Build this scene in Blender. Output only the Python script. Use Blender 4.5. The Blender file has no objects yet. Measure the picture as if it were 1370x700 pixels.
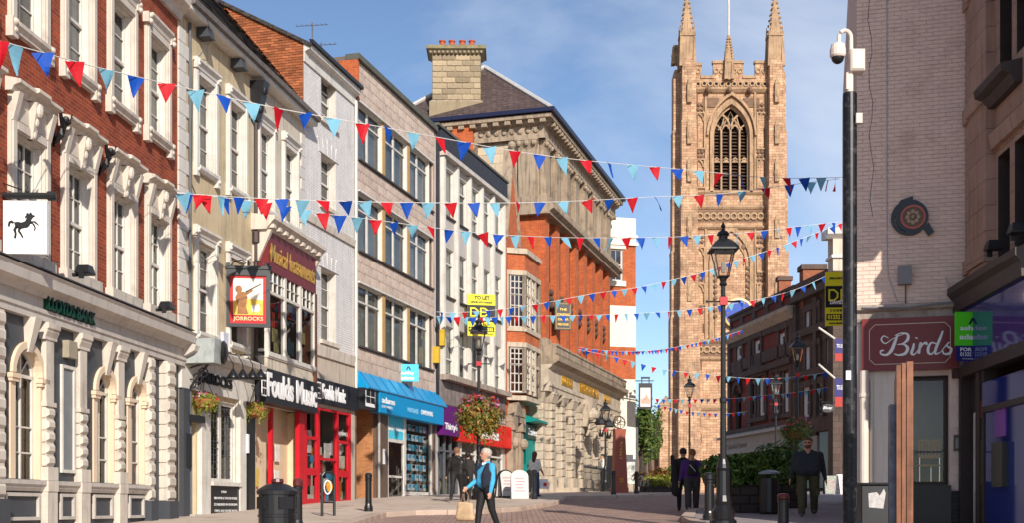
import bpy, bmesh, math, random
from mathutils import Vector, Matrix
random.seed(7)
S = bpy.context.scene
COL = S.collection
R = math.radians

# ---------------------------------------------------------------- camera
FPX, CX, HY, CAMZ = 1600.0, 685.0, 680.0, 1.4      # focal length / centre / horizon in photo pixels
cam = bpy.data.cameras.new('camera')
cam.sensor_width = 36.0
cam.lens = 36.0 * FPX / 1370.0
cam.shift_y = (HY - 350.0) / 1370.0
cam.clip_start, cam.clip_end = 0.1, 4000
camo = bpy.data.objects.new('camera', cam)
camo.location = (0, 0, CAMZ)
camo.rotation_euler = (R(90), 0, 0)
COL.objects.link(camo)
S.camera = camo

# ---------------------------------------------------------------- sky and sun
SUN_EL, SUN_HEAD = 27.0, 17.0       # light travels away from the camera, 17 deg to the left
w = bpy.data.worlds.new('World'); S.world = w; w.use_nodes = True
nt = w.node_tree; nt.nodes.clear()
sky = nt.nodes.new('ShaderNodeTexSky'); sky.sky_type = 'NISHITA'; sky.sun_disc = False
sky.sun_elevation = R(SUN_EL); sky.sun_rotation = R(180 - SUN_HEAD)
sky.air_density = 0.8; sky.dust_density = 0.25; sky.ozone_density = 2.2
tc = nt.nodes.new('ShaderNodeTexCoord')
mp = nt.nodes.new('ShaderNodeMapping'); mp.inputs['Scale'].default_value = (1.0, 1.0, 1.9)
mp.inputs['Location'].default_value = (1.7, 0.4, 0.9)
n1 = nt.nodes.new('ShaderNodeTexNoise'); n1.inputs['Scale'].default_value = 1.7
n1.inputs['Detail'].default_value = 7; n1.inputs['Roughness'].default_value = 0.55
n1.inputs['Distortion'].default_value = 0.5
cr = nt.nodes.new('ShaderNodeMapRange'); cr.inputs['From Min'].default_value = 0.47; cr.inputs['From Max'].default_value = 0.70
cr.inputs['To Max'].default_value = 0.75
mx = nt.nodes.new('ShaderNodeMix'); mx.data_type = 'RGBA'
mx.inputs['B'].default_value = (6.0, 6.4, 7.2, 1)
bg = nt.nodes.new('ShaderNodeBackground'); bg.inputs['Strength'].default_value = 0.135
out = nt.nodes.new('ShaderNodeOutputWorld')
L = nt.links.new
L(tc.outputs['Generated'], mp.inputs['Vector']); L(mp.outputs['Vector'], n1.inputs['Vector'])
L(n1.outputs['Fac'], cr.inputs['Value']); L(cr.outputs['Result'], mx.inputs['Factor'])
L(sky.outputs['Color'], mx.inputs['A']); L(mx.outputs['Result'], bg.inputs['Color'])
L(bg.outputs['Background'], out.inputs['Surface'])

sun = bpy.data.lights.new('sun', 'SUN'); sun.energy = 5.0; sun.angle = R(0.5); sun.color = (1.0, 0.93, 0.83)
suno = bpy.data.objects.new('sun', sun); COL.objects.link(suno)
h = R(SUN_HEAD); e = R(SUN_EL)
ldir = Vector((-math.sin(h) * math.cos(e), math.cos(h) * math.cos(e), -math.sin(e)))
suno.rotation_euler = ldir.to_track_quat('-Z', 'Y').to_euler()
suno.location = (20, -40, 40)

S.view_settings.view_transform = 'Standard'; S.view_settings.look = 'None'
S.view_settings.exposure = 0.14; S.view_settings.gamma = 1.0
S.view_settings.use_curve_mapping = False
S.render.engine = 'CYCLES'
S.cycles.max_bounces = 6; S.cycles.transparent_max_bounces = 12

# ---------------------------------------------------------------- pixels to places
def gz(Y):
    if Y <= 45: return .0385 * Y
    if Y <= 70: return 1.7325 + .022 * (Y - 45)
    return 2.2825 + .012 * (Y - 70)
def P(x, y, Z): return Vector(((x - CX) * Z / FPX, Z, CAMZ + (HY - y) * Z / FPX))
def GP(x, Z, lift=0.0): return Vector(((x - CX) * Z / FPX, Z, gz(Z) + lift))

# ---------------------------------------------------------------- mesh builder
class MB:
    def __init__(s): s.v = []; s.f = []; s.m = []; s.cur = 0
    def add(s, vs, fs):
        b = len(s.v); s.v += [tuple(p) for p in vs]
        for f in fs: s.f.append([b + i for i in f]); s.m.append(s.cur)
        return s
    def quad(s, a, b, c, d): return s.add([a, b, c, d], [(0, 1, 2, 3)])
    def poly(s, pts): return s.add(pts, [tuple(range(len(pts)))])
    def box(s, x0, x1, y0, y1, z0, z1):
        v = [(x0,y0,z0),(x1,y0,z0),(x1,y1,z0),(x0,y1,z0),(x0,y0,z1),(x1,y0,z1),(x1,y1,z1),(x0,y1,z1)]
        return s.add(v, [(0,3,2,1),(4,5,6,7),(0,1,5,4),(1,2,6,5),(2,3,7,6),(3,0,4,7)])
    def cbox(s, x0, x1, y0, y1, z0, z1, c=.01):            # box with its street-side edges chamfered
        v = [(x0,y1,z0),(x1,y1,z0),(x1,y1,z1),(x0,y1,z1),(x0,y0+c,z0),(x1,y0+c,z0),(x1,y0+c,z1),(x0,y0+c,z1),
             (x0+c,y0,z0+c),(x1-c,y0,z0+c),(x1-c,y0,z1-c),(x0+c,y0,z1-c)]
        return s.add(v, [(0,1,2,3),(0,4,5,1),(1,5,6,2),(2,6,7,3),(3,7,4,0),(4,8,9,5),(5,9,10,6),(6,10,11,7),(7,11,8,4),(8,11,10,9)])
    def taper(s, x0,x1,y0,y1,z0, X0,X1,Y0,Y1,z1):
        v = [(x0,y0,z0),(x1,y0,z0),(x1,y1,z0),(x0,y1,z0),(X0,Y0,z1),(X1,Y0,z1),(X1,Y1,z1),(X0,Y1,z1)]
        return s.add(v, [(0,3,2,1),(4,5,6,7),(0,1,5,4),(1,2,6,5),(2,3,7,6),(3,0,4,7)])
    def prism(s, prof, x0, x1):                            # (y,z) outline run along x
        n = len(prof)
        v = [(x0, y, z) for y, z in prof] + [(x1, y, z) for y, z in prof]
        return s.add(v, [(i, (i+1) % n, n + (i+1) % n, n + i) for i in range(n)] + [tuple(range(n))[::-1], tuple(range(n, 2*n))])
    def prismy(s, prof, y0, y1):                           # (x,z) outline run along y
        n = len(prof)
        v = [(x, y0, z) for x, z in prof] + [(x, y1, z) for x, z in prof]
        return s.add(v, [(i, (i+1) % n, n + (i+1) % n, n + i) for i in range(n)] + [tuple(range(n))[::-1], tuple(range(n, 2*n))])
    def lathe(s, prof, c=(0,0,0), n=16, a0=0):             # (r,z) profile round z
        v = []; m = len(prof)
        for r, z in prof:
            for k in range(n):
                a = a0 + 2*math.pi*k/n
                v.append((c[0]+r*math.cos(a), c[1]+r*math.sin(a), c[2]+z))
        f = [(i*n+k, i*n+(k+1) % n, (i+1)*n+(k+1) % n, (i+1)*n+k) for i in range(m-1) for k in range(n)]
        f += [tuple(range(n))[::-1], tuple((m-1)*n+k for k in range(n))]
        return s.add(v, f)
    def ring(s, r0, r1, z0, z1, c=(0,0,0), n=20):
        pr = [(r0,z0),(r1,z0),(r1,z1),(r0,z1)]; v = []
        for r, z in pr:
            for k in range(n): a = 2*math.pi*k/n; v.append((c[0]+r*math.cos(a), c[1]+r*math.sin(a), c[2]+z))
        return s.add(v, [(i*n+k, i*n+(k+1) % n, ((i+1) % 4)*n+(k+1) % n, ((i+1) % 4)*n+k) for i in range(4) for k in range(n)])
    def tube(s, pts, r, n=8, cap=True):
        pts = [Vector(p) for p in pts]; rs = r if isinstance(r, (list, tuple)) else [r]*len(pts)
        v = []
        for i, p in enumerate(pts):
            t = (pts[min(i+1, len(pts)-1)] - pts[max(i-1, 0)])
            if t.length < 1e-7: t = Vector((0,0,1))
            t.normalize()
            a = t.cross(Vector((0,0,1)) if abs(t.z) < .9 else Vector((1,0,0))).normalized(); b = t.cross(a)
            for k in range(n):
                q = 2*math.pi*k/n
                v.append(p + (a*math.cos(q) + b*math.sin(q))*rs[i])
        m = len(pts)
        f = [(i*n+k, i*n+(k+1) % n, (i+1)*n+(k+1) % n, (i+1)*n+k) for i in range(m-1) for k in range(n)]
        if cap: f += [tuple(range(n))[::-1], tuple((m-1)*n+k for k in range(n))]
        return s.add(v, f)
    def sphere(s, c, r, n=12, m=8, sc=(1,1,1)):
        v = []; f = []
        for i in range(m+1):
            t = math.pi*i/m
            for k in range(n):
                a = 2*math.pi*k/n
                v.append((c[0]+r*sc[0]*math.sin(t)*math.cos(a), c[1]+r*sc[1]*math.sin(t)*math.sin(a), c[2]+r*sc[2]*math.cos(t)))
        for i in range(m):
            for k in range(n): f.append((i*n+k, (i+1)*n+k, (i+1)*n+(k+1) % n, i*n+(k+1) % n))
        return s.add(v, f)
    def holes(s, x0, x1, z0, z1, hs, rec=.15, y=0.0):      # a wall face with rectangular openings and their reveals
        xs = sorted({round(a, 4) for a in [x0, x1] + [q for h_ in hs for q in h_[:2]] if x0-1e-6 <= a <= x1+1e-6})
        zs = sorted({round(a, 4) for a in [z0, z1] + [q for h_ in hs for q in h_[2:4]] if z0-1e-6 <= a <= z1+1e-6})
        for i in range(len(xs)-1):
            for j in range(len(zs)-1):
                cx, cz = (xs[i]+xs[i+1])/2, (zs[j]+zs[j+1])/2
                if any(h_[0] < cx < h_[1] and h_[2] < cz < h_[3] for h_ in hs): continue
                s.quad((xs[i],y,zs[j]),(xs[i+1],y,zs[j]),(xs[i+1],y,zs[j+1]),(xs[i],y,zs[j+1]))
        for a, b, c, d in [h_[:4] for h_ in hs]:
            Y = y + rec
            s.quad((a,y,c),(a,y,d),(a,Y,d),(a,Y,c)); s.quad((b,y,c),(b,Y,c),(b,Y,d),(b,y,d))
            s.quad((a,y,c),(a,Y,c),(b,Y,c),(b,y,c)); s.quad((a,y,d),(b,y,d),(b,Y,d),(a,Y,d))
        return s
    def arch(s, x0, x1, z0, z1, cx, r, zs, y=0.0, rec=.25, pointed=False, n=14):
        pts = arch_pts(cx, r, zs, pointed, n)
        s.quad((x0,y,z0),(cx-r,y,z0),(cx-r,y,z1),(x0,y,z1)); s.quad((cx+r,y,z0),(x1,y,z0),(x1,y,z1),(cx+r,y,z1))
        for a, b in zip(pts, pts[1:]): s.quad((a[0],y,a[1]),(b[0],y,b[1]),(b[0],y,z1),(a[0],y,z1))
        o = [(cx-r, z0)] + pts + [(cx+r, z0)]
        for a, b in zip(o, o[1:]): s.quad((a[0],y,a[1]),(a[0],y+rec,a[1]),(b[0],y+rec,b[1]),(b[0],y,b[1]))
        s.quad((cx-r,y,z0),(cx+r,y,z0),(cx+r,y+rec,z0),(cx-r,y+rec,z0))
        return s
    def archband(s, cx, r0, r1, zs, y0, y1, pointed=False, n=14, zb=None):   # a moulded band following an arch
        A = arch_pts(cx, r0, zs, pointed, n); B = arch_pts(cx, r1, zs, pointed, n)
        if zb is not None:
            A = [(cx-r0, zb)] + A + [(cx+r0, zb)]; B = [(cx-r1, zb)] + B + [(cx+r1, zb)]
        for i in range(len(A)-1):
            a, b, c, d = A[i], A[i+1], B[i+1], B[i]
            v = [(q[0], y0, q[1]) for q in (a,b,c,d)] + [(q[0], y1, q[1]) for q in (a,b,c,d)]
            s.add(v, [(0,1,2,3),(4,7,6,5),(0,4,5,1),(3,2,6,7),(1,5,6,2),(0,3,7,4)])
        return s
    def mesh(s, name, mats=None, smooth=False, fix=True):
        me = bpy.data.meshes.new(name); me.from_pydata(s.v, [], s.f); me.update()
        if mats:
            for m in (mats if isinstance(mats, (list, tuple)) else [mats]): me.materials.append(m)
            if isinstance(mats, (list, tuple)) and len(mats) > 1: me.polygons.foreach_set('material_index', s.m)
        if fix:
            bm = bmesh.new(); bm.from_mesh(me); bmesh.ops.recalc_face_normals(bm, faces=bm.faces); bm.to_mesh(me); bm.free()
        if smooth: me.polygons.foreach_set('use_smooth', [True]*len(me.polygons))
        return me
    def build(s, name, mats, parent=None, loc=None, smooth=False, fix=True, rz=0):
        return put(name, s.mesh(name, mats, smooth, fix), parent, loc, rz)

def arch_pts(cx, r, zs, pointed=False, n=14):
    if not pointed: return [(cx - r*math.cos(math.pi*i/n), zs + r*math.sin(math.pi*i/n)) for i in range(n+1)]
    h_ = n//2; L_ = [(cx + r - 2*r*math.cos(R(60)*i/h_), zs + 2*r*math.sin(R(60)*i/h_)) for i in range(h_+1)]
    return L_ + [(2*cx - x, z) for x, z in L_[:-1][::-1]]

def put(name, me, parent=None, loc=None, rz=0, scale=None, label=None):
    o = bpy.data.objects.new(name, me); COL.objects.link(o)
    if parent: o.parent = parent
    if loc is not None: o.location = loc
    if rz: o.rotation_euler = (0, 0, rz)
    if scale: o.scale = scale
    if label: o['label'] = label
    return o
def tag(o, label, cat, group=None, kind=None):
    o['label'] = label
    if cat: o['category'] = cat
    if group: o['group'] = group
    if kind: o['kind'] = kind
    return o
def thing(name, label, cat, loc=(0,0,0), rz=0, group=None):
    o = bpy.data.objects.new(name, None); COL.objects.link(o); o.location = loc; o.rotation_euler = (0, 0, rz)
    o.empty_display_size = .2
    return tag(o, label, cat, group)
_cache = {}
def shared(key, fn):
    if key not in _cache: _cache[key] = fn()
    return _cache[key]
def copy_tree(o, parent=None):
    c = o.copy(); COL.objects.link(c)
    if parent: c.parent = parent
    for ch in list(o.children): copy_tree(ch, c)
    return c
def piece(mat):          # unit cube shared by every brick / stone / panel of one material
    return shared(('piece', mat.name), lambda: MB().cbox(-.5,.5,-.5,.5,-.5,.5,.06).mesh('piece', mat))
def block(name, mat, parent, x0, x1, y0, y1, z0, z1):
    return put(name, piece(mat), parent, ((x0+x1)/2, (y0+y1)/2, (z0+z1)/2), 0, (x1-x0, y1-y0, z1-z0))

class Fac:               # a facade: u runs left to right as seen from the street, -y is out to the street
    def __init__(s, x0, Z0, x1, Z1, zb):
        a = Vector(((x0-CX)*Z0/FPX, Z0)); b = Vector(((x1-CX)*Z1/FPX, Z1))
        s.a, s.d, s.L, s.zb = a, (b-a).normalized(), (b-a).length, zb
        s.n = Vector((s.d.y, -s.d.x))            # outward
        s.rz = math.atan2(s.d.y, s.d.x); s.loc = (a.x, a.y, zb)
    def u(s, x, w=0.0):
        k = (x-CX)/FPX; o = s.a + s.n*w          # o + u d = (kZ, Z)
        return (k*o.y - o.x) / (s.d.x - k*s.d.y)
    def uz(s, x, y, w=0.0):
        u = s.u(x, w); Z = (s.a + s.n*w + s.d*u).y
        return u, CAMZ + (HY-y)*Z/FPX - s.zb
    def z(s, x, y, w=0.0): return s.uz(x, y, w)[1]
    def rect(s, x0, x1, yt, yb, w=0.0):          # left/right pixel columns, top/bottom pixel rows at the left edge
        return (s.u(x0, w), s.u(x1, w), s.z(x0, yb, w), s.z(x0, yt, w))
    def world(s, u, y, z): 
        q = s.a + s.d*u - s.n*y
        return Vector((q.x, q.y, s.zb + z))
    def root(s, name, label, cat, group=None): return thing(name, label, cat, s.loc, s.rz, group)

# ---------------------------------------------------------------- materials
def lin(c):
    if isinstance(c, str):
        c = [int(c[i:i+2], 16)/255 for i in (0, 2, 4)]
        c = [x/12.92 if x <= .04045 else ((x+.055)/1.055)**2.4 for x in c]
    return (c[0], c[1], c[2], 1)
_m = {}
def mat(name, col, rough=.8, var=.12, vs=3.0, bump=.0, bs=40., brick=None, streak=0., dirt=None, spec=.3, metal=0., rnd=0., emit=None, fine=0., coat=0.):
    if name in _m: return _m[name]
    m = bpy.data.materials.new(name); m.use_nodes = True; _m[name] = m
    nt = m.node_tree; N = nt.nodes; K = nt.links.new
    b = N['Principled BSDF']
    b.inputs['Roughness'].default_value = rough; b.inputs['Specular IOR Level'].default_value = spec; b.inputs['Metallic'].default_value = metal
    if coat: b.inputs['Coat Weight'].default_value = coat; b.inputs['Coat Roughness'].default_value = .08
    tc = N.new('ShaderNodeTexCoord'); sx = N.new('ShaderNodeSeparateXYZ'); K(tc.outputs['Object'], sx.inputs[0])
    sub = N.new('ShaderNodeMath'); sub.operation = 'SUBTRACT'; K(sx.outputs['X'], sub.inputs[0]); K(sx.outputs['Y'], sub.inputs[1])
    cb = N.new('ShaderNodeCombineXYZ'); K(sub.outputs[0], cb.inputs['X']); K(sx.outputs['Z'], cb.inputs['Y'])
    colout = None; height = None
    if brick:
        bw, bh, mo, c2, mc, boff = brick
        t = N.new('ShaderNodeTexBrick'); t.inputs['Scale'].default_value = 1; t.inputs['Brick Width'].default_value = bw
        t.inputs['Row Height'].default_value = bh; t.inputs['Mortar Size'].default_value = mo; t.inputs['Mortar Smooth'].default_value = .3
        t.inputs['Color1'].default_value = lin(col); t.inputs['Color2'].default_value = lin(c2); t.inputs['Mortar'].default_value = lin(mc)
        t.inputs['Bias'].default_value = 0.0; t.offset = boff
        nz = N.new('ShaderNodeTexNoise'); nz.inputs['Scale'].default_value = 9; K(tc.outputs['Object'], nz.inputs['Vector'])
        va = N.new('ShaderNodeVectorMath'); va.operation = 'MULTIPLY_ADD'
        K(nz.outputs['Color'], va.inputs[0]); va.inputs[1].default_value = (bw*.06, bh*.14, 0); K(cb.outputs[0], va.inputs[2])
        K(va.outputs[0], t.inputs['Vector']); colout = t.outputs['Color']
        inv = N.new('ShaderNodeMath'); inv.operation = 'SUBTRACT'; inv.inputs[0].default_value = 1; K(t.outputs['Fac'], inv.inputs[1]); height = inv.outputs[0]
    n = N.new('ShaderNodeTexNoise'); n.inputs['Scale'].default_value = vs; n.inputs['Detail'].default_value = 6; n.inputs['Roughness'].default_value = .65
    K(tc.outputs['Object'], n.inputs['Vector'])
    mr = N.new('ShaderNodeMapRange'); mr.inputs['From Min'].default_value = .3; mr.inputs['From Max'].default_value = .7
    mr.inputs['To Min'].default_value = 1-var; mr.inputs['To Max'].default_value = 1+var; K(n.outputs['Fac'], mr.inputs['Value'])
    val = mr.outputs['Result']
    if fine:
        nf = N.new('ShaderNodeTexNoise'); nf.inputs['Scale'].default_value = 60; nf.inputs['Detail'].default_value = 3; K(tc.outputs['Object'], nf.inputs['Vector'])
        m3 = N.new('ShaderNodeMapRange'); m3.inputs['From Min'].default_value = .3; m3.inputs['From Max'].default_value = .7
        m3.inputs['To Min'].default_value = 1-fine; m3.inputs['To Max'].default_value = 1+fine; K(nf.outputs['Fac'], m3.inputs['Value'])
        mm = N.new('ShaderNodeMath'); mm.operation = 'MULTIPLY'; K(val, mm.inputs[0]); K(m3.outputs['Result'], mm.inputs[1]); val = mm.outputs[0]
    if streak:
        mp = N.new('ShaderNodeMapping'); mp.inputs['Scale'].default_value = (4.5, 4.5, .35); K(tc.outputs['Object'], mp.inputs['Vector'])
        ns = N.new('ShaderNodeTexNoise'); ns.inputs['Scale'].default_value = 1.6; ns.inputs['Detail'].default_value = 5; K(mp.outputs[0], ns.inputs['Vector'])
        m2 = N.new('ShaderNodeMapRange'); m2.inputs['From Min'].default_value = .50; m2.inputs['From Max'].default_value = .72
        m2.inputs['To Min'].default_value = 1; m2.inputs['To Max'].default_value = 1-streak; K(ns.outputs['Fac'], m2.inputs['Value'])
        mm = N.new('ShaderNodeMath'); mm.operation = 'MULTIPLY'; K(val, mm.inputs[0]); K(m2.outputs['Result'], mm.inputs[1]); val = mm.outputs[0]
    if rnd:
        oi = N.new('ShaderNodeObjectInfo'); m4 = N.new('ShaderNodeMapRange'); m4.inputs['To Min'].default_value = 1-rnd; m4.inputs['To Max'].default_value = 1+rnd
        K(oi.outputs['Random'], m4.inputs['Value'])
        mm = N.new('ShaderNodeMath'); mm.operation = 'MULTIPLY'; K(val, mm.inputs[0]); K(m4.outputs['Result'], mm.inputs[1]); val = mm.outputs[0]
    vm = N.new('ShaderNodeVectorMath'); vm.operation = 'SCALE'
    if colout: K(colout, vm.inputs[0])
    else: vm.inputs[0].default_value = lin(col)[:3]
    K(val, vm.inputs['Scale']); fin = vm.outputs[0]
    if dirt:
        nd = N.new('ShaderNodeTexNoise'); nd.inputs['Scale'].default_value = dirt[1]; nd.inputs['Detail'].default_value = 8; nd.inputs['Roughness'].default_value = .7
        K(tc.outputs['Object'], nd.inputs['Vector'])
        md = N.new('ShaderNodeMapRange'); md.inputs['From Min'].default_value = .52; md.inputs['From Max'].default_value = .7; md.inputs['To Max'].default_value = dirt[2]
        K(nd.outputs['Fac'], md.inputs['Value'])
        mi = N.new('ShaderNodeMix'); mi.data_type = 'RGBA'; K(md.outputs['Result'], mi.inputs['Factor']); K(fin, mi.inputs['A']); mi.inputs['B'].default_value = lin(dirt[0]); fin = mi.outputs['Result']
    K(fin, b.inputs['Base Color'])
    if bump or brick:
        nb = N.new('ShaderNodeTexNoise'); nb.inputs['Scale'].default_value = bs; nb.inputs['Detail'].default_value = 4; K(tc.outputs['Object'], nb.inputs['Vector'])
        bp = N.new('ShaderNodeBump'); bp.inputs['Strength'].default_value = .8; bp.inputs['Distance'].default_value = .012
        if height:
            ma = N.new('ShaderNodeMath'); ma.operation = 'MULTIPLY_ADD'; K(nb.outputs['Fac'], ma.inputs[0]); ma.inputs[1].default_value = max(bump, .3); K(height, ma.inputs[2]); K(ma.outputs[0], bp.inputs['Height'])
        else:
            bp.inputs['Strength'].default_value = bump; K(nb.outputs['Fac'], bp.inputs['Height'])
        K(bp.outputs[0], b.inputs['Normal'])
    if emit: b.inputs['Emission Color'].default_value = lin(emit[0]); b.inputs['Emission Strength'].default_value = emit[1]
    return m
def glass(name, tint=(.75,.8,.82), refl=1.0, rough=.02):
    if name in _m: return _m[name]
    m = bpy.data.materials.new(name); m.use_nodes = True; _m[name] = m
    nt = m.node_tree; N = nt.nodes; N.clear(); K = nt.links.new
    o = N.new('ShaderNodeOutputMaterial'); t = N.new('ShaderNodeBsdfTransparent'); g = N.new('ShaderNodeBsdfGlossy'); mxs = N.new('ShaderNodeMixShader')
    t.inputs['Color'].default_value = tint + (1,); g.inputs['Roughness'].default_value = rough; g.inputs['Color'].default_value = (.95,.97,1,1)
    fr = N.new('ShaderNodeFresnel'); fr.inputs['IOR'].default_value = 1.6
    ml = N.new('ShaderNodeMath'); ml.operation = 'MULTIPLY_ADD'; ml.inputs[1].default_value = refl; ml.inputs[2].default_value = .03; ml.use_clamp = True
    n = N.new('ShaderNodeTexNoise'); n.inputs['Scale'].default_value = 1.1; tc = N.new('ShaderNodeTexCoord'); K(tc.outputs['Object'], n.inputs['Vector'])
    bp = N.new('ShaderNodeBump'); bp.inputs['Strength'].default_value = .12; bp.inputs['Distance'].default_value = .05; K(n.outputs['Fac'], bp.inputs['Height']); K(bp.outputs[0], g.inputs['Normal'])
    K(fr.outputs[0], ml.inputs[0]); K(ml.outputs[0], mxs.inputs[0]); K(t.outputs[0], mxs.inputs[1]); K(g.outputs[0], mxs.inputs[2]); K(mxs.outputs[0], o.inputs[0])
    return m
def leafmat(name, c1, c2, c3):
    if name in _m: return _m[name]
    m = bpy.data.materials.new(name); m.use_nodes = True; _m[name] = m
    nt = m.node_tree; N = nt.nodes; K = nt.links.new; b = N['Principled BSDF']; b.inputs['Roughness'].default_value = .5
    g = N.new('ShaderNodeNewGeometry'); r = N.new('ShaderNodeValToRGB'); K(g.outputs['Random Per Island'], r.inputs[0])
    r.color_ramp.elements[0].color = lin(c1); r.color_ramp.elements[1].color = lin(c3); el = r.color_ramp.elements.new(.55); el.color = lin(c2)
    K(r.outputs[0], b.inputs['Base Color'])
    tr = N.new('ShaderNodeBsdfTranslucent'); K(r.outputs[0], tr.inputs['Color']); ms = N.new('ShaderNodeMixShader'); ms.inputs[0].default_value = .3
    K(b.outputs[0], ms.inputs[1]); K(tr.outputs[0], ms.inputs[2]); K(ms.outputs[0], N['Material Output'].inputs[0])
    return m

M_BRICKA = mat('red brick', (.36,.062,.020), .85, .28, 1.5, .4, brick=(.225,.075,.009,(.22,.032,.014),(.28,.13,.08),.5), streak=.15)
M_STONEW = mat('painted stone', (.60,.53,.45), .7, .08, 2, .2, 25, streak=.25, dirt=((.24,.20,.16),1.6,.4))
M_STONEG = mat('grey painted stone', (.52,.47,.42), .7, .07, 2, .15, 25, streak=.2, dirt=((.25,.22,.2),1.5,.35))
M_CREAMST = mat('cream arch stone', (.72,.56,.40), .7, .05, 2, .1, 25, streak=.06)
M_SLATEP = mat('slate grey paint', (.055,.06,.07), .5, .1, 3)
M_PANELG = mat('grey panel paint', (.20,.21,.22), .5, .1, 3)
M_WHITE = mat('white gloss paint', (.64,.60,.54), .45, .08, 3, streak=.22, dirt=((.30,.25,.20),1.8,.35))
M_CREAM = mat('cream render', (.56,.45,.29), .85, .14, 1.2, .25, 60, streak=.38, dirt=((.24,.19,.13),.9,.45))
M_CREAM2 = mat('pale render', (.58,.51,.41), .85, .10, 1.2, .2, 60, streak=.35, dirt=((.30,.25,.19),1.0,.35))
M_BLACK = mat('black iron', (.012,.012,.014), .4, .15, 5, spec=.5)
M_BLACKG = mat('black gloss', (.010,.010,.012), .32, .1, 5, spec=.5)
M_LEAD = mat('lead grey', (.10,.10,.11), .6, .2, 4)
M_SLATE = mat('roof slate', (.045,.037,.034), .8, .35, 6, .5, brick=(.3,.18,.012,(.075,.06,.05),(.02,.017,.016),.5))
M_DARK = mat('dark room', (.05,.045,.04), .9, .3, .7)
M_ROOM = mat('room wall', (.30,.26,.21), .9, .3, .5)
M_CURT = mat('net curtain', (.50,.46,.39), .9, .15, 5)
M_GLASS = glass('window glass', (.78,.82,.83), .55)
M_GLASSD = glass('old window glass', (.60,.63,.65), .8)
M_SHOPG = glass('shop glass', (.92,.94,.94), .45)
M_WBRICK = mat('white painted brick', (.72,.69,.67), .75, .08, 2, .4, brick=(.235,.077,.007,(.67,.64,.62),(.50,.47,.455),.5), streak=.22)
M_GABLE = mat('gable brick', (.34,.11,.045), .9, .25, 5, .5, 60, rnd=.38)
M_MORTAR = mat('mortar', (.30,.22,.16), .95, .15, 8, .3)
M_CLAD = mat('concrete cladding panel', (.56,.44,.36), .8, .10, 1.6, .2, 50, streak=.55, rnd=.10)
M_CLADJ = mat('cladding joint', (.16,.12,.10), .9, .1)
M_BUFFM = mat('buff timber mullion', (.45,.28,.11), .6, .1, 4)
M_STONE = mat('buff stone', (.345,.265,.19), .85, .18, 1.5, .35, 30, streak=.5, dirt=((.06,.045,.038),1.1,.7))
M_STONEL = mat('pale bank stone', (.50,.41,.31), .8, .14, 1.5, .3, 30, streak=.35, dirt=((.14,.11,.08),1.2,.4))
M_ORANGEB = mat('orange brick', (.54,.115,.030), .85, .18, 1.2, .4, brick=(.225,.075,.008,(.40,.075,.022),(.45,.22,.12),.5), streak=.15)
M_TERRA = mat('terracotta', (.42,.09,.04), .7, .15, 5)
M_GREYP = mat('grey spandrel panel', (.46,.42,.38), .7, .06, 2, streak=.15)
M_DKCLAD = mat('dark cladding', (.035,.035,.045), .6, .25, 2, streak=.4)
M_RED = mat('red paint', (.52,.012,.022), .35, .08, 3)
M_MAROON = mat('maroon paint', (.16,.022,.026), .45, .1, 3)
M_BLUE = mat('bright blue fascia', (.006,.27,.56), .35, .05, 2)
M_CYAN = mat('cyan sign', (.07,.55,.72), .4, .04, 2)
M_PURPLE = mat('purple fascia', (.12,.012,.15), .4, .05, 2)
M_SCARLET = mat('scarlet fascia', (.70,.02,.015), .4, .05, 2)
M_TEAL = mat('teal paint', (.0,.22,.19), .45, .08, 3)
M_GOLD = mat('gilding', (.75,.45,.08), .35, .1, 8, metal=.7)
M_YELLOW = mat('yellow board', (.80,.72,.02), .5, .04, 2)
M_PRINT = mat('black print', (.012,.012,.014), .5, .05)
M_WPRINT = mat('white lettering', (.82,.81,.80), .5, .03)
M_NAVY = mat('navy print', (.02,.015,.14), .45, .05)
M_LIME = mat('lime board', (.10,.68,.02), .5, .04)
M_GREENL = mat('dark green lettering', (.0,.035,.02), .4, .1)
# ---------------------------------------------------------------- shared small builders
def textmesh(s, w, h=None, d=.02, m=None, bold=.0, shear=0.):
    cu = bpy.data.curves.new('lettering', 'FONT'); cu.body = s; cu.size = 1; cu.extrude = .02; cu.offset = bold; cu.shear = shear; cu.resolution_u = 3
    ob = bpy.data.objects.new('lettering', cu); me = bpy.data.meshes.new_from_object(ob)
    bpy.data.objects.remove(ob); bpy.data.curves.remove(cu)
    xs = [v.co.x for v in me.vertices]; ys = [v.co.y for v in me.vertices]
    x0, x1, y0, y1 = min(xs), max(xs), min(ys), max(ys)
    k = w/(x1-x0); kz = k if h is None else h/(y1-y0)
    for v in me.vertices: v.co = ((v.co.x-x0)*k, -d if v.co.z > 0 else 0, (v.co.y-y0)*kz)
    me.flip_normals() if False else None
    me.materials.clear(); me.materials.append(m)
    return me
def text(parent, s, x, y, z, w, h=None, m=None, d=.02, bold=.0, shear=0., name='lettering'):
    return put(name, textmesh(s, w, h, d, m or M_WPRINT, bold, shear), parent, (x, y, z))
def pane_mesh(w_, h_, y=0.0):
    return MB().quad((0,y,0),(w_,y,0),(w_,y,h_),(0,y,h_))
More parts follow.
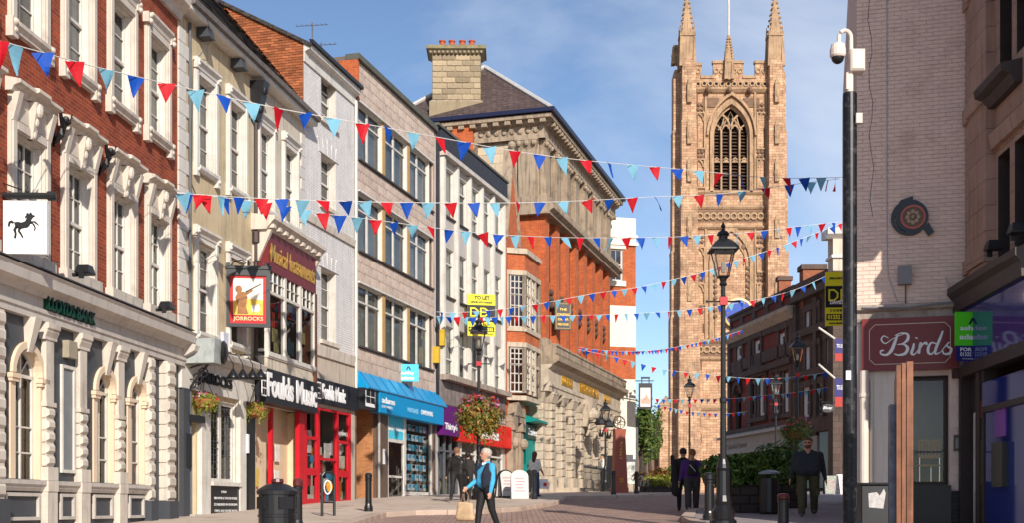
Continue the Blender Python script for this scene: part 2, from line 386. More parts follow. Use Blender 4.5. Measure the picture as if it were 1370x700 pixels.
def frame_mesh(w_, h_, cols, rows, fr=.06, bar=.022, dep=.07, meet=True, y0=0.0):
    mb = MB()
    mb.box(0, w_, y0, y0+dep, 0, fr); mb.box(0, w_, y0, y0+dep, h_-fr, h_)
    mb.box(0, fr, y0, y0+dep, fr, h_-fr); mb.box(w_-fr, w_, y0, y0+dep, fr, h_-fr)
    for i in range(1, cols): x = w_*i/cols; mb.box(x-bar/2, x+bar/2, y0+.015, y0+dep-.01, fr, h_-fr)
    for j in range(1, rows):
        z = h_*j/rows
        if meet and j*2 == rows: mb.box(fr, w_-fr, y0-.012, y0+dep, z-bar*1.3, z+bar*1.3)
        else: mb.box(fr, w_-fr, y0+.018, y0+dep-.012, z-bar/2, z+bar/2)
    return mb
def sash(parent, rc, cols=2, rows=4, rec=.14, fm=None, gm=None, fr=.06, bar=.024, meet=True, curtain=None, name='window'):
    u0, u1, z0, z1 = rc; fm = fm or M_WHITE; gm = gm or M_GLASSD
    w_, h_ = round(u1-u0, 3), round(z1-z0, 3)
    def mk():
        q = frame_mesh(w_, h_, cols, rows, fr, bar, .07, meet); t_ = .014
        q.box(0, t_, -rec+.004, 0, 0, h_); q.box(w_-t_, w_, -rec+.004, 0, 0, h_); q.box(t_, w_-t_, -rec+.004, 0, 0, t_); q.box(t_, w_-t_, -rec+.004, 0, h_-t_, h_)
        return q.mesh(name, fm)
    fmesh = shared(('sash', w_, h_, cols, rows, fm.name, fr, bar, meet, rec), mk)
    o = put(name, fmesh, parent, (u0, rec, z0))
    put('pane', shared(('pane', w_, h_, gm.name), lambda: pane_mesh(w_, h_, .045).mesh('pane', gm, fix=False)), o)
    if curtain:
        k = curtain if isinstance(curtain, str) else random.choice(['l', 'r', 'both', 'blind'])
        mb = MB()
        def drape(a, b, zt, zb):
            n = 8
            for i in range(n):
                xa, xb = a+(b-a)*i/n, a+(b-a)*(i+1)/n
                ya, yb = .11+.03*(i % 2), .11+.03*((i+1) % 2)
                mb.quad((xa,ya,zb),(xb,yb,zb),(xb,yb,zt),(xa,ya,zt))
        if k in ('l', 'both'): drape(.03, w_*.33, h_-.03, .02)
        if k in ('r', 'both'): drape(w_*.67, w_-.03, h_-.03, .02)
        if k == 'blind': drape(.03, w_-.03, h_-.03, h_*random.uniform(.35, .75))
        if k == 'net': drape(.03, w_-.03, h_-.03, .02)
        mb.build('curtain', M_CURT, o)
    return o
def shell(mb, L_, z0, z1, dep, inset=.01, zf=None):        # sides, back and top behind a facade
    a, b = inset, L_-inset
    mb.quad((a,0,z0),(a,0,z1),(a,dep,z1),(a,dep,z0)); mb.quad((b,0,z0),(b,dep,z0),(b,dep,z1),(b,0,z1))
    mb.quad((a,dep,z0),(a,dep,z1),(b,dep,z1),(b,dep,z0)); mb.quad((a,0,z1),(b,0,z1),(b,dep,z1),(a,dep,z1))
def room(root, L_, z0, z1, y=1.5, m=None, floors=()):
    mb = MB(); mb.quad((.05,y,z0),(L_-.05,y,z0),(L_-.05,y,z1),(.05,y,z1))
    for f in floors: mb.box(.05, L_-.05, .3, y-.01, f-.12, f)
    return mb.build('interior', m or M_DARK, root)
def leaves(mb, c, rad, n, size, rnd, up=.3, aspect=.55, shellp=.5):
    for _ in range(n):
        d = Vector((rnd.gauss(0,1), rnd.gauss(0,1), rnd.gauss(0,1))).normalized()
        k = rnd.random()**shellp
        p = Vector((c[0]+d.x*rad[0]*k, c[1]+d.y*rad[1]*k, c[2]+d.z*rad[2]*k))
        nrm = (d + Vector((rnd.gauss(0,.6), rnd.gauss(0,.6), rnd.gauss(0,.6)+up))).normalized()
        t = nrm.orthogonal().normalized(); t.rotate(Matrix.Rotation(rnd.random()*6.28, 3, nrm)); b = nrm.cross(t)
        s_ = size*rnd.uniform(.6, 1.3)
        tip = t*s_ - nrm*s_*.25
        mb.add([p - t*s_*.9, p - b*s_*aspect, p + tip, p + b*s_*aspect], [(0,1,2),(0,2,3)])
def struct(o): o['kind'] = 'structure'; return o
def bar_x(mb, a, b, r=.02): mb.tube([a, b], r, 6)

# ---------------------------------------------------------------- ground, road, pavements
M_ROAD = mat('paver road', (.42,.285,.23), .85, .12, .5, .3, 60, brick=(.26,.20,.016,(.31,.20,.165),(.14,.095,.08),.5), dirt=((.15,.105,.09),.5,.75), fine=.18)
M_PAVE = mat('paving flags', (.52,.415,.335), .85, .10, .4, .25, 60, dirt=((.22,.165,.13),.9,.75), fine=.18)
M_PAVER = mat('grey block paving', (.36,.31,.305), .85, .10, .5, .25, 60, brick=(.42,.21,.012,(.30,.255,.25),(.17,.145,.14),.5), dirt=((.12,.11,.11),.7,.4), fine=.1)
M_KERB = mat('granite kerb', (.46,.35,.28), .8, .12, 2, .3, 60, rnd=.15, fine=.1)
def fix_ground_mat(m):      # ground materials look along world x / y
    for n in m.node_tree.nodes:
        if n.bl_idname == 'ShaderNodeCombineXYZ':
            sxn = [q for q in m.node_tree.nodes if q.bl_idname == 'ShaderNodeSeparateXYZ'][0]
            m.node_tree.links.new(sxn.outputs['X'], n.inputs['X']); m.node_tree.links.new(sxn.outputs['Y'], n.inputs['Y'])
fix_ground_mat(M_ROAD); fix_ground_mat(M_PAVER)
YS = [-300,-100,-40,-10,0,5,10,15,20,25,30,35,40,45,50,55,60,65,70,80,100,130,180,260,500,1500]
mb = MB()
for a, b in zip(YS, YS[1:]):
    for xa, xb in ((-900,-60),(-60,60),(60,900)):
        mb.quad((xa,a,gz(a)),(xb,a,gz(a)),(xb,b,gz(b)),(xa,b,gz(b)))
struct(mb.build('road', M_ROAD))
LK = [(-3.9,5),(-3.75,15),(-3.5,24),(-3.42,27.6),(-3.3,30.2),(-2.6,31.3),(-.9,32.0),(.1,33.8),(1.0,37.2),(1.5,40),(1.7,42.4),(1.9,44.4),(3.9,45.3),(4.6,46.4),(5.4,49.6),(6.8,54.5),(8.6,61),(10.6,72),(12.5,90)]
LI = [(-12,5),(-10,15),(-9,28),(-7,36.5),(-6,40.5),(-4,48),(-1,57),(1,61),(6,78),(6,90)]
RK = [(3.1,5),(3.3,15),(3.75,22),(4.1,28),(4.75,31.5),(5.75,35.2),(7.6,39),(9.5,46),(11.5,56),(14,72),(14,90)]
RI = [(30,5),(30,90)]
def interp(pl, Y):
    for (x0, y0), (x1, y1) in zip(pl, pl[1:]):
        if y0 <= Y <= y1: return x0 + (x1-x0)*(Y-y0)/max(1e-6, y1-y0)
    return pl[0][0] if Y < pl[0][1] else pl[-1][0]
def pavement(name, kerb, inner, m, h_=.11):
    ys = sorted({y for _, y in kerb} | {y for _, y in inner} | set(range(5, 91, 3)))
    mb = MB()
    for a, b in zip(ys, ys[1:]):
        mb.quad((interp(inner,a),a,gz(a)+h_),(interp(kerb,a),a,gz(a)+h_),(interp(kerb,b),b,gz(b)+h_),(interp(inner,b),b,gz(b)+h_))
    o = struct(mb.build(name, m))
    sgn = 1 if kerb[0][0] > inner[0][0] else -1
    pts = [Vector((x, y)) for x, y in kerb if 12 < y < 75]
    cm = piece(M_KERB)
    carry = 0.0
    for p, q in zip(pts, pts[1:]):
        L_ = (q-p).length; n = max(1, round(L_/.92)); d = (q-p)/n
        for i in range(n):
            c = p + d*(i+.5); k = put('kerbstone', cm, o, (c.x, c.y, gz(c.y)+h_/2-.03), 0, (d.length-.012, .28, h_+.10))
            k.rotation_euler = (0, -math.atan2(gz(c.y+d.y/2)-gz(c.y-d.y/2), d.length), math.atan2(d.y, d.x))
    return o
pavement('left_pavement', LK, LI, M_PAVE)
pavement('right_pavement', RK, RI, M_PAVER)

# ---------------------------------------------------------------- A: red brick bank with stone ground floor
zb = .3
A = Fac(-150, 20.1*838/988, 237, 20.1*838/601, zb)
a = A.root('brick_bank_building', 'red brick bank with carved white window surrounds and stone arcaded ground floor, leftmost', 'building')
sw2 = [A.u(x) for x in (9, 80, 142, 192.5)]; sw2 = [sw2[0]-1.94] + sw2
ZA = lambda q: q - zb
win2 = [(u+.20, u+1.22, ZA(9.75), ZA(11.85)) for u in sw2]
win1 = [(u+.20, u+1.22, ZA(5.88), ZA(7.88)) for u in sw2]
mb = MB().holes(0, A.L, ZA(5.45), ZA(13.2), win1+win2, .16)
shell(mb, A.L, ZA(.3), ZA(13.2), 9); mb.build('brick_wall', M_BRICKA, a)
room(a, A.L, ZA(.4), ZA(13.1), 1.4, None, [ZA(5.4), ZA(9.2)])
def surround_a(hood):
    w_, hh = 1.02, 2.10 if not hood else 2.0
    mb = MB()
    for x0, x1 in ((-.18, 0), (w_, w_+.18)):
        mb.box(x0, x1, -.07, 0, -.02, hh+.20); mb.box(x0+.03, x1-.03, -.10, -.071, -.02, hh+.17)
    mb.box(0, w_, -.07, 0, hh, hh+.20); mb.box(0, w_, -.10, -.071, hh+.03, hh+.17)
    if not hood:
        for x0 in (-.27, w_+.05):
            mb.box(x0, x0+.22, -.14, -.002, hh+.16, hh+.38)            # ears above
            mb.sphere((x0+.11, -.14, hh+.2), .06, 8, 6); mb.sphere((x0+.11, -.14, hh+.32), .05, 8, 6)
        mb.prism([(-.002,hh+.2),(-.10,hh+.2),(-.12,hh+.30),(-.18,hh+.36),(-.18,hh+.42),(-.002,hh+.42)], -.1, w_+.1)
    return mb
def sill_a():
    w_ = 1.02
    mb = MB().prism([(0,-.02),(-.16,-.02),(-.16,-.09),(-.10,-.16),(-.10,-.2),(0,-.2)], -.05, w_+.05)
    for x0 in (-.24, w_+.05):
        mb.box(x0, x0+.19, -.13, -.002, -.32, .02); mb.sphere((x0+.1, -.13, -.05), .06, 8, 6); mb.sphere((x0+.1, -.12, -.19), .05, 8, 6)
    return mb
def hood_a():
    w_ = 1.02; z = 2.2
    mb = MB().box(-.18, w_+.18, -.08, -.002, z, z+.42)
    pr = [(-.002,z+.42),(-.12,z+.42),(-.16,z+.5),(-.28,z+.54),(-.28,z+.60),(-.002,z+.66)]
    mb.prism(pr, -.26, .30); mb.prism(pr, w_-.30, w_+.26)
    pr2 = [(y*1.2 if y < -.01 else y, q+.02) for y, q in pr]; mb.prism(pr2, .30, w_-.30)
    for x0 in (-.17, w_+.03):
        mb.taper(x0, x0+.14, -.1, -.01, z-.05, x0, x0+.14, -.22, -.01, z+.42)
    # carved console
    mb.taper(w_/2-.06, w_/2+.06, -.12, -.01, z-.2, w_/2-.12, w_/2+.12, -.24, -.01, z+.42)
    for dy, dz_, r in ((-.13,-.12,.06),(-.22,.30,.11),(-.17,.1,.07)): mb.sphere((w_/2, dy, z+dz_), r, 8, 6, (.9,.6,1.2))
    return mb
for i, (rc1, rc2) in enumerate(zip(win1, win2)):
    o = sash(a, rc2, 2, 4, .13, curtain=['r','l','r',None,'r'][i])
    put('surround', shared('surA2', lambda: surround_a(False).mesh('surround', M_STONEW)), o, (0,-.13,0))
    put('sill', shared('silA', lambda: sill_a().mesh('sill', M_STONEW)), o, (0,-.13,0))
    o = sash(a, rc1, 3, 4, .13, curtain=['l',None,'blind',None,'r'][i])
    put('surround', shared('surA1', lambda: surround_a(True).mesh('surround', M_STONEW)), o, (0,-.13,0))
    put('hood', shared('hoodA', lambda: hood_a().mesh('hood', M_STONEW)), o, (0,-.13,0))
    MB().box(-.24, 1.26, -.17, 0, -.42, -.03).build('sill', M_STONEW, o, (0,-.13,0))
# top cornice and parapet
MB().prism([(-.002,ZA(12.85)),(-.08,ZA(12.85)),(-.14,ZA(13.0)),(-.34,ZA(13.12)),(-.36,ZA(13.3)),(-.10,ZA(13.45)),(-.10,ZA(14.2)),(.3,ZA(14.2)),(.3,ZA(12.9))], -.0, A.L+.06).build('cornice', M_STONEW, a)
# black figure brackets between first-floor windows
def figure_bracket():
    mb = MB().box(-.03,.03,-.06,-.002,-.55,.1)
    mb.tube([(0,-.05,-.45),(.02,-.2,-.25),(0,-.3,0)], [.05,.09,.07], 7)
    mb.tube([(0,-.25,-.05),(-.2,-.3,.15),(-.28,-.32,.38)], [.06,.05,.025], 6); mb.tube([(0,-.25,-.05),(.16,-.36,.1),(.2,-.4,.3)], [.06,.05,.03], 6)
    mb.sphere((0,-.34,.12), .09, 8, 6); mb.tube([(0,-.2,-.2),(-.14,-.22,-.35),(-.08,-.1,-.5)], [.05,.04,.03], 6)
    return mb.mesh('iron_figure', M_BLACK)
for i in (1, 2):
    put('iron_figure', shared('ironfig', figure_bracket), a, (sw2[i]+1.66, 0, ZA(8.45)), 0, (.72,.72,.72))
# ground floor
zf0, zf1, zc = ZA(4.72), ZA(5.12), ZA(5.50)
pu = {k: A.u(k) for k in (6, 52, 98, 150, 168, 192, 212, 238)}
MB().prism([(.0,zf0),(-.16,zf0),(-.16,zf0+.12),(-.19,zf0+.13),(-.19,zf0+.20),(-.14,zf0+.21),(-.14,zf1),(-.20,zf1),(-.24,zf1+.08),(-.40,zf1+.14),(-.42,zf1+.30),(-.46,zf1+.36),(-.02,zc+.02)], 0, A.L+.10).build('entablature', M_STONEG, a)
mbf = MB()
for u0 in [k*.42 for k in range(int(A.L/.42))]: mbf.box(u0, u0+.41, -.475, 0.0, zc+.015, zc+.035)
mbf.build('lead_flashing', M_LEAD, a)
# back wall with three arches
arcs = [((pu[6]+pu[52])/2+.10, .46), (A.u(120)+.60, .40), (A.u(168)+.50, .38)]
bays = [(pu[6]-.1, pu[52]+.1), (A.u(108), pu[150]+.1), (A.u(158), pu[192]+.1)]
bs = ZA(1.9)
mb = MB()
prev = 0.0
for (x0, x1), (c, r) in zip(bays, arcs):
    if x0 > prev: mb.quad((prev,-.03,ZA(.3)),(x0,-.03,ZA(.3)),(x0,-.03,zf0),(prev,-.03,zf0))
    mb.quad((x0,-.03,ZA(.3)),(x1,-.03,ZA(.3)),(x1,-.03,bs),(x0,-.03,bs))
    mb.arch(x0, x1, bs, zf0, c, r+.10, ZA(3.72), -.03, .06); prev = x1
mb.quad((prev,-.03,ZA(.3)),(A.L,-.03,ZA(.3)),(A.L,-.03,zf0),(prev,-.03,zf0))
mb.quad((A.L,-.03,ZA(.3)),(A.L,.3,ZA(.3)),(A.L,.3,zf0),(A.L,-.03,zf0))
mb.build('ground_floor_wall', M_SLATEP, a)
for c, r in arcs:
    zs = ZA(3.72)
    w_ = MB().archband(c, r, r+.12, zs, -.09, .0).archband(c, r-.0, r+.05, zs, .001, .16, zb=bs)
    for s_ in (-1, 1):
        x = c + s_*(r+.06)
        w_.box(x-.085, x+.085, -.06, -.001, bs, zs-.16); w_.box(x-.12, x+.12, -.11, .0, zs-.16, zs-.10); w_.box(x-.14, x+.14, -.13, .001, zs-.10, zs-.02)
    o = w_.build('arch_window', M_CREAMST, a)
    k = MB().taper(c-.07, c+.07, -.10, .0, zs+r-.06, c-.12, c+.12, -.26, .0, zf0-.002); k.build('keystone', M_STONEW, o)
    g = MB(); pts = arch_pts(c, r, zs, False, 14); g.poly([(c-r,.12,bs),(c+r,.12,bs)] + [(x,.12,z) for x, z in pts[::-1]]); g.build('pane', M_GLASS, o, fix=False)
    fm_ = MB().archband(c, r-.05, r, zs, .08, .13, zb=bs)
    fm_.box(c-.02, c+.02, .08, .13, bs, zs+r-.02); fm_.box(c-r, c+r, .08, .13, zs-.04, zs+.02)
    for zz in (.45, .9): fm_.box(c-r, c+r, .085, .125, bs+zz, bs+zz+.03)
    for s_ in (-1, 1): fm_.tube([(c, .105, zs), (c+s_*r*.7, .105, zs+r*.7)], .016, 5)
    fm_.build('window_frame', M_WHITE, o)
# moulded sill course and plinth panels
MB().prism([(-.03,ZA(1.69)),(-.09,ZA(1.69)),(-.13,ZA(1.75)),(-.13,ZA(1.79)),(-.17,ZA(1.81)),(-.17,ZA(1.885)),(-.03,ZA(1.89))], 0, A.u(192)+.02).build('sill_course', M_STONEG, a)
for x0, x1 in ((0, 50), (75, 97), (120, 148), (168, 190)):
    u0, u1 = A.u(x0)+.04, A.u(x1)-.04
    p = MB()
    for q in ((u0, u1, ZA(1.60), ZA(1.66)), (u0, u1, ZA(1.18), ZA(1.24)), (u0, u0+.06, ZA(1.24), ZA(1.60)), (u1-.06, u1, ZA(1.24), ZA(1.60))): p.box(q[0], q[1], -.085, -.031, q[2], q[3])
    p.build('plinth_panel', M_STONEG, a)
u0, u1 = A.u(78), A.u(96)
p = MB()
for q in ((u0, u1, ZA(4.0), ZA(4.06)), (u0, u1, ZA(2.05), ZA(2.11)), (u0, u0+.06, ZA(2.11), ZA(4.0)), (u1-.06, u1, ZA(2.11), ZA(4.0))): p.box(q[0], q[1], -.08, -.031, q[2], q[3])
o = p.build('wall_panel', M_WHITE, a)
MB().box(u0+.06, u1-.06, -.045, -.031, ZA(2.11), ZA(4.0)).build('panel_field', M_PANELG, o)
MB().box(u0+.1, u1-.1, -.16, -.032, ZA(4.2), ZA(4.52)).build('alarm_box', mat('alarm box', (.35,.30,.22), .6), a)
def rust(mb, x0, x1, y0, z0, z1, n, c=.055):
    hh = (z1-z0)/n
    for i in range(n): mb.cbox(x0, x1, y0, -.031, z0+i*hh+.012, z0+(i+1)*hh-.012, c)
    mb.box(x0+.03, x1-.03, y0+.045, -.0315, z0, z1)
for x in (52, 98, 150):
    u0 = A.u(x); u1 = u0+.33; mb = MB()
    rust(mb, u0, u1, -.17, ZA(2.14), ZA(3.22), 5)
    mb.box(u0+.02, u1-.02, -.13, -.031, ZA(3.22), ZA(4.45)); mb.box(u0-.02, u1+.02, -.16, -.0312, ZA(3.22), ZA(3.30))
    mb.prism([(-.031,ZA(4.42)),(-.15,ZA(4.42)),(-.15,ZA(4.47)),(-.19,ZA(4.56)),(-.19,ZA(4.60)),(-.22,ZA(4.62)),(-.22,ZA(4.715)),(-.031,ZA(4.715))], u0-.06, u1+.06)
    mb.box(u0-.03, u1+.03, -.19, -.0313, ZA(1.89), ZA(2.13)); mb.box(u0-.02, u1+.02, -.18, -.0314, ZA(.3), ZA(1.69))
    mb.box(u0-.03, u1+.03, -.195, -.0316, ZA(1.69), ZA(1.885))
    mb.build('pilaster', M_STONEW, a)
for x0, wd, y0 in ((-26, .5, -.2), (191, .34, -.18), (211, .50, -.26)):
    u0 = A.u(x0); mb = MB(); rust(mb, u0, u0+wd, y0, ZA(1.55), ZA(4.70), 11, .065)
    mb.build('rusticated_pier', M_STONEW, a)
    MB().box(u0-.03, u0+wd+.03, y0-.03, -.031, ZA(.3), ZA(1.545)).build('pier_base', M_SLATEP, a)
# green raised letters on the frieze
u0, z0 = A.uz(58, 418, .14); u1, _ = A.uz(122, 436, .14)
text(a, 'LLOYDS BANK', u0, -.141, ZA(4.93), u1-u0, .24, M_GREENL, .10, .02)
def floodlight(parent, x, y, z, s=1.0):
    mb = MB().box(-.03*s,.03*s,-.12*s,0,-.03*s,.03*s); mb.taper(-.16*s,.16*s,-.38*s,-.1*s,.02*s,-.10*s,.10*s,-.34*s,-.14*s,.17*s)
    mb.box(-.14*s,.14*s,-.37*s,-.11*s,-.0*s,.018*s); mb.box(-.18*s,-.165*s,-.3*s,-.2*s,-.1*s,.12*s)
    return mb.build('floodlight', M_BLACK, parent, (x, y, z))
floodlight(a, A.u(80), -.25, ZA(5.72)); floodlight(a, A.u(194), -.25, ZA(5.72))
# ---------------------------------------------------------------- B1: cream pub
zb = .5
Z_B = lambda x: 28.0*738/(975-x)
B1 = Fac(237.5, Z_B(237.5), 337, Z_B(337), zb)
b1 = B1.root('cream_pub_building', 'cream rendered pub with white quoins and leaded windows beside the brick bank', 'building')
ZB = lambda q: q - zb
s2 = [B1.u(259), B1.u(302.5)]
w2 = [(u+.17, u+1.12, ZB(9.75), ZB(11.95)) for u in s2]
w1 = [(s2[0]+.17, s2[0]+1.12, ZB(5.70), ZB(7.85)), (s2[1]+.17, s2[1]+1.12, ZB(5.70), ZB(7.75))]
door = (B1.u(249), B1.u(262), ZB(1.15), ZB(3.45))
lead = (B1.u(278)+.08, B1.u(315), ZB(2.05), ZB(4.1))
mb = MB().holes(0, B1.L, ZB(.5), ZB(13.3), w1+w2+[door, lead], .15); shell(mb, B1.L, ZB(.5), ZB(13.3), 8)
mb.build('rendered_wall', M_CREAM, b1); room(b1, B1.L, ZB(.6), ZB(13.2), 1.3, None, [ZB(4.9), ZB(9.2)])
def surround_b():
    w_, hh = .95, 2.2; mb = MB()
    for x0, x1 in ((-.17,0),(w_,w_+.17)): mb.box(x0, x1, -.06, 0, -.02, hh+.12); mb.box(x0+.03, x1-.04, -.085, -.0605, -.02, hh+.1)
    mb.box(0, w_, -.06, 0, hh, hh+.12)
    mb.prism([(0,hh+.12),(-.08,hh+.12),(-.10,hh+.2),(-.17,hh+.26),(-.17,hh+.32),(0,hh+.34)], -.16, w_+.16)
    for x0 in (-.21, w_+.05): mb.box(x0, x0+.16, -.12, -.001, hh+.1, hh+.36); mb.sphere((x0+.08,-.12,hh+.2), .05, 8, 6)
    mb.prism([(0,-.02),(-.13,-.02),(-.13,-.10),(-.08,-.17),(0,-.17)], -.05, w_+.05)
    for x0 in (-.20, w_+.05): mb.box(x0, x0+.15, -.11, -.001, -.30, .02); mb.sphere((x0+.07,-.11,-.15), .05, 8, 6)
    return mb.mesh('surround', M_WHITE)
for i, rc in enumerate(w2+w1):
    o = sash(b1, rc, 2, 4, .12, curtain=['r','l','blind',None][i])
    put('surround', shared('surB', surround_b), o, (0,-.12,0))
def quoins(parent, x0, wd, z0, z1, m, flip=False, y0=-.035, hh=.34):
    n = int((z1-z0)/hh)
    for i in range(n):
        ww = wd if i % 2 else wd*.62
        xa = (x0, x0+ww) if not flip else (x0-ww, x0)
        block('quoin', m, parent, xa[0], xa[1], y0, .01, z0+i*hh+.008, z0+(i+1)*hh-.008)
quoins(b1, .01, .62, ZB(5.6), ZB(13.0), M_WHITE)
MB().tube([(.56,-.05,ZB(13.0)),(.56,-.05,ZB(1.2))], .04, 8).build('downpipe', M_LEAD, b1)
# eaves, gutter, roof over both B1 and B2 (each has its own)
def eaves(root, L_, m=M_WHITE, z=None):
    z = ZB(13.08)
    MB().prism([(-.0,z),(-.30,z),(-.34,z+.03),(-.34,z+.22),(.02,z+.25)], .0, L_).build('eaves_board', m, root)
    g = MB().prism([(-.342,z+.12),(-.44,z+.14),(-.46,z+.26),(-.342,z+.26)], .0, L_); g.build('gutter', mat('old gutter', (.16,.14,.13), .7, .3, 6), root)
    r = MB(); n = int(5.0/.22); a = R(50)
    for k in range(n):
        y0, z0 = -.36+k*.22*math.cos(a), z+.27+k*.22*math.sin(a)
        y1, z1 = y0+.22*math.cos(a)+.006, z0+.22*math.sin(a)-.012
        m_ = int(L_/.33)+1
        for j in range(m_):
            off = .16*(k % 2); xa = max(0, j*L_/m_-off); xb = min(L_, (j+1)*L_/m_-off-.012)
            if xb > xa: r.box(xa, xb, 0, 0, 0, 0) if False else r.quad((xa,y0,z0+.016*random.random()),(xb,y0,z0+.016*random.random()),(xb,y1,z1),(xa,y1,z1))
    r.add([(0,-.3,z+.25),(L_,-.3,z+.25),(L_,-.3+5*math.cos(a),z+.22+5*math.sin(a)),(0,-.3+5*math.cos(a),z+.22+5*math.sin(a)),(L_,7.5,z),(0,7.5,z)], [(0,1,2,3),(3,2,4,5)])
    r.build('slate_roof', M_SLATE, root, fix=False)
eaves(b1, B1.L)
for x in (262, 308):
    u0, z0 = B1.uz(x, 42 if x < 300 else 84)
    mb = MB().taper(u0, u0+.34, -.36, -.02, z0-.12, u0+.02, u0+.32, -.28, -.02, z0+.12).tube([(u0+.15,-.05,z0+.1),(u0+.15,-.05,ZB(13.05))], .02, 6)
    mb.build('speaker_box', M_SLATEP, b1)
mb = MB(); u0, z0 = B1.uz(247, 8)
mb.tube([B1_p for B1_p in [(u0+.25,-.36,ZB(13.35)),(u0+.9,-.3,ZB(12.9)),(u0+.75,-.06,ZB(12.45)),(u0+.4,-.03,ZB(12.2)),(u0+.3,-.03,ZB(9.2)),(u0+.55,-.03,ZB(9.0)),(u0+.5,-.03,ZB(8.6))]], .012, 5).build('cable', M_LEAD, b1)
# pub front
MB().box(.02, B1.L-.05, -.10, -.001, ZB(4.22), ZB(4.95)).build('fascia', M_WHITE, b1)
MB().prism([(-.001,ZB(4.95)),(-.16,ZB(4.95)),(-.42,ZB(5.08)),(-.46,ZB(5.2)),(-.001,ZB(5.40))], .0, B1.L-.02).build('fascia_cornice', M_STONEG, b1)
u0, z0 = B1.uz(270, 518, .1); u1, _ = B1.uz(309, 520, .1)
text(b1, 'JORROCKS', u0-.25, -.101, ZB(4.36), u1-u0+.25, .36, M_PRINT, .05, .02)
for x0, x1, m in ((239.5, 248, M_SLATEP), (264, 276, M_WHITE), (316, 324, M_WHITE), (327, 336, M_BLACK)):
    MB().box(B1.u(x0), B1.u(x1), -.12, -.001, ZB(1.0), ZB(4.22)).build('pilaster', m, b1)
o = MB().box(door[0], door[1], .08, .14, door[2], door[3]).build('door', mat('grey door paint', (.42,.38,.33), .5), b1)
mb = MB()
for z0, z1 in ((.15, .85), (1.0, 2.1)): mb.box(door[0]+.1, door[1]-.1, .06, .081, door[2]+z0, door[2]+z1)
mb.build('door_panel', mat('door panel', (.52,.48,.42), .5), o); MB().box(door[0]+.06, door[0]+.11, .03, .081, door[2]+.86, door[2]+.98).build('letter_plate', M_GOLD, o)
MB().box(door[0]-.1, door[1]+.1, -.2, -.001, door[3], door[3]+.16).build('door_hood', M_BLACK, b1)
o = sash(b1, lead, 2, 1, .06, fr=.09, bar=.14, meet=False, gm=M_GLASS)
mb = MB(); lw, lh = lead[1]-lead[0], lead[3]-lead[2]
for i in range(1, 12): mb.box(.09, lw-.09, .035, .043, lh*i/12-.006, lh*i/12+.006)
for i in range(1, 10): mb.box(lw*i/10-.006, lw*i/10+.006, .035, .043, .08, lh-.08)
mb.build('leading', M_LEAD, o)
MB().box(.12, .42, .10, .12, .75, 1.25).build('notice', M_WPRINT, o)
MB().box(lead[0]-.08, lead[1]+.08, -.16, .0, lead[2]-.10, lead[2]).build('sill', M_WHITE, b1)
o = MB().box(lead[0]-.05, lead[1]+.05, -.08, -.001, ZB(1.2), lead[2]-.10).build('board', M_BLACKG, b1)
for i, s_ in enumerate(('1904', 'BROWNE & TAYLOR HOUSE', 'ESTABLISHED IN GEORGIAN', 'TIMES ALE HOUSE ROW')):
    text(o, s_, lead[0]+(.55 if i == 0 else .12), -.081, lead[2]-.28-i*.16, (.3 if i == 0 else lw-.2), .06, M_WPRINT, .004)
MB().box(B1.u(325)-.05, B1.u(325)+.05, -.16, -.12, ZB(2.85), ZB(3.35)).build('oval_plaque', M_WPRINT, b1)
MB().box(B1.u(243), B1.u(249), -.15, -.121, ZB(2.35), ZB(3.15)).build('menu_board', M_BLACK, b1)
MB().box(.4, B1.L-.4, -.25, .0, ZB(.6), ZB(1.24)).build('doorstep', M_STONEG, b1)
u0, z0 = B1.uz(295, 458); MB().prismy([(u0,z0+.25),(u0+.3,z0+.25),(u0+.3,z0-.05),(u0+.15,z0-.2),(u0,z0-.05)], -.09, -.001).build('alarm_box', mat('alarm white blue', (.55,.58,.66), .4), b1)
# old hooded street light on a scrolled bracket at the pub's left end
t = thing('bracket_lamp', 'grey hooded lamp on scrolled black iron bracket at the pub corner', 'lamp', B1.world(.45, 0, ZB(4.25)), B1.rz)
mb = MB()
for k in range(3):
    c = Vector((0, -.14-.15*k, .1+.13*k)); mb.tube([c+Vector((0, .11*math.cos(q), .11*math.sin(q))) for q in [i*.6 for i in range(11)]], .018, 5)
mb.tube([(0,-.02,-.1),(0,-.3,.25),(0,-.62,.62)], .03, 6); mb.tube([(0,-.02,.45),(0,-.62,.62)], .02, 6); mb.build('bracket', M_BLACK, t)
mb = MB().taper(-.32,.32,-.85,-.05,.55,-.16,.2,-.8,-.1,1.15); mb.build('lamp_hood', mat('galvanised', (.33,.35,.34), .5, .15, 5, streak=.3), t)
mb = MB().lathe([(.0,.0),(.26,.0),(.28,.06),(.2,.12),(.0,.16)], (0,0,0), 14); o = mb.build('lamp_grille', M_BLACK, t, (.1,-.86,.84)); o.rotation_euler = (R(90), 0, R(20))
# gooseneck spotlights
for i, x in enumerate((312, 325, 338, 349)):
    u0, z0 = B1.uz(x, 503, .75); g = thing('gooseneck_spotlight', ['leftmost', 'second', 'third', 'rightmost'][i] + ' of the four black gooseneck spotlights over the pub front', 'spotlight', B1.world(u0, 0, z0), B1.rz, 'gooseneck spotlights')
    MB().tube([(-.1,.0,.45),(-.05,-.35,.55),(0,-.62,.5),(0,-.75,.28),(0,-.75,.12)], .014, 6).build('arm', M_BLACK, g)
    MB().lathe([(.03,.16),(.06,.1),(.14,-.02),(.16,-.1),(.0,-.06)], (0,-.75,0), 14).build('shade', M_BLACKG, g, smooth=True)
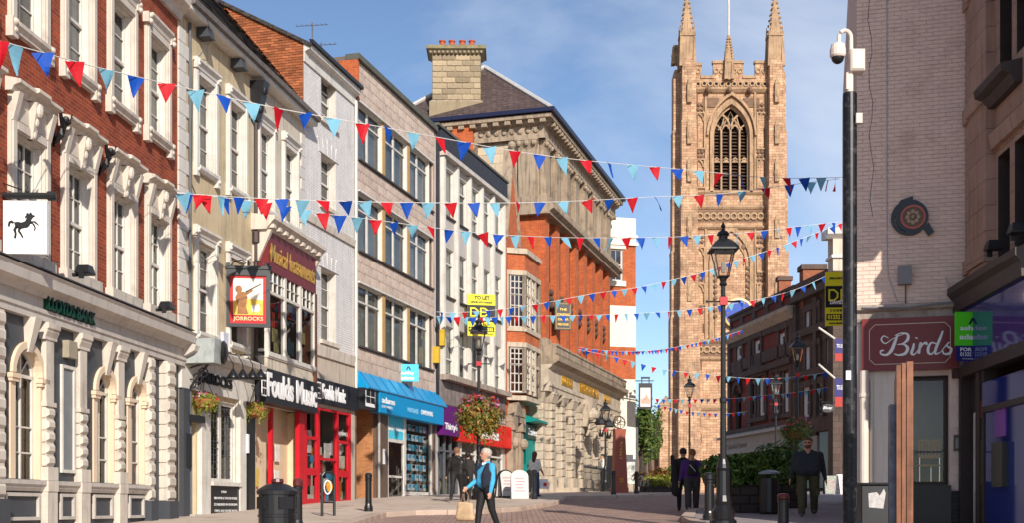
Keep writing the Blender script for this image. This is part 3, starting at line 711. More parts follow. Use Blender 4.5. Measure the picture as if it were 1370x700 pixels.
# hanging pub sign
zsg = Z_B(303); sp = P(303, 438, zsg); k = FPX/zsg
t = thing('hanging_pub_sign', 'black framed pub sign lettered JORROCKS with a picture of a huntsman', 'sign', sp, R(8))
W_, H_ = 57/k, 86/k
mb = MB()
for q in ((0,.09,0,H_),(W_-.09,W_,0,H_),(.09,W_-.09,0,.09),(.09,W_-.09,H_-.33,H_-.16)): mb.box(q[0],q[1],-.06,.06,q[2],q[3])
mb.box(-.05,W_+.05,-.09,.09,H_-.16,H_-.08); mb.box(.09,W_-.09,-.03,.03,H_-.3,H_-.17)
mb.tube([(W_/2,0,H_-.1),(W_/2,0,H_+.1)], .025, 6); mb.tube([(.1,0,H_-.08),(.2,0,H_+.05),(.4,0,H_+.1),(.5,0,H_+.0)], .015, 5); mb.tube([(W_-.1,0,H_-.08),(W_-.2,0,H_+.05),(W_-.4,0,H_+.1)], .015, 5)
for zz in (.8, 1.25): mb.box(-.28,.0,-.03,.03,zz*H_/1.65,zz*H_/1.65+.05); mb.box(-.30,-.24,-.06,.06,zz*H_/1.65-.12,zz*H_/1.65+.16)
mb.build('frame', M_BLACK, t)
MB().box(.09, W_-.09, -.02, .02, .09, H_-.33).build('board', mat('sign red', (.50,.012,.012), .4, .03), t)
px0, px1, pz0, pz1 = .17, W_-.17, .31, H_-.40
o = MB().box(px0, px1, -.028, -.0205, pz0, pz1).build('picture', mat('picture sky', (.70,.66,.58), .6, .12, 3), t)
MB().poly([(px0,-.03,pz0),(px1,-.03,pz0),(px1,-.03,pz0+.38),(px0+.45,-.03,pz0+.42),(px0,-.03,pz0+.36)]).build('painted_field', mat('picture field', (.72,.48,.08), .6, .25, 8), o, fix=False)
hm = MB()
hm.poly([(px0+.10,-.034,pz0+.02),(px0+.38,-.034,pz0+.02),(px0+.33,-.034,pz0+.20),(px0+.36,-.034,pz0+.46),(px0+.28,-.034,pz0+.60),(px0+.12,-.034,pz0+.58),(px0+.05,-.034,pz0+.45),(px0+.12,-.034,pz0+.22)])
hm.poly([(px0+.28,-.035,pz0+.56),(px0+.30,-.035,pz0+.48),(px0+.50,-.035,pz0+.62),(px0+.47,-.035,pz0+.68)])
hm.poly([(px0+.14+.09*math.cos(q*.7),-.0355,pz0+.66+.10*math.sin(q*.7)) for q in range(9)])
hm.build('painted_huntsman', mat('picture brown', (.30,.13,.05), .6, .3, 12), o, fix=False)
hm = MB().quad((px0+.30,-.036,pz0+.60),(px0+.32,-.036,pz0+.57),(px1-.04,-.036,pz1-.14),(px1-.05,-.036,pz1-.12)); hm.build('painted_gun', mat('picture dark', (.06,.04,.03), .6), o, fix=False)
hm = MB().poly([(px0+.46,-.036,pz0+.10),(px0+.62,-.036,pz0+.08),(px0+.68,-.036,pz0+.16),(px0+.64,-.036,pz0+.30),(px0+.58,-.036,pz0+.24),(px0+.46,-.036,pz0+.26)]); hm.build('painted_dog', M_WPRINT, o, fix=False)
text(t, 'JORROCKS', .17, -.021, .14, W_-.34, .13, mat('sign cream', (.75,.60,.30), .5), .006, .015)

# ---------------------------------------------------------------- B2: pale building with oriel, music shop
B2 = Fac(337.3, Z_B(337.3), 407.3, Z_B(407.3), zb)
b2 = B2.root('pale_oriel_building', 'pale rendered building with maroon oriel window over the first music shop', 'building')
s2 = [B2.u(342)+.05, B2.u(377)]
w2 = [(u+.17, u+1.12, ZB(9.75), ZB(11.95)) for u in s2]
lo = (.25, B2.L-.3, ZB(1.2), ZB(4.25)); ori = (.35, B2.L-.45, ZB(5.65), ZB(7.8))
mb = MB().holes(0, B2.L, ZB(.5), ZB(13.3), w2+[lo, ori], .1); shell(mb, B2.L, ZB(.5), ZB(13.3), 8)
mb.build('rendered_wall', M_CREAM2, b2); room(b2, B2.L, ZB(4.5), ZB(13.2), 1.6, M_ROOM, [ZB(4.6), ZB(9.2)])
for i, rc in enumerate(w2):
    o = sash(b2, rc, 2, 4, .10, curtain=['net', 'both'][i]); put('surround', shared('surB', surround_b), o, (0,-.10,0))
quoins(b2, B2.L-.01, .55, ZB(5.6), ZB(13.0), M_WHITE, True)
eaves(b2, B2.L+.25)
MB().tube([(.03,-.10,ZB(13.0)),(.03,-.10,ZB(5.2))], .05, 8).tube([(.03,-.10,ZB(8.9)),(.03,-.1,ZB(8.6))], .11, 8).build('downpipe', mat('brown pipe', (.05,.03,.025), .5), b2)
mb = MB().taper(-.1,.16,-.18,-.0,ZB(11.9),-.16,.22,-.42,-.0,ZB(12.95)); mb.sphere((.03,-.3,ZB(12.7)), .14, 8, 6); mb.sphere((.03,-.2,ZB(12.2)), .12, 8, 6); mb.build('eaves_bracket', M_BLACK, b2)
ox0, ox1, od = .12, B2.L-.15, .42
o = MB().box(ox0, ox1, -od, 0, ZB(7.86), ZB(8.95)).build('oriel_board', M_MAROON, b2)
uu0, uz0 = B2.uz(344, 330, od)
text(o, 'Musical Instruments', ox0+.12, -od-.001, ZB(8.12), ox1-ox0-.24, .52, M_GOLD, .02, .01, .15)
z = ZB(8.95)
MB().prism([(-.0,z),(-od-.02,z),(-od-.06,z+.06),(-od-.2,z+.22),(-od-.26,z+.26),(-od-.26,z+.36),(0,z+.44)], ox0-.2, ox1+.2).build('oriel_cornice', M_STONEW, b2)
for i in range(9):
    x = ox0-.1 + i*(ox1-ox0+.1)/8.5; MB().box(x, x+.16, -od-.20, -od-.02, z+.05, z+.15).build('modillion', M_STONEW, b2)
for x in (ox0-.1, ox1-.02): MB().taper(x, x+.14, -.16, 0, ZB(8.1), x, x+.14, -od-.12, 0, z).build('oriel_console', M_STONEW, b2)
mb = MB(); n = 3; oz0, oz1 = ZB(5.65), ZB(7.86)
for i in range(n+1):
    x = ox0 + (ox1-ox0-.12)*i/n; mb.box(x, x+.12, -od, -od+.12, oz0, oz1)
mb.box(ox0, ox1, -od+.01, -od+.1, oz1-.62, oz1-.54); mb.box(ox0, ox1, -od-.02, -od+.11, oz0-.12, oz0); mb.box(ox0, ox0+.1, -od+.12, 0, oz0, oz0+.08)
for i in range(12): x = ox0+.1 + (ox1-ox0-.2)*i/11; mb.box(x-.012, x+.012, -od+.02, -od+.08, oz1-.54, oz1)
mb.box(ox0, ox1, -od+.02, -od+.08, oz1-.29, oz1-.27); mb.box(ox0, ox1, -od+.005, 0, oz0-.16, oz0-.121)
o = mb.build('oriel_window', M_WHITE, b2)
MB().quad((ox0,-od+.06,oz0),(ox1,-od+.06,oz0),(ox1,-od+.06,oz1),(ox0,-od+.06,oz1)).quad((ox0+.05,0,oz0),(ox0+.05,-od,oz0),(ox0+.05,-od,oz1),(ox0+.05,0,oz1)).build('pane', M_GLASS, o, fix=False)
MB().box(ox1-.10, ox1+.06, -od-.02, 0, ZB(4.9), ZB(7.86)).build('corner_post', mat('brown post', (.13,.05,.03), .5), b2)
rb = random.Random(3)
for i in range(14):
    x = ox0+.2+rb.random()*(ox1-ox0-.5); zz = oz0+.1+rb.random()*1.3
    MB().box(x, x+.18+.2*rb.random(), -.12, -.1, zz, zz+.25+.3*rb.random()).build('window_display', mat('display%d' % (i % 4), [(.5,.06,.03),(.06,.10,.12),(.55,.45,.2),(.10,.16,.30)][i % 4], .5, .3, 6), b2)
MB().box(ox0+.02, ox1-.12, -od+.04, 0, ZB(5.18), ZB(5.485)).build('oriel_apron', M_CREAM2, b2)
fz0, fz1 = ZB(4.25), ZB(5.17)
o = MB().box(-.0, B2.L-.06, -.45, -.001, fz0, fz1).build('shop_fascia', mat('charcoal fascia', (.018,.019,.024), .45, .1), b2)
u0 = B2.u(352, .45); text(o, 'Foulds Music', u0+.28, -.451, fz0+.16, B2.L-.45-u0, .66, M_WPRINT, .02, .035)
MB().box(u0-.12, u0+.2, -.47, -.451, fz0+.14, fz0+.80).build('pictogram', M_WPRINT, o)
mb = MB()
for i in range(2):
    for j in range(3): mb.box(u0-.09+i*.14, u0+.03+i*.14, -.475, -.4701, fz0+.18+j*.2, fz0+.34+j*.2)
mb.build('pictogram_marks', M_PRINT, o)
# shop front
SH_CREAM = mat('shop interior cream', (.66,.53,.36), .8, .08)
mb = MB()
for x0, x1 in ((lo[0]-.02, lo[0]+.14), (1.66, 1.80)): mb.box(x0, x1, .10, .22, lo[2], lo[3])
mb.box(lo[0], lo[1], .10, .22, lo[2], lo[2]+.18)
o = mb.build('shop_front', M_RED, b2)
MB().box(B2.L-.80, B2.L-.36, -.14, .0, ZB(1.1), fz0-.002).build('red_pilaster', M_RED, b2)
mb = MB(); mb.quad((.1,.42,lo[2]),(B2.L-.1,.42,lo[2]),(B2.L-.1,.42,lo[3]+.3),(.1,.42,lo[3]+.3)); mb.quad((B2.L-.32,.2,lo[2]),(B2.L-.32,.42,lo[2]),(B2.L-.32,.42,lo[3]),(B2.L-.32,.2,lo[3])); mb.build('display_back', SH_CREAM, b2)
for i, (x, zz) in enumerate(((.5,2.0),(.95,2.0),(2.0,2.0),(2.5,2.0),(.6,2.75),(2.1,2.75),(2.55,2.75))):
    p = MB().box(x, x+.36, .34, .36, ZB(zz), ZB(zz+.5)).build('poster', mat('poster%d' % (i % 3), [(.7,.68,.62),(.60,.45,.10),(.45,.03,.03)][i % 3], .5, .2, 6), b2)

# ---------------------------------------------------------------- C: white painted brick building
Z_C = lambda x: 36.35*684/(1090-x)
C = Fac(406.2, Z_C(406.2), 474.6, Z_C(474.6), zb)
c_ = C.root('white_brick_building', 'tall narrow white painted brick building with an orange brick gable, second music shop', 'building')
cw = [C.rect(429.5, 449.5, 96, 157), C.rect(429.5, 449.5, 203, 272), C.rect(429.5, 449.5, 357, 455)]
zt = ZB(15.35)
sh = (.12, C.L-.45, ZB(1.35), ZB(4.55))
mb = MB().holes(0, C.L, ZB(6.4), zt, cw, .32); mb.build('painted_brick_wall', M_WBRICK, c_)
mb = MB().holes(0, C.L, ZB(.5), ZB(6.4), [sh], .12); 
mb.quad((C.L-.01,0,ZB(.5)),(C.L-.01,8,ZB(.5)),(C.L-.01,8,zt),(C.L-.01,0,zt)); mb.build('stone_wall', mat('stained shop stone', (.50,.42,.34), .8, .1, 2, .2, streak=.4), c_)
room(c_, C.L, ZB(.6), ZB(15.2), 1.6, None, [ZB(5.2), ZB(9.8), ZB(12.9)])
for i, rc in enumerate(cw):
    o = sash(c_, rc, 2, 4, .24, curtain=['r', 'blind', 'r'][i])
    MB().box(-.12, rc[1]-rc[0]+.12, -.34, -.02, -.12, -.0).build('sill', M_STONEW, o)
    if i:
        m_ = MB(); ww = rc[1]-rc[0]; hh = rc[3]-rc[2]
        for j in range(5):
            x0 = -.18 + j*(ww+.36)/5; k = (j-2)*.06
            m_.taper(x0+.01, x0+(ww+.36)/5-.01, -.265, -.2401, hh+.0, x0+.01+k, x0+(ww+.36)/5-.01+k, -.265, -.2401, hh+.45+(.1 if j == 2 else 0))
        m_.build('lintel', M_WBRICK, o)
MB().prism([(-.001,zt-.35),(-.05,zt-.35),(-.05,zt-.05),(-.22,zt+.02),(-.24,zt+.16),(.0,zt+.2)], -.02, C.L).build('eaves_board', M_WHITE, c_)
MB().prism([(-.24,zt+.16),(-.34,zt+.17),(-.34,zt+.27),(-.2,zt+.3)], -.05, C.L-.02).build('gutter', M_BLACK, c_)
for zz, w_ in ((C.z(410, 284), .24), (C.z(407.5, 456), .34)):
    MB().prism([(-.001,zz-w_),(-.06,zz-w_),(-.09,zz-.05),(-.09,zz),(-.001,zz+.02)], 0, C.L-.02).build('string_course', M_STONEW, c_)
MB().tube([(C.L-.06,-.07,zt-.2),(C.L-.06,-.07,ZB(5.3))], .05, 8).build('downpipe', M_WHITE, c_)
# gable: wall facing down the street above the lower roof, laid brick by brick
gm_ = MB(); gt = lambda y: ZB(15.62)+.53*y if y < 4.5 else ZB(15.62)+.53*4.5-.53*(y-4.5)
gm_.poly([(.03,.02,ZB(12.5)),(.03,9,ZB(12.5)),(.03,9,gt(9)),(.03,4.5,gt(4.5)),(.03,.02,gt(.02))]); 
gob = gm_.build('gable_wall', M_MORTAR, c_)
n = 0
for r_ in range(60):
    z0 = ZB(13.1)+r_*.079
    for k in range(16):
        y0 = .03 + k*.235 - (.117 if r_ % 2 else 0); y1 = y0+.225; y0 = max(y0, .03)
        if z0+.07 > gt(y1)-.05 or z0+.08 < ZB(13.45)+1.2*y0 or y0 > 3.1 or n >= 300: continue
        dx = random.uniform(-.006, .006)
        put('brick', piece(M_GABLE), gob, (.018+dx, (y0+y1)/2, z0+.0345), 0, (.05, y1-y0-.002, .067)); n += 1
rf = MB()
rf.quad((-.08,-.3,ZB(15.5)),(C.L,-.3,ZB(15.5)),(C.L,4.6,gt(4.5)+.12),(-.08,4.6,gt(4.5)+.12)); rf.quad((-.08,4.6,gt(4.5)+.12),(C.L,4.6,gt(4.5)+.12),(C.L,9,ZB(15.5)),(-.08,9,ZB(15.5)))
rf.quad((-.08,-.3,ZB(15.5)),(-.08,4.6,gt(4.5)+.12),(-.08,4.6,gt(4.5)+.0),(-.08,-.3,ZB(15.38)))
rf.build('slate_roof', M_SLATE, c_)
# rooftop aerials
for i, (x, y, Zq) in enumerate(((418, 34, 39.5), (430, 60, 39.8))):
    p = P(x, y+26, Zq); t = thing('television_aerial', ['taller', 'lower'][i] + ' of two rooftop television aerials above the white brick building', 'aerial', p, R(20), 'rooftop aerials')
    mb = MB().tube([(0,0,-.5),(0,0,.75)], .02, 5); mb.build('mast', M_LEAD, t)
    mb = MB().tube([(-.55,0,.55),(.5,0,.75)], .012, 4)
    for k in range(7): mb.tube([(-.5+k*.16,-.2,.56+k*.032-.1),(-.5+k*.16,.2,.56+k*.032+.12)], .008, 4)
    mb.build('antenna', M_LEAD, t)
# second music shop front
fz0, fz1 = C.z(409, 536, .1), C.z(410, 503, .1)
CHF = mat('charcoal fascia', (0,0,0))
o = MB().box(-.02, C.L+.02, -.14, -.001, fz0, fz1).build('shop_fascia', CHF, c_)
u0 = C.u(425, .14); u1 = C.u(461, .14)
text(o, 'Foulds Music', u0+.36, -.141, fz0+.14, u1-u0-.3, .48, M_WPRINT, .02, .035)
MB().box(u0-.05, u0+.25, -.15, -.141, fz0+.12, fz0+.64).build('pictogram', M_WPRINT, o)
mb = MB()
for i in range(2):
    for j in range(3): mb.box(u0-.03+i*.13, u0+.08+i*.13, -.155, -.1501, fz0+.15+j*.16, fz0+.28+j*.16)
mb.build('pictogram_marks', M_PRINT, o)
sx = [sh[0], sh[0]+ (sh[1]-sh[0])*.28, sh[0]+(sh[1]-sh[0])*.70, sh[1]]
mb = MB()
for x in sx: mb.box(x-.07, x+.07, -.02, .10, sh[2], sh[3])
mb.box(sh[0], sh[1], -.01, .09, sh[2], sh[2]+.12); mb.box(sh[0], sh[1], -.01, .09, sh[3]-.08, sh[3])
for x0, x1 in ((sx[0], sx[1]), (sx[2], sx[3])):
    for q, t_ in ((2.15, .10), (1.05, .22), (.12, .2)): mb.box(x0, x1, -.008, .088, sh[2]+q, sh[2]+q+t_)
    for x in (x0+.07, x1-.14): mb.box(x, x+.07, -.006, .086, sh[2], sh[2]+2.2)
mb.box(sx[1], sx[2], -.008, .088, sh[2]+1.55, sh[2]+1.63)
o = mb.build('shop_front', M_RED, c_)
MB().quad((sh[0],.05,sh[2]),(sh[1],.05,sh[2]),(sh[1],.05,sh[3]),(sh[0],.05,sh[3])).build('pane', M_SHOPG, o, fix=False)
text(o, 'ENTRANCE', sx[2]+.12, .03, sh[2]+2.42, sx[3]-sx[2]-.24, .12, M_WPRINT, .005)
rb = random.Random(5)
for i in range(26):
    x = sh[0]+.1+rb.random()*(sh[1]-sh[0]-.5); zz = sh[2]+.15+rb.random()*1.9
    MB().box(x, x+.18+.28*rb.random(), .10+.12*rb.random(), .26, zz, zz+.2+.5*rb.random()).build('window_display', mat('displayc%d' % (i % 6), [(.7,.68,.64),(.06,.28,.45),(.55,.16,.02),(.5,.03,.04),(.03,.03,.035),(.65,.62,.5)][i % 6], .5, .3, 6), c_)
# ---------------------------------------------------------------- D: concrete-clad office with blue shop
zb = 1.0
ZD = lambda q: q - zb
Z_D = lambda x: 40.45*655/(1130-x)
D = Fac(475.2, Z_D(475.2), 581, Z_D(581), zb)
d_ = D.root('clad_office_building', 'four storey office in stained pink concrete panels with three window bands, blue shop below', 'building')
rows = [(ZD(13.30), ZD(15.22)), (ZD(10.18), ZD(12.18)), (ZD(6.92), ZD(9.04))]
us, ue = D.u(478.5), D.u(577.5)
hol = [(us, ue, a, b) for a, b in rows]
passage = (.15, D.u(506), ZD(1.2), ZD(4.95)); shop = (D.u(518), D.u(578), ZD(1.45), ZD(4.95))
ztop = ZD(16.75)
mb = MB().holes(0, D.L, ZD(1.0), ztop, hol+[passage, shop], .18, .02); shell(mb, D.L, ZD(1.0), ztop, 10)
mb.build('frame_wall', M_CLADJ, d_); room(d_, D.L, ZD(4.9), ztop-.1, 1.9, M_ROOM, [ZD(6.2), ZD(9.6), ZD(12.7)])
bands = [(ZD(5.6), rows[2][0]-.07, 3), (rows[2][1]+.07, rows[1][0]-.07, 3), (rows[1][1]+.07, rows[0][0]-.07, 3), (rows[0][1]+.07, ztop-.14, 4)]
for z0, z1, n in bands:
    hh = (z1-z0)/n
    for j in range(n):
        m_ = 6; off = (.5 if j % 2 else 0)
        for k in range(-1, m_+1):
            xa = max(.06, (k+off)*D.L/m_); xb = min(D.L-.06, (k+1+off)*D.L/m_)
            if xb-xa > .1: block('cladding_panel', M_CLAD, d_, xa+.006, xb-.006, -.03, .03, z0+j*hh+.006, z0+(j+1)*hh-.006)
for x0, x1 in ((.0, us-.02), (ue+.02, D.L)):
    for z0, z1 in rows: MB().box(x0+.02, x1-.02, -.03, .03, z0-.06, z1+.06).build('side_pier', M_CLAD, d_)
MB().box(-.03, D.L, -.16, .35, ztop-.14, ztop+.05).build('coping', mat('dark coping', (.10,.10,.085), .8, .2, 3), d_)
MB().box(-.02, .10, -.10, .6, ztop-1.5, ztop-.145).build('parapet_return', M_ORANGEB, d_)
for z0, z1 in rows:
    ww = (ue-us)
    for g in range(3):
        xa, xb = us + ww*g/3, us + ww*(g+1)/3
        w_, h_ = xb-xa-.28, z1-z0
        o = sash(d_, (xa+.0, xa+w_, z0, z1), 2, 1, .10, fr=.05, bar=.14, meet=False, gm=M_GLASS, curtain=None)
        MB().box(.05, w_-.05, .0, .06, h_*.72, h_*.72+.06).build('transom', M_WHITE, o)
        q = MB()
        for i in range(10): q.box(.06+(w_-.12)*i/10, .06+(w_-.12)*(i+.93)/10, .13+.004*(i % 2), .14, .02, h_-.05)
        q.build('blind', mat('grey blind%d' % ((g*7+int(z0)) % 3), [(.34,.33,.30),(.26,.26,.25),(.42,.39,.33)][(g*7+int(z0)) % 3], .9, .25, 1.2), o)
        if g < 2: MB().box(xa+w_+.02, xb-.02, -.02, .16, z0, z1).build('mullion', M_BUFFM, d_)
    MB().box(us-.05, ue+.05, -.12, .0, z0-.06, z0-.0).build('sill', mat('dark sill', (.07,.06,.055), .7), d_)
    MB().box(us-.05, ue+.05, -.10, .0, z1+.005, z1+.065).build('head_trim', M_WHITE, d_)
# brick-lined passage
mb = MB(); x0, x1, z0, z1 = passage
PB = mat('passage brick', (.50,.20,.07), .85, .2, 2, .4, brick=(.225,.075,.009,(.40,.15,.05),(.36,.25,.17),.5))
mb.quad((x1,.02,z0),(x1,5,z0),(x1,5,z1),(x1,.02,z1)); mb.quad((x0,.02,z0),(x0,.02,z1),(x0,5,z1),(x0,5,z0)); mb.quad((x0,2.2,z0),(x1,2.2,z0),(x1,2.2,z1),(x0,2.2,z1)); mb.quad((x0,.02,z1),(x0,5,z1),(x1,5,z1),(x1,.02,z1))
mb.build('passage_wall', PB, d_)
MB().tube([(x1-.05,-.05,z0+.3),(x1-.05,-.05,z1)], .05, 8).build('downpipe', mat('grey pipe', (.34,.32,.30), .6), d_)
MB().box(D.u(506.5), D.u(517), -.06, .015, ZD(1.1), ZD(5.0)).build('pier', mat('brown granite', (.12,.08,.06), .5, .2, 8), d_)
text(d_, '8 North', 0, 0, 0, .01, .01, M_WPRINT, .001) if False else None
mb = MB()
for i in range(6): zz = ZD(3.05)+i*.17 - (.6 if i > 2 else 0); mb.box(D.u(510), D.u(513), -.066, -.061, zz, zz+.11)
mb.build('house_number', M_WPRINT, d_)
MB().box(D.u(578.3), D.L-.02, -.06, .015, ZD(1.1), ZD(5.5)).build('pier', mat('brown granite', (0,0,0)), d_)
# boxed music shop sign over the passage
CHF = mat('charcoal fascia', (0,0,0)); bz0, bz1 = D.z(478, 546, .3), D.z(478, 517, .3); bxe = D.u(505, .3)
o2 = MB().box(-.02, bxe, -.34, -.001, bz0, bz1).build('passage_sign', CHF, d_)
pc = bxe-.75; MB().box(pc-.42, pc+.42, -.35, -.341, bz0+.10, bz1-.08).build('pictogram', M_WPRINT, o2)
mb = MB(); zc_ = (bz0+bz1)/2
for i in range(2):
    for j in range(2): mb.box(pc-.38+i*.40, pc-.02+i*.40, -.356, -.3501, zc_-.14+j*.24, zc_+.07+j*.24)
mb.build('pictogram_marks', M_PRINT, o2)
# blue canopy and fascia
fx0 = D.u(507, .35)
f0, f1 = ZD(4.72), ZD(5.42)
o = MB().box(fx0, D.L+.0, -.40, .0, f0, f1).build('shop_fascia', M_BLUE, d_)
text(o, 'adams', fx0+.15, -.401, f0+.34, 1.25, .22, M_WPRINT, .01, .02); text(o, 'ESTATE AGENTS', fx0+.15, -.401, f0+.18, 1.0, .09, M_WPRINT, .006)
text(o, 'MORTGAGES', fx0+2.7, -.401, f0+.22, 1.15, .17, mat('pale blue lettering', (.25,.55,.75), .5), .006, .02); text(o, 'CONVEYANCING', fx0+4.15, -.401, f0+.24, 1.35, .18, M_WPRINT, .006, .02)
MB().prism([(.0,f1+.66),(-.42,f1+.10),(-.44,f1+.06),(-.40,f1+.02),(.0,f1+.02)], D.u(477.5), D.L+.35).build('canopy', M_BLUE, d_)
for k in range(9):
    x = D.u(477.5)+.2+k*(D.L-.1)/9; MB().tube([(x,-.01,f1+.67),(x,-.43,f1+.105)], .018, 5).build('canopy_rib', mat('canopy rib', (.004,.15,.33), .4), d_)
# shop front: door and window
sx0, sx1 = shop[0], shop[1]; dm = sx0 + (D.u(541)-sx0)
mb = MB()
for x in (sx0, dm-.05, dm+.05, sx1-.12): mb.box(x, x+.12, -.01, .10, shop[2], shop[3])
mb.box(sx0, dm, -.005, .095, shop[2]+2.35, shop[2]+2.47); mb.box(dm, sx1, -.02, .12, shop[2]+.42, shop[2]+.56); mb.box(sx0, sx1, -.006, .096, shop[3]-.1, shop[3])
mb.box(sx0+.12, dm-.05, .0, .09, shop[2], shop[2]+.16); mb.box(sx0+.12, dm-.05, .0, .09, shop[2]+1.05, shop[2]+1.13)
mb.tube([(dm-.3,-.08,shop[2]+.6),(dm-.3,-.08,shop[2]+1.5)], .025, 6)
o = mb.build('shop_front', M_WHITE, d_)
MB().quad((sx0,.05,shop[2]),(sx1,.05,shop[2]),(sx1,.05,shop[3]),(sx0,.05,shop[3])).build('pane', M_SHOPG, o, fix=False)
MB().box(dm+.05, sx1, -.02, .10, shop[2]-.4, shop[2]+.41).build('stall_riser', mat('brown granite', (0,0,0)), d_)
p = MB().box(sx0+.14, dm-.07, .02, .04, shop[2]+2.48, shop[3]-.12).build('transom_panel', M_CYAN, o); text(p, 'ashley adams', sx0+.18, .018, shop[2]+2.72, dm-sx0-.3, .26, M_WPRINT, .004, .02)
mb = MB(); mb.quad((sx0,1.8,shop[2]),(sx1,1.8,shop[2]),(sx1,1.8,shop[3]),(sx0,1.8,shop[3])); mb.quad((sx0,.1,shop[3]),(sx0,1.8,shop[3]),(sx1,1.8,shop[3]),(sx1,.1,shop[3])); mb.quad((sx1,.1,shop[2]),(sx1,1.8,shop[2]),(sx1,1.8,shop[3]),(sx1,.1,shop[3])); mb.build('shop_interior', mat('shop interior', (.22,.20,.18), .9, .2, 1), d_)
CA = mat('card cyan', (.10,.42,.60), .5); CW = mat('card white', (.72,.75,.75), .5)
for i in range(6):
    mb = MB(); x = dm+.3+i*(sx1-dm-.6)/6
    mb.tube([(x+.15,.16,shop[2]+.4),(x+.15,.16,shop[3]-.3)], .008, 4); ho = mb.build('card_wire', M_LEAD, d_)
    for j in range(7):
        z0 = shop[2]+.62+j*.38
        block('property_card', CW if (i+j) % 3 else CA, ho, x, x+.30, .12, .14, z0, z0+.24); block('property_photo', CA if (i*3+j) % 4 else M_PRINT, ho, x+.03, x+.27, .11, .118, z0+.1, z0+.22)
# projecting estate agent sign
k = FPX/44.6; p0 = P(530, 511, 44.6)
t = thing('projecting_shop_sign', 'cyan projecting sign reading ashley adams above the blue shop canopy', 'sign', p0, R(6))
MB().box(0, 30/k, -.05, .05, 0, 23/k).build('board', M_CYAN, t); MB().box(.1, .2, .05, .5, .2, .3).build('bracket', M_LEAD, t)
text(t, 'ashley', 7/k, -.051, 8.0/k, 17/k, 5.5/k, M_WPRINT, .006, .03); text(t, 'adams', 7/k, -.051, 2.2/k, 17/k, 5/k, M_WPRINT, .006, .03)
MB().add([(13/k,-.052,15/k),(15/k,-.052,20/k),(17.5/k,-.052,20/k),(20/k,-.052,15/k),(18/k,-.052,15/k),(16.2/k,-.052,18.6/k),(14.8/k,-.052,15/k)], [(0,1,5,6),(1,2,3,4,5)]).build('emblem', M_NAVY, t, fix=False)
for x, y in ((579, 475), (586, 452)):
    MB().box(D.u(x)-.1, D.u(x)+.12, -.28, -.02, D.z(x, y)-.35, D.z(x, y)+.3).build('alarm_box', mat('alarm yellow', (.62,.40,.04), .5), d_)

# ---------------------------------------------------------------- E: white-finned office with two shops
Z_E = lambda x: 48.3*612/(1195-x)
E = Fac(583, Z_E(583), 676.5, Z_E(676.5), zb)
e_ = E.root('white_finned_building', 'office with tall white fins and dark roof band over a purple and a red shop', 'building')
ex0, ex1 = E.u(590.5), E.u(671.5)
er = [(ZD(13.5), ZD(15.5)), (ZD(10.15), ZD(12.2)), (ZD(6.95), ZD(8.95))]
n = 5; pw = (ex1-ex0)/n; holes_e = []
for z0, z1 in er:
    for k in range(n): holes_e.append((ex0+k*pw+.10, ex0+(k+1)*pw-.14, z0, z1))
eshop = [(.25, E.u(614)-.2, ZD(1.6), ZD(4.7)), (E.u(616), E.L-.5, ZD(1.6), ZD(4.6))]
ztop = ZD(16.9)
mb = MB().holes(0, E.L, ZD(1), ztop, holes_e+eshop, .16); shell(mb, E.L, ZD(1), ztop, 10); mb.build('spandrel_wall', M_GREYP, e_)
room(e_, E.L, ZD(4.9), ztop-.1, 1.7, M_ROOM, [ZD(6.3), ZD(9.5), ZD(12.8)])
for i, h_ in enumerate(holes_e):
    o = sash(e_, h_, 2 if i % 5 in (1, 3) else 1, 1, .08, fr=.06, bar=.05, meet=False, gm=M_GLASS, curtain=('net', 'r', 'net', 'blind', 'net')[(i*3) % 5])
    MB().box(.0, h_[1]-h_[0], -.02, .06, (h_[3]-h_[2])*(.66 if i % 2 else .3), (h_[3]-h_[2])*(.66 if i % 2 else .3)+.06).build('transom', M_WHITE, o)
    MB().box(h_[0]-.05, h_[1]+.05, -.10, .0, h_[2]-.07, h_[2]-.005).build('sill', mat('dark sill', (0,0,0)), e_)
for k in range(n+1): MB().box(ex0+k*pw-.11, ex0+k*pw+.07, -.18, -.002, ZD(6.85), ZD(15.78)).build('fin', M_WHITE, e_)
MB().box(ex0-.2, ex1+.2, -.30, -.001, ZD(15.8), ZD(15.98)).build('head_beam', M_STONEG, e_); MB().box(ex0-.2, ex1+.25, -.42, -.001, ZD(6.62), ZD(6.84)).build('ledge', mat('stained ledge', (.34,.27,.22), .8, .2, 3, streak=.4), e_)
MB().box(.0, .34, -.04, -.001, ZD(5.3), ztop).build('dark_pier', M_DKCLAD, e_)
n2 = 14
for k in range(n2): block('roof_panel', M_DKCLAD, e_, .35+(E.L-.35)*k/n2, .35+(E.L-.35)*(k+1)/n2-.015, -.10, .0, ZD(15.99), ztop-.02)
MB().box(-.05, E.L+.05, -.16, .3, ztop-.02, ztop+.08).build('coping', mat('dark coping', (0,0,0)), e_)
for k in range(9): block('stained_panel', mat('stained panel', (.20,.165,.15), .85, .3, 2, streak=.6, rnd=.2), e_, .3+(E.L-.5)*k/9, .3+(E.L-.5)*(k+1)/9-.02, -.06, -.001, ZD(5.65), ZD(6.6))
px1 = E.u(614.5, .3)
o = MB().box(.08, px1, -.32, -.001, ZD(4.35), ZD(5.55)).build('purple_fascia', M_PURPLE, e_)
text(o, 'Thirty6', px1-1.75, -.321, ZD(4.5), 1.45, .36, M_WPRINT, .01, .03)
o = MB().box(px1+.03, E.L-.05, -.32, -.001, ZD(4.2), ZD(5.2)).build('red_fascia', M_SCARLET, e_)
text(o, 'Ladbrokes', px1+2.6, -.321, ZD(4.45), 2.6, .5, M_WPRINT, .01, .04)
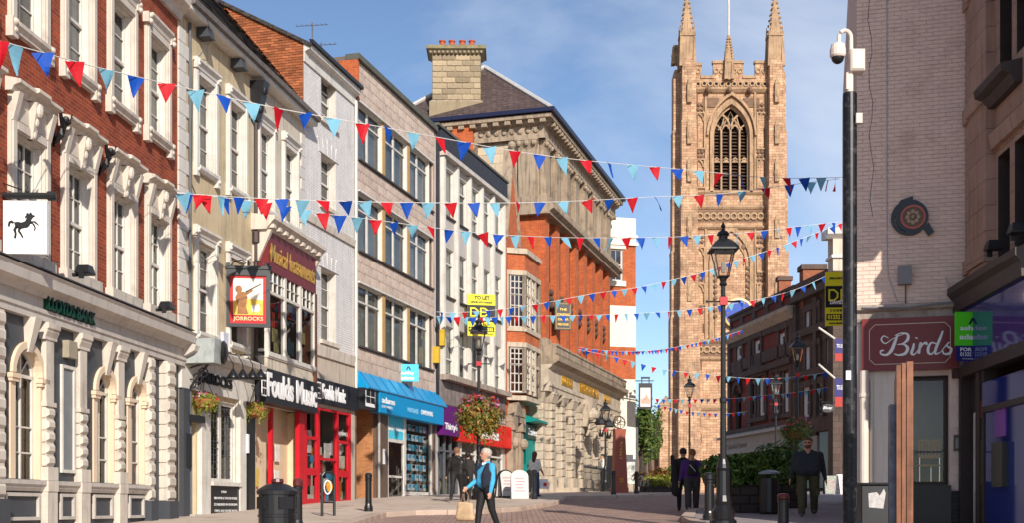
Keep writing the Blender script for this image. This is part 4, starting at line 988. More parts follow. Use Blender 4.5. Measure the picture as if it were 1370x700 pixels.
for i, (x0, x1, z0, z1) in enumerate(eshop):
    mb = MB(); 
    for q in range(4): x = x0+(x1-x0-.1)*q/3; mb.box(x, x+.10, -.02, .10, z0, z1)
    mb.box(x0, x1, -.01, .09, z0, z0+.3); mb.box(x0, x1, -.01, .09, z1-.1, z1); mb.box(x0, x1, -.008, .088, z0+2.1, z0+2.18)
    o = mb.build('shop_front', M_LEAD if i == 0 else M_WHITE, e_)
    MB().quad((x0,.05,z0),(x1,.05,z0),(x1,.05,z1),(x0,.05,z1)).build('pane', M_SHOPG, o, fix=False)
    mb = MB(); mb.quad((x0,1.2,z0),(x1,1.2,z0),(x1,1.2,z1),(x0,1.2,z1)); mb.quad((x1,.1,z0),(x1,1.2,z0),(x1,1.2,z1),(x1,.1,z1)); mb.quad((x0,.1,z1),(x0,1.2,z1),(x1,1.2,z1),(x1,.1,z1)); mb.build('shop_interior', mat('shop interior b%d' % i, [(.10,.10,.12),(.5,.46,.38)][i], .9, .3, 1), e_)
x0, x1, z0, z1 = eshop[0]
MB().box(x0+.1, x0+1.1, .12, .15, z0+1.0, z0+2.3).build('poster', mat('poster grey', (.16,.17,.20), .5), e_)
rb = random.Random(11); mb = MB()
for _ in range(60): 
    p = Vector((x0+.1+rb.random()*1.6, .3, z0+.3)); mb.tube([p, p+Vector((rb.gauss(0,.25), rb.gauss(0,.1), .4+rb.random()*.7))], .02, 4)
mb.build('window_plant', leafmat('pale straw', (.55,.50,.40), (.40,.45,.25), (.15,.25,.08)), e_)
x0, x1, z0, z1 = eshop[1]
for i in range(3): MB().box(x0+2.2+i*1.2, x0+3.0+i*1.2, .12, .15, z0+.5, z0+2.0).build('poster', mat('poster pale', (.62,.56,.45), .5, .2, 3), e_)
# TO LET board
k = FPX/51.; p0 = P(625.5, 450, 51.)
def db_board(label, p0, k, W_, H_, lines, rz=0):
    t = thing('letting_board', label, 'sign', p0, rz)
    o = MB().box(0, W_, -.03, .03, 0, H_).build('board', M_YELLOW, t)
    MB().box(.001, W_-.001, -.034, -.0301, H_*.34, H_*.74).build('black_band', M_PRINT, t); MB().box(.03*W_, W_*.97, -.034, -.0301, H_*.10, H_*.22).build('black_strip', M_PRINT, t)
    for s_, x, z, w_, h_, m in lines: text(t, s_, x*W_, -.0345, z*H_, w_*W_, h_*H_, m, .004, .05)
    dm_ = MB(); bx = .09*W_; bw = .30*W_; z0 = .46*H_; h_ = .22*H_; s_ = .05*W_
    for b_ in range(2):
        x = bx + b_*.36*W_
        dm_.add([(x,-.036,z0),(x+bw*.6,-.036,z0),(x+bw,-.036,z0+h_*.3),(x+bw,-.036,z0+h_*.7),(x+bw*.6,-.036,z0+h_),(x,-.036,z0+h_),(x+s_,-.036,z0+s_),(x+bw*.55,-.036,z0+s_),(x+bw-s_,-.036,z0+h_*.36),(x+bw-s_,-.036,z0+h_*.64),(x+bw*.55,-.036,z0+h_-s_),(x+s_,-.036,z0+h_-s_)],
                [(0,1,7,6),(1,2,8,7),(2,3,9,8),(3,4,10,9),(4,5,11,10),(5,0,6,11)])
        if b_: dm_.quad((x,-.0362,z0+h_*.45),(x+bw*.9,-.0362,z0+h_*.45),(x+bw*.9,-.0362,z0+h_*.56),(x,-.0362,z0+h_*.56))
    dm_.build('emblem', M_YELLOW, t, fix=False)
    return t
db_board('yellow and black TO LET board on the white finned building', p0, k, 37.5/k, 56/k,
    [('TO LET', .24, .87, .56, .09, M_PRINT), ('OFFICES WITH PARKING', .10, .78, .8, .05, M_PRINT), ('DAVID BROWN', .14, .37, .78, .06, M_WPRINT), ('C O M M E R C I A L', .14, .25, .74, .045, M_PRINT), ('01332 200 232', .07, .12, .86, .075, M_YELLOW), ('www.davidbrownproperty.com', .08, .03, .84, .04, M_PRINT)], R(12))

# ---------------------------------------------------------------- F: narrow gabled brick house with stone bay
Z_F = lambda x: 56.9*(1150-677)/(1150-x)
Fc = Fac(677, Z_F(677), 712.5, Z_F(712.5), zb)
f_ = Fc.root('gabled_brick_house', 'narrow orange brick house with stone bay window and pointed gable, teal shop below', 'building')
L_ = Fc.L; ap = Fc.uz(684, 197)
gz_ = ZD(14.6)
mb = MB().quad((0,0,ZD(1)),(L_,0,ZD(1)),(L_,0,gz_),(0,0,gz_)); mb.add([(0,0,gz_),(ap[0]*2+.3,0,gz_),(ap[0]+.1,0,ap[1]-.3)], [(0,1,2)])
shell(mb, L_, ZD(1), gz_, 6); mb.build('brick_wall', M_ORANGEB, f_)
mb = MB()
for (xa, za), (xb, zb_) in (((-.05, gz_), (ap[0]+.1, ap[1])), ((ap[0]+.1, ap[1]), (ap[0]*2+.45, gz_))):
    mb.add([(xa,-.12,za-.3),(xb,-.12,zb_-.3),(xb,-.12,zb_+.05),(xa,-.12,za+.05),(xa,.4,za-.3),(xb,.4,zb_-.3),(xb,.4,zb_+.05),(xa,.4,za+.05)], [(0,1,2,3),(4,7,6,5),(0,4,5,1),(3,2,6,7),(0,3,7,4),(1,5,6,2)])
mb.sphere((ap[0]+.1, 0, ap[1]+.15), .2, 8, 6); mb.build('gable_coping', M_STONE, f_)
MB().quad((0,.1,gz_),(L_,.1,gz_),(L_,4,gz_+2.5),(0,4,gz_+2.5)).build('slate_roof', M_SLATE, f_)
bx0, bx1, bd = .25, L_-.9, .75
bay_z = [(ZD(6.9), ZD(9.1)), (ZD(10.0), ZD(12.6))]
def bay_prof(o_): return [(bx0-o_, 0), (bx0+.5-o_*.5, -bd-o_), (bx1-.5+o_*.5, -bd-o_), (bx1+o_, 0)]
def bay_slab(mb, z0, z1, o_=0.0):
    p = bay_prof(o_); n = len(p); mb.add([(x,y,z0) for x,y in p]+[(x,y,z1) for x,y in p], [tuple(range(n))[::-1], tuple(range(n,2*n))]+[(i,(i+1)%n,n+(i+1)%n,n+i) for i in range(n)])
for z0, z1 in ((ZD(9.12), ZD(10.0)), (ZD(12.62), ZD(13.6))): mb = MB(); bay_slab(mb, z0, z1, -.02); mb.build('bay_brick', M_ORANGEB, f_)
mb = MB()
for z in (ZD(6.55), ZD(9.1), ZD(9.85), ZD(12.55)): bay_slab(mb, z, z+.22, .06)
bay_slab(mb, ZD(13.6), ZD(13.85), .1)
for z0, z1 in bay_z:
    p = bay_prof(-.02)
    for (xa, ya), (xb, yb) in zip(p, p[1:]):
        for t_ in ((0, 1) if abs(xb-xa) < .7 else (0, .36, .68, 1)): mb.box(xa+(xb-xa)*t_-.09, xa+(xb-xa)*t_+.09, ya+(yb-ya)*t_-.06, ya+(yb-ya)*t_+.12, z0, z1)
    mb.box(bx0+.5, bx1-.5, -bd-.01, -bd+.1, z0+(z1-z0)*.62, z0+(z1-z0)*.62+.14)
o = mb.build('bay_window', M_STONEL, f_)
for z0, z1 in bay_z:
    g = MB(); p = bay_prof(-.08)
    for (xa, ya), (xb, yb) in zip(p, p[1:]): g.quad((xa,ya,z0),(xb,yb,z0),(xb,yb,z1),(xa,ya,z1))
    g.build('pane', M_GLASSD, o, fix=False)
    fr = MB()
    for k in range(2):
        for (a0, a1, b0, b1) in ((z0+.22, z0+(z1-z0)*.62, 2, 4), (z0+(z1-z0)*.62+.14, z1-.02, 2, 2)):
            xa = bx0+.5 + (bx1-bx0-1.0)*(.02 if k == 0 else .36)+.09; xb = xa + (bx1-bx0-1.0)*.28
            for i in range(b0+1): fr.box(xa+(xb-xa)*i/b0-.025, xa+(xb-xa)*i/b0+.025, -bd+.01, -bd+.05, a0, a1)
            for i in range(b1+1): fr.box(xa, xb, -bd+.012, -bd+.048, a0+(a1-a0)*i/b1-.02, a0+(a1-a0)*i/b1+.02)
    fr.build('bay_sash', M_WHITE, o)
    for (xa, ya), (xb, yb) in zip(p, p[1:]):
        if abs(xb-xa) > .7: continue
        fr = MB()
        for a0, a1 in ((z0+.05, z0+(z1-z0)*.62), (z0+(z1-z0)*.62, z1-.05)):
            for i in range(4): t_ = .12+.76*i/3; fr.tube([(xa+(xb-xa)*t_, ya+(yb-ya)*t_-.03, a0), (xa+(xb-xa)*t_, ya+(yb-ya)*t_-.03, a1)], .028, 4)
            for i in range(4): zz = a0+(a1-a0)*i/3; fr.tube([(xa+(xb-xa)*.1, ya+(yb-ya)*.1-.03, zz), (xa+(xb-xa)*.9, ya+(yb-ya)*.9-.03, zz)], .028 if i % 3 else .05, 4)
        fr.build('bay_side_sash', M_WHITE, o)
# stone doorway, teal shop
mb = MB(); z1 = ZD(6.1); dx = .95
for x in (.1, 1.5): mb.box(x, x+.45, -.32, 0, ZD(1), z1-1.0); mb.box(x-.08, x+.53, -.42, 0.001, z1-1.0, z1-.6); mb.sphere((x+.22,-.35,z1-1.6), .28, 8, 6)
mb.box(.0, 2.1, -.4, 0, z1-.6, z1-.3); mb.prismy([(.15+.9*(1-math.cos(math.pi*i/8)), z1-.3+.75*math.sin(math.pi*i/8)) for i in range(9)], -.45, 0); mb.build('doorcase', M_STONE, f_)
MB().box(.55, 1.5, -.02, .0, ZD(1.5), z1-1.0).build('door', mat('rose door', (.36,.14,.10), .7, .2, 3), f_)
x0, x1 = 2.15, L_+.6
MB().box(x0, x1, -.45, -.002, ZD(4.8), ZD(5.5)).build('shop_fascia', mat('dark teal fascia', (.01,.05,.05), .4), f_)
text(f_, 'Scallies Hair', x0+.2, -.452, ZD(5.0), x1-x0-.5, .35, M_WPRINT, .01, .01, .2)
MB().prism([(0,ZD(6.1)),(-.9,ZD(5.75)),(-.9,ZD(5.65)),(0,ZD(5.55))], x0-.1, x1+.2).build('shop_canopy', M_TEAL, f_)
mb = MB()
for x in (x0, x0+.95, x1-.3): mb.box(x, x+.22, -.4, -.002, ZD(1.6), ZD(4.8))
mb.box(x0, x1, -.38, -.1, ZD(3.55), ZD(4.8)); mb.box(x0, x1, -.39, -.001, ZD(1.5), ZD(2.0)); o = mb.build('shop_front', M_TEAL, f_)
MB().quad((x0,-.2,ZD(2)),(x1,-.2,ZD(2)),(x1,-.2,ZD(3.6)),(x0,-.2,ZD(3.6))).build('pane', M_GLASS, o, fix=False); MB().box(x0, x1, -.03, -.01, ZD(2), ZD(3.6)).build('shop_display', M_CURT, f_)
# ---------------------------------------------------------------- G: big brick and stone bank
zb = 1.4
ZG = lambda q: q - zb
G = Fac(722, 61.0, 816, 61.0*438/344, zb)
g_ = G.root('brick_stone_bank', 'large orange brick bank with stone columns below, brick pilasters and a heavy stone cornice', 'building')
n = 8; gp = G.L/n; dep = 8.6
mb = MB(); hol = []
for k in range(n):
    u0 = (k+.55)*gp
    hol += [(k*gp+.84, (k+1)*gp-.06, ZG(10.2), ZG(12.7)), (k*gp+.84, (k+1)*gp-.06, ZG(13.2), ZG(16.0))]
mb.holes(0, G.L, ZG(9.3), ZG(16.5), hol, .35); mb.quad((0,0,ZG(9.3)),(0,dep,ZG(9.3)),(0,dep,ZG(17)),(0,0,ZG(17))); mb.quad((G.L,0,ZG(2)),(G.L,dep,ZG(2)),(G.L,dep,ZG(20)),(G.L,0,ZG(20))); mb.quad((0,dep,ZG(1)),(G.L,dep,ZG(1)),(G.L,dep,ZG(21)),(0,dep,ZG(21)))
mb.build('brick_wall', M_ORANGEB, g_)
room(g_, G.L, ZG(2), ZG(20), 1.6, None, [ZG(9), ZG(13), ZG(16.6)])
for h_ in hol: sash(g_, h_, 2, 2, .3, fm=mat('dark green sash', (.05,.04,.035), .5))
for k in range(n):
    u0 = k*gp; block('brick_pilaster', M_ORANGEB, g_, u0, u0+1.05, -.55, .0, ZG(9.6), ZG(16.4)) if False else MB().box(u0+.01, u0+.78, -.30, -.001, ZG(9.62), ZG(16.4)).build('brick_pilaster', M_ORANGEB, g_)
    MB().cbox(u0-.05, u0+.86, -.42, -.002, ZG(9.6), ZG(10.05), .06).build('pilaster_base', M_STONE, g_)
    if 1 <= k: 
        c_m = MB(); 
        for q in range(3): c_m.sphere((u0-.25, -.1, ZG(12.0)+q*.35), .17, 7, 5)
        c_m.build('carved_drop', mat('dark carving', (.10,.06,.04), .8), g_)
MB().prism([(0,ZG(16.35)),(-.62,ZG(16.35)),(-.62,ZG(16.5)),(-.84,ZG(16.62)),(-.84,ZG(16.8)),(-.6,ZG(16.9)),(-.55,ZG(17.25)),(0,ZG(17.3))], -.35, G.L+.1).build('base_course', M_STONE, g_)
MB().box(-.40, .3, -.5, dep, ZG(16.36), ZG(17.26)).build('side_base_course', M_STONE, g_)
# stone attic storey
mb = MB(); ah = [(k*gp+1.15, k*gp+gp-.25, ZG(17.5), ZG(19.6)) for k in range(n)]
mb.holes(0, G.L, ZG(17.2), ZG(20.3), ah, .4, .02); mb.quad((-.02,.02,ZG(17.2)),(-.02,dep,ZG(17.2)),(-.02,dep,ZG(20.3)),(-.02,.02,ZG(20.3))); mb.build('attic_wall', M_STONE, g_)
for h_ in ah: sash(g_, h_, 1, 2, .4, fm=M_DARK)
def corinth(u0, wd, y0, z0, z1):
    mb = MB().box(u0, u0+wd, y0, .0, z0, z1-.5); mb.taper(u0+.02, u0+wd-.02, y0+.02, 0, z1-.5, u0-.12, u0+wd+.12, y0-.14, 0, z1-.08)
    for s_ in (-.05, wd/2, wd+.05): mb.sphere((u0+s_, y0-.06, z1-.22), .13, 7, 5)
    mb.box(u0-.14, u0+wd+.14, y0-.16, .001, z1-.08, z1); mb.box(u0-.05, u0+wd+.05, y0-.06, .001, z0, z0+.2)
    return mb
for k in range(n): corinth(k*gp+.1, .8, -.32, ZG(17.25), ZG(20.2)).build('stone_pilaster', M_STONE, g_)
# side pilasters and side ashlar, seen above the lower roofs
for y0 in (.15, 3.4):
    mb = MB().box(-.3, 0, y0, y0+.9, ZG(17.26), ZG(19.7)); mb.taper(-.3, 0, y0, y0+.9, ZG(19.7), -.46, 0, y0-.14, y0+1.04, ZG(20.12)); mb.box(-.48, .001, y0-.16, y0+1.06, ZG(20.12), ZG(20.2))
    for q in range(3): mb.sphere((-.42, y0+.05+q*.4, ZG(19.98)), .15, 7, 5)
    mb.build('side_pilaster', M_STONE, g_)
rb = random.Random(2)
for r_ in range(6):
    for q in range(5):
        y0 = 1.15+q*.47-(.2 if r_ % 2 else 0); y0 = max(1.1, y0)
        block('ashlar_stone', mat('ashlar', (.50,.40,.29), .85, .12, 3, .3, rnd=.16), g_, -.08+rb.uniform(-.008,.008), .0, y0+.006, min(3.3, y0+.46), ZG(17.3)+r_*.47+.006, ZG(17.3)+(r_+1)*.47-.006)
# entablature
def entab(prof_out, name, m):
    mb = MB(); p = prof_out
    mb.prism([(0.1, p[0][1])] + [(-o, z) for o, z in p] + [(0.1, p[-1][1])], 0, G.L+.3)
    n_ = len(p)
    vs = [(-o, -o, z) for o, z in p] + [(-o, dep, z) for o, z in p]
    mb.add(vs, [(i, i+1, n_+i+1, n_+i) for i in range(n_-1)])
    vs = [(-o, -o, z) for o, z in p] + [(0, -o, z) for o, z in p]      # corner infill on the street side
    mb.add(vs, [(i, i+1, n_+i+1, n_+i) for i in range(n_-1)])
    return mb.build(name, m, g_)
entab([(.36,ZG(20.2)),(.36,ZG(20.4)),(.30,ZG(20.42)),(.30,ZG(20.85)),(.42,ZG(20.9)),(.55,ZG(20.98)),(.55,ZG(21.06)),(.80,ZG(21.1)),(.82,ZG(21.28)),(.05,ZG(21.35))], 'entablature', M_STONE)
entab([(.80,ZG(21.33)),(.98,ZG(21.34)),(1.02,ZG(21.52)),(.6,ZG(21.56))], 'gutter', mat('blue gutter', (.015,.02,.06), .4))
for k in range(int(G.L/.55)): u0 = .1+k*.55; block('modillion', M_STONE, g_, u0, u0+.26, -.78, -.53, ZG(20.88), ZG(21.06))
for k in range(10): y0 = -.5+k*.62; block('modillion', M_STONE, g_, -.78, -.53, y0, y0+.28, ZG(20.88), ZG(21.06))
for k in range(12): y0 = .1+k*.42; o = MB().sphere((-.34, y0, ZG(20.63)), .15, 7, 5, (.5,1,1)).build('carved_boss', M_STONE, g_)
# roof
rz1 = ZG(25.6); y_m = 4.1
mb = MB().add([(-.8,-.8,ZG(21.5)),(G.L+.3,-.8,ZG(21.5)),(G.L+.3,dep,ZG(21.5)),(-.8,dep,ZG(21.5)),(3.6,y_m,rz1),(G.L-3.6,y_m,rz1)], [(0,1,5,4),(1,2,5),(2,3,4,5),(3,0,4)])
mb.build('slate_roof', mat('brown slate', (.105,.07,.062), .8, .3, 4, .4, brick=(.3,.2,.012,(.075,.05,.045),(.04,.03,.03),.5)), g_)
mb = MB().tube([(-.8,-.8,ZG(21.56)),(3.6,y_m,rz1+.04)], .12, 6).tube([(-.8,dep,ZG(21.56)),(3.6,y_m,rz1+.04)], .12, 6); mb.build('lead_hip', mat('pale lead', (.5,.48,.46), .7), g_)
# chimney stack with pots: stone by stone on the face towards the square
ch = thing('stone_chimney', 'tall square stone chimney stack with four red pots beside the bank roof', 'chimney', G.world(.4, 4.62, ZG(21.3)), 0)
kk = FPX/61.0
MB().box(-1.40, 1.40, -.5, .9, -1.2, 1.28).build('stack_base', mat('chimney base stone', (.28,.22,.14), .85, .12, 2, .3, streak=.2), ch)
MB().box(-1.24, 1.24, -.36, .8, 1.28, 3.75).build('stack_core', M_MORTAR, ch)
MB().taper(-1.40, 1.40, -.5, .9, 1.281, -1.26, 1.26, -.38, .8, 1.40).build('stack_weathering', M_STONE, ch)
CS = mat('chimney stone', (.34,.265,.17), .85, .2, 3, .3, rnd=.32, dirt=((.10,.08,.055),2.0,.4)); rb = random.Random(4)
for r_ in range(8):
    z0 = 1.40+r_*.295; cuts = sorted([0, 1] + [(.2 if r_ % 2 else .3), (.48 if r_ % 2 else .62), (.78 if r_ % 2 else .86)])
    for a_, b_ in zip(cuts, cuts[1:]):
        x0, x1 = -1.26+2.52*a_, -1.26+2.52*b_; block('stone', CS, ch, x0+.006, x1-.006, -.40+rb.uniform(-.01,.01), .3, z0+.006, z0+.289)
    for y0, y1 in ((.3, .8),): block('stone', CS, ch, 1.0, 1.27, -.38, .8, z0+.007, z0+.288)
mb = MB().taper(-1.28,1.28,-.4,.85,3.76,-1.5,1.5,-.62,1.05,3.98); mb.box(-1.55,1.55,-.68,1.1,3.98,4.16)
mb.build('stack_cap', mat('dark cap stone', (.22,.19,.11), .9, .25, 4), ch)
for q in range(13): block('dentil', M_STONE, ch, -1.38+q*.22, -1.27+q*.22, -.60, -.42, 3.78, 3.90)
for x in (-.75, -.25, .3, .8): MB().lathe([(.19,0),(.19,.08),(.155,.1),(.14,.42),(.18,.44),(.18,.5),(.12,.5),(.12,.3)], (x,.1,4.16), 12).build('chimney_pot', M_TERRA, ch, smooth=False)
MB().box(-.6, 1.2, 3.4, 5.2, ZG(17), ZG(21.5)).build('brick_shoulder', M_ORANGEB, g_)
MB().box(-.7, 1.0, 3.3, 5.3, ZG(21.5), ZG(21.62)).build('shoulder_cap', mat('dark cap stone', (0,0,0)), g_)
# ground floor
mb = MB(); gh = [(k*gp+1.0, k*gp+gp-.15, ZG(3.3), ZG(6.9)) for k in range(n)]
mb.holes(0, G.L, ZG(1.6), ZG(9.3), gh, .3, -.1); mb.quad((-.15,-.1,ZG(1.6)),(-.15,3,ZG(1.6)),(-.15,3,ZG(9.3)),(-.15,-.1,ZG(9.3))); mb.build('stone_wall', M_STONEL, g_)
for h_ in gh: sash(g_, h_, 2, 3, .2, fm=M_DARK, gm=M_GLASSD)
for k in range(n):
    u0 = k*gp+.08; mb = MB(); N_ = 9; z0, z1 = ZG(3.0), ZG(6.75); hh = (z1-z0)/N_
    for i in range(N_): mb.cbox(u0, u0+.85, -.62, -.101, z0+i*hh+.03, z0+(i+1)*hh-.03, .05)
    mb.box(u0+.05, u0+.80, -.55, -.102, z0, z1)
    mb.taper(u0, u0+.85, -.62, -.1, z1, u0-.12, u0+.97, -.78, -.1, z1+.42); mb.box(u0-.14, u0+.99, -.80, -.1, z1+.42, z1+.52); mb.box(u0-.1, u0+.95, -.72, -.1, ZG(1.7), z0)
    mb.build('rusticated_column', M_STONEL, g_)
mb = MB(); N_ = 9; z0 = ZG(3.0); hh = (ZG(6.75)-z0)/N_
for i in range(N_): mb.cbox(-.5, .05, -.3, 2.2, z0+i*hh+.03, z0+(i+1)*hh-.03, .04)
mb.box(-.45, 0, -.28, 2.2, ZG(1.6), ZG(6.9)); mb.taper(-.5,.05,-.3,2.2,ZG(6.75),-.7,.05,-.5,2.2,ZG(7.3)); mb.build('corner_rustication', M_STONEL, g_)
def prof(p, name, m): return MB().prism([(0,p[0][1])]+[(-o,z) for o,z in p]+[(0,p[-1][1])], -.75, G.L+.12).build(name, m, g_)
prof([(.68,ZG(7.28)),(.68,ZG(7.5)),(.74,ZG(7.55)),(.74,ZG(7.7)),(.66,ZG(7.72)),(.66,ZG(8.4)),(.80,ZG(8.5)),(.88,ZG(8.62))], 'frieze', M_STONEL)
prof([(.9,ZG(8.62)),(1.18,ZG(8.78)),(1.22,ZG(9.0)),(1.0,ZG(9.1)),(1.05,ZG(9.2)),(1.05,ZG(9.5)),(1.1,ZG(9.52)),(1.1,ZG(9.6))], 'ledge', M_STONE)
for x0, x1, s_, hh in ((1.9, 4.3, 'LLOYDS', .34), (5.9, 10.9, 'THE STANDING ORDER', .46), (12.3, 14.4, 'BAR', .30)):
    o = MB().box(x0, x1, -.70, -.661, ZG(7.85), ZG(7.85)+hh+.14).build('gilt_panel', mat('gilt panel', (.52,.30,.03), .4, .2, 6, metal=.3), g_)
    text(o, s_, x0+.15, -.701, ZG(7.92), x1-x0-.3, hh, M_PRINT if False else M_GOLD, .03, .02)
u0 = 7.1; mb = MB().taper(u0, u0+.5, -.8, -.6, ZG(6.0), u0-.25, u0+.75, -1.3, -.6, ZG(7.5)); mb.sphere((u0+.25,-1.0,ZG(6.7)), .4, 8, 6); mb.build('door_console', M_STONEL, g_)
# steps, railings
for z0, z1, y0 in ((1.6, 2.26, -2.2), (2.26, 2.42, -1.9)): MB().box(.6, G.L-2.2, y0, -.1, ZG(z0), ZG(z1)).build('step', M_STONEL, g_)
for u0 in (8.6, 10.4, 12.2, 14.2): MB().box(u0, u0+.55, -2.5, -1.9, ZG(1.7), ZG(2.85)).build('gate_pier', M_STONEL, g_)
def railing(name_lbl, fac, ua, ub, y, z, h_=1.25):
    t = thing('iron_railing', name_lbl, 'railing', fac.world(ua, y, z), fac.rz, 'railings before the bank')
    L2 = ub-ua; mb = MB().box(0, L2, -.02, .02, h_-.05, h_).box(0, L2, -.02, .02, .12, .16); mb.build('rail', M_BLACK, t)
    nb = max(2, int(L2/.24))
    bm_ = shared(('baluster', h_), lambda: MB().lathe([(.016,0),(.016,h_),(.04,h_+.04),(.0,h_+.16)], (0,0,0), 6).mesh('baluster', M_BLACK))
    for i in range(nb+1): put('baluster', bm_, t, (L2*i/nb, 0, 0))
    return t
railing('black iron railing left of the bank steps with the longest run', G, .9, 6.6, -2.1, ZG(2.26))
railing('short black railing between the bank lamp posts and the steps', G, 9.2, 10.4, -2.15, ZG(2.26))
railing('black railing at the far end of the bank steps', G, 10.95, 12.2, -2.15, ZG(2.26), 1.5)
for u0 in (6.8, 8.75, 10.55): 
    MB().box(u0, u0+.32, -2.35, -2.05, ZG(2.86) if u0 > 8 else ZG(2.26), ZG(4.3)).build('iron_pier', M_BLACK, g_)
# black hanging sign on the brick
zs = 62.6; k = FPX/zs; t = thing('black_hanging_sign', 'black and gilt hanging sign board fixed to the orange brick bank', 'sign', P(742, 442, zs), R(10))
MB().box(0, 23/k, -.05, .05, 0, 37/k).build('board', M_BLACK, t); mb = MB()
for q in ((.06,23/k-.06,.06,.1),(.06,23/k-.06,37/k-.1,37/k-.06),(.06,.1,.1,37/k-.1),(23/k-.1,23/k-.06,.1,37/k-.1)): mb.box(q[0],q[1],-.056,-.0505,q[2],q[3])
mb.build('gilt_edge', mat('dull gilt', (.35,.22,.06), .5), t)
for i, (s_, w_) in enumerate((('THE', .4), ('STANDING', .7), ('ORDER', .6), ('FREE HOUSE', .6))): text(t, s_, 11.5/k-w_/2*.95, -.051, 37/k*(.70-.18*i), w_*.95, .11, M_GOLD, .006, .0)

# ---------------------------------------------------------------- H: white and brick end house
H = Fac(788, 78.2, 850.5, 79.0, zb)
h_r = H.root('white_gable_house', 'tall plain white rendered house end with orange brick bands beyond the bank', 'building')
M_HW = mat('cream white render', (.76,.69,.57), .85, .05, .8, .1, streak=.08)
def hz(y): return H.z(832, y)
wd = (H.u(816), H.u(833), hz(377), hz(333))
bands = [(0, hz(508), M_HW, 0), (hz(508), hz(465), M_ORANGEB, .0), (hz(465), hz(410), M_HW, .02), (hz(410), hz(328), M_ORANGEB, 0), (hz(328), hz(291), M_HW, .03)]
for z0, z1, m, o_ in bands:
    mb = MB(); hs = [wd] if z0 < wd[2] < z1 else []
    mb.holes(0, H.L, z0, z1, hs, .15, -o_); mb.quad((H.L,-o_,z0),(H.L,9,z0),(H.L,9,z1),(H.L,-o_,z1)); mb.build('wall_band', m, h_r)
MB().quad((0,0,hz(291)),(H.L,0,hz(291)),(H.L,9,hz(291)),(0,9,hz(291))).quad((0,9,0),(0,9,hz(291)),(H.L,9,hz(291)),(H.L,9,0)).build('flat_roof', M_LEAD, h_r)
for y in (328, 318): MB().box(-.1, H.L+.12, -.16 if y == 328 else -.1, 0.1, hz(y)-.0, hz(y)+.2).build('string_course', M_HW, h_r)
sash(h_r, wd, 2, 2, .1, fr=.1); MB().box(wd[0]-.2, wd[1]+.2, -.12, 0, wd[2]-.35, wd[2]).build('sill', M_HW, h_r); MB().box(wd[0]-.2, wd[1]+.2, -.08, 0, wd[3], wd[3]+.4).build('lintel', M_HW, h_r)
MB().box(0, H.L, .3, .35, 0, 5).build('inner_wall', M_DARK, h_r)
MB().box(H.L-1.1, H.L-.2, -.05, -.001, hz(617), hz(609)).build('plaque', M_LEAD, h_r)
MB().box(H.L+.0, H.L+.14, -.1, .05, 0, hz(560)).build('downpipe', M_LEAD, h_r)
# hanging inn sign beyond
zs = 77.; k = FPX/zs; t = thing('white_inn_sign', 'white inn sign in a dark frame hanging beyond the white house', 'sign', P(854.5, 547.5, zs), 0)
mb = MB()
W_, H_ = 18/k, 34/k
for q in ((0,.1,0,H_),(W_-.1,W_,0,H_),(.1,W_-.1,0,.12),(.1,W_-.1,H_-.28,H_)): mb.box(q[0],q[1],-.06,.06,q[2],q[3])
mb.box(-.25,W_+.1,-.03,.03,H_+.12,H_+.18); mb.box(.15,W_-.15,-.1,.1,H_+.3,H_+.4); mb.tube([(.2,0,H_),(.2,0,H_+.35)], .03, 6); mb.tube([(W_-.2,0,H_),(W_-.2,0,H_+.35)], .03, 6); mb.build('frame', M_BLACK, t)
o = MB().box(.1, W_-.1, -.03, .03, .12, H_-.28).build('board', mat('inn sign white', (.75,.70,.66), .5), t)
MB().poly([(.15,-.032,.3),(W_-.15,-.032,.3),(W_-.15,-.032,.62),(.6,-.032,.72),(.5,-.032,1.0),(.4,-.032,.72),(.15,-.032,.6)]).build('painted_scene', mat('inn picture', (.52,.36,.28), .6, .3, 8), o, fix=False)

# ---------------------------------------------------------------- cathedral tower
ZT = 150.0; zb = gz(ZT); kt = FPX/ZT
T = thing('cathedral_tower', 'tall sandstone church tower with pinnacles, battlements and a blue clock', 'tower', ((977-CX)*ZT/FPX, ZT, zb))
tx = lambda x: (x-977)/kt
tz = lambda y: CAMZ+(HY-y)/kt - zb
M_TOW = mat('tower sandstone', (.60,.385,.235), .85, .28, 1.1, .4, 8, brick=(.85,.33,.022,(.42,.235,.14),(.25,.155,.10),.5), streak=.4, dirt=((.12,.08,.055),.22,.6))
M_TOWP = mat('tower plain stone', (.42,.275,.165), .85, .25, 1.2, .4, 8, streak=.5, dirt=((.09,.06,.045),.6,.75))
M_TOWD = mat('tower dark stone and shade', (.19,.115,.075), .9, .25, 1.5, .3, 8)  # dark stone tone, also painted as shade in the strips beside the buttresses
half = 56/kt; D2 = 2*half
def trect(x0, x1, y0, y1, yf, yb, name='stone_block', m=None, par=None): return MB().box(tx(x0), tx(x1), yf, yb, tz(y1), tz(y0)).build(name, m or M_TOWP, par or T)
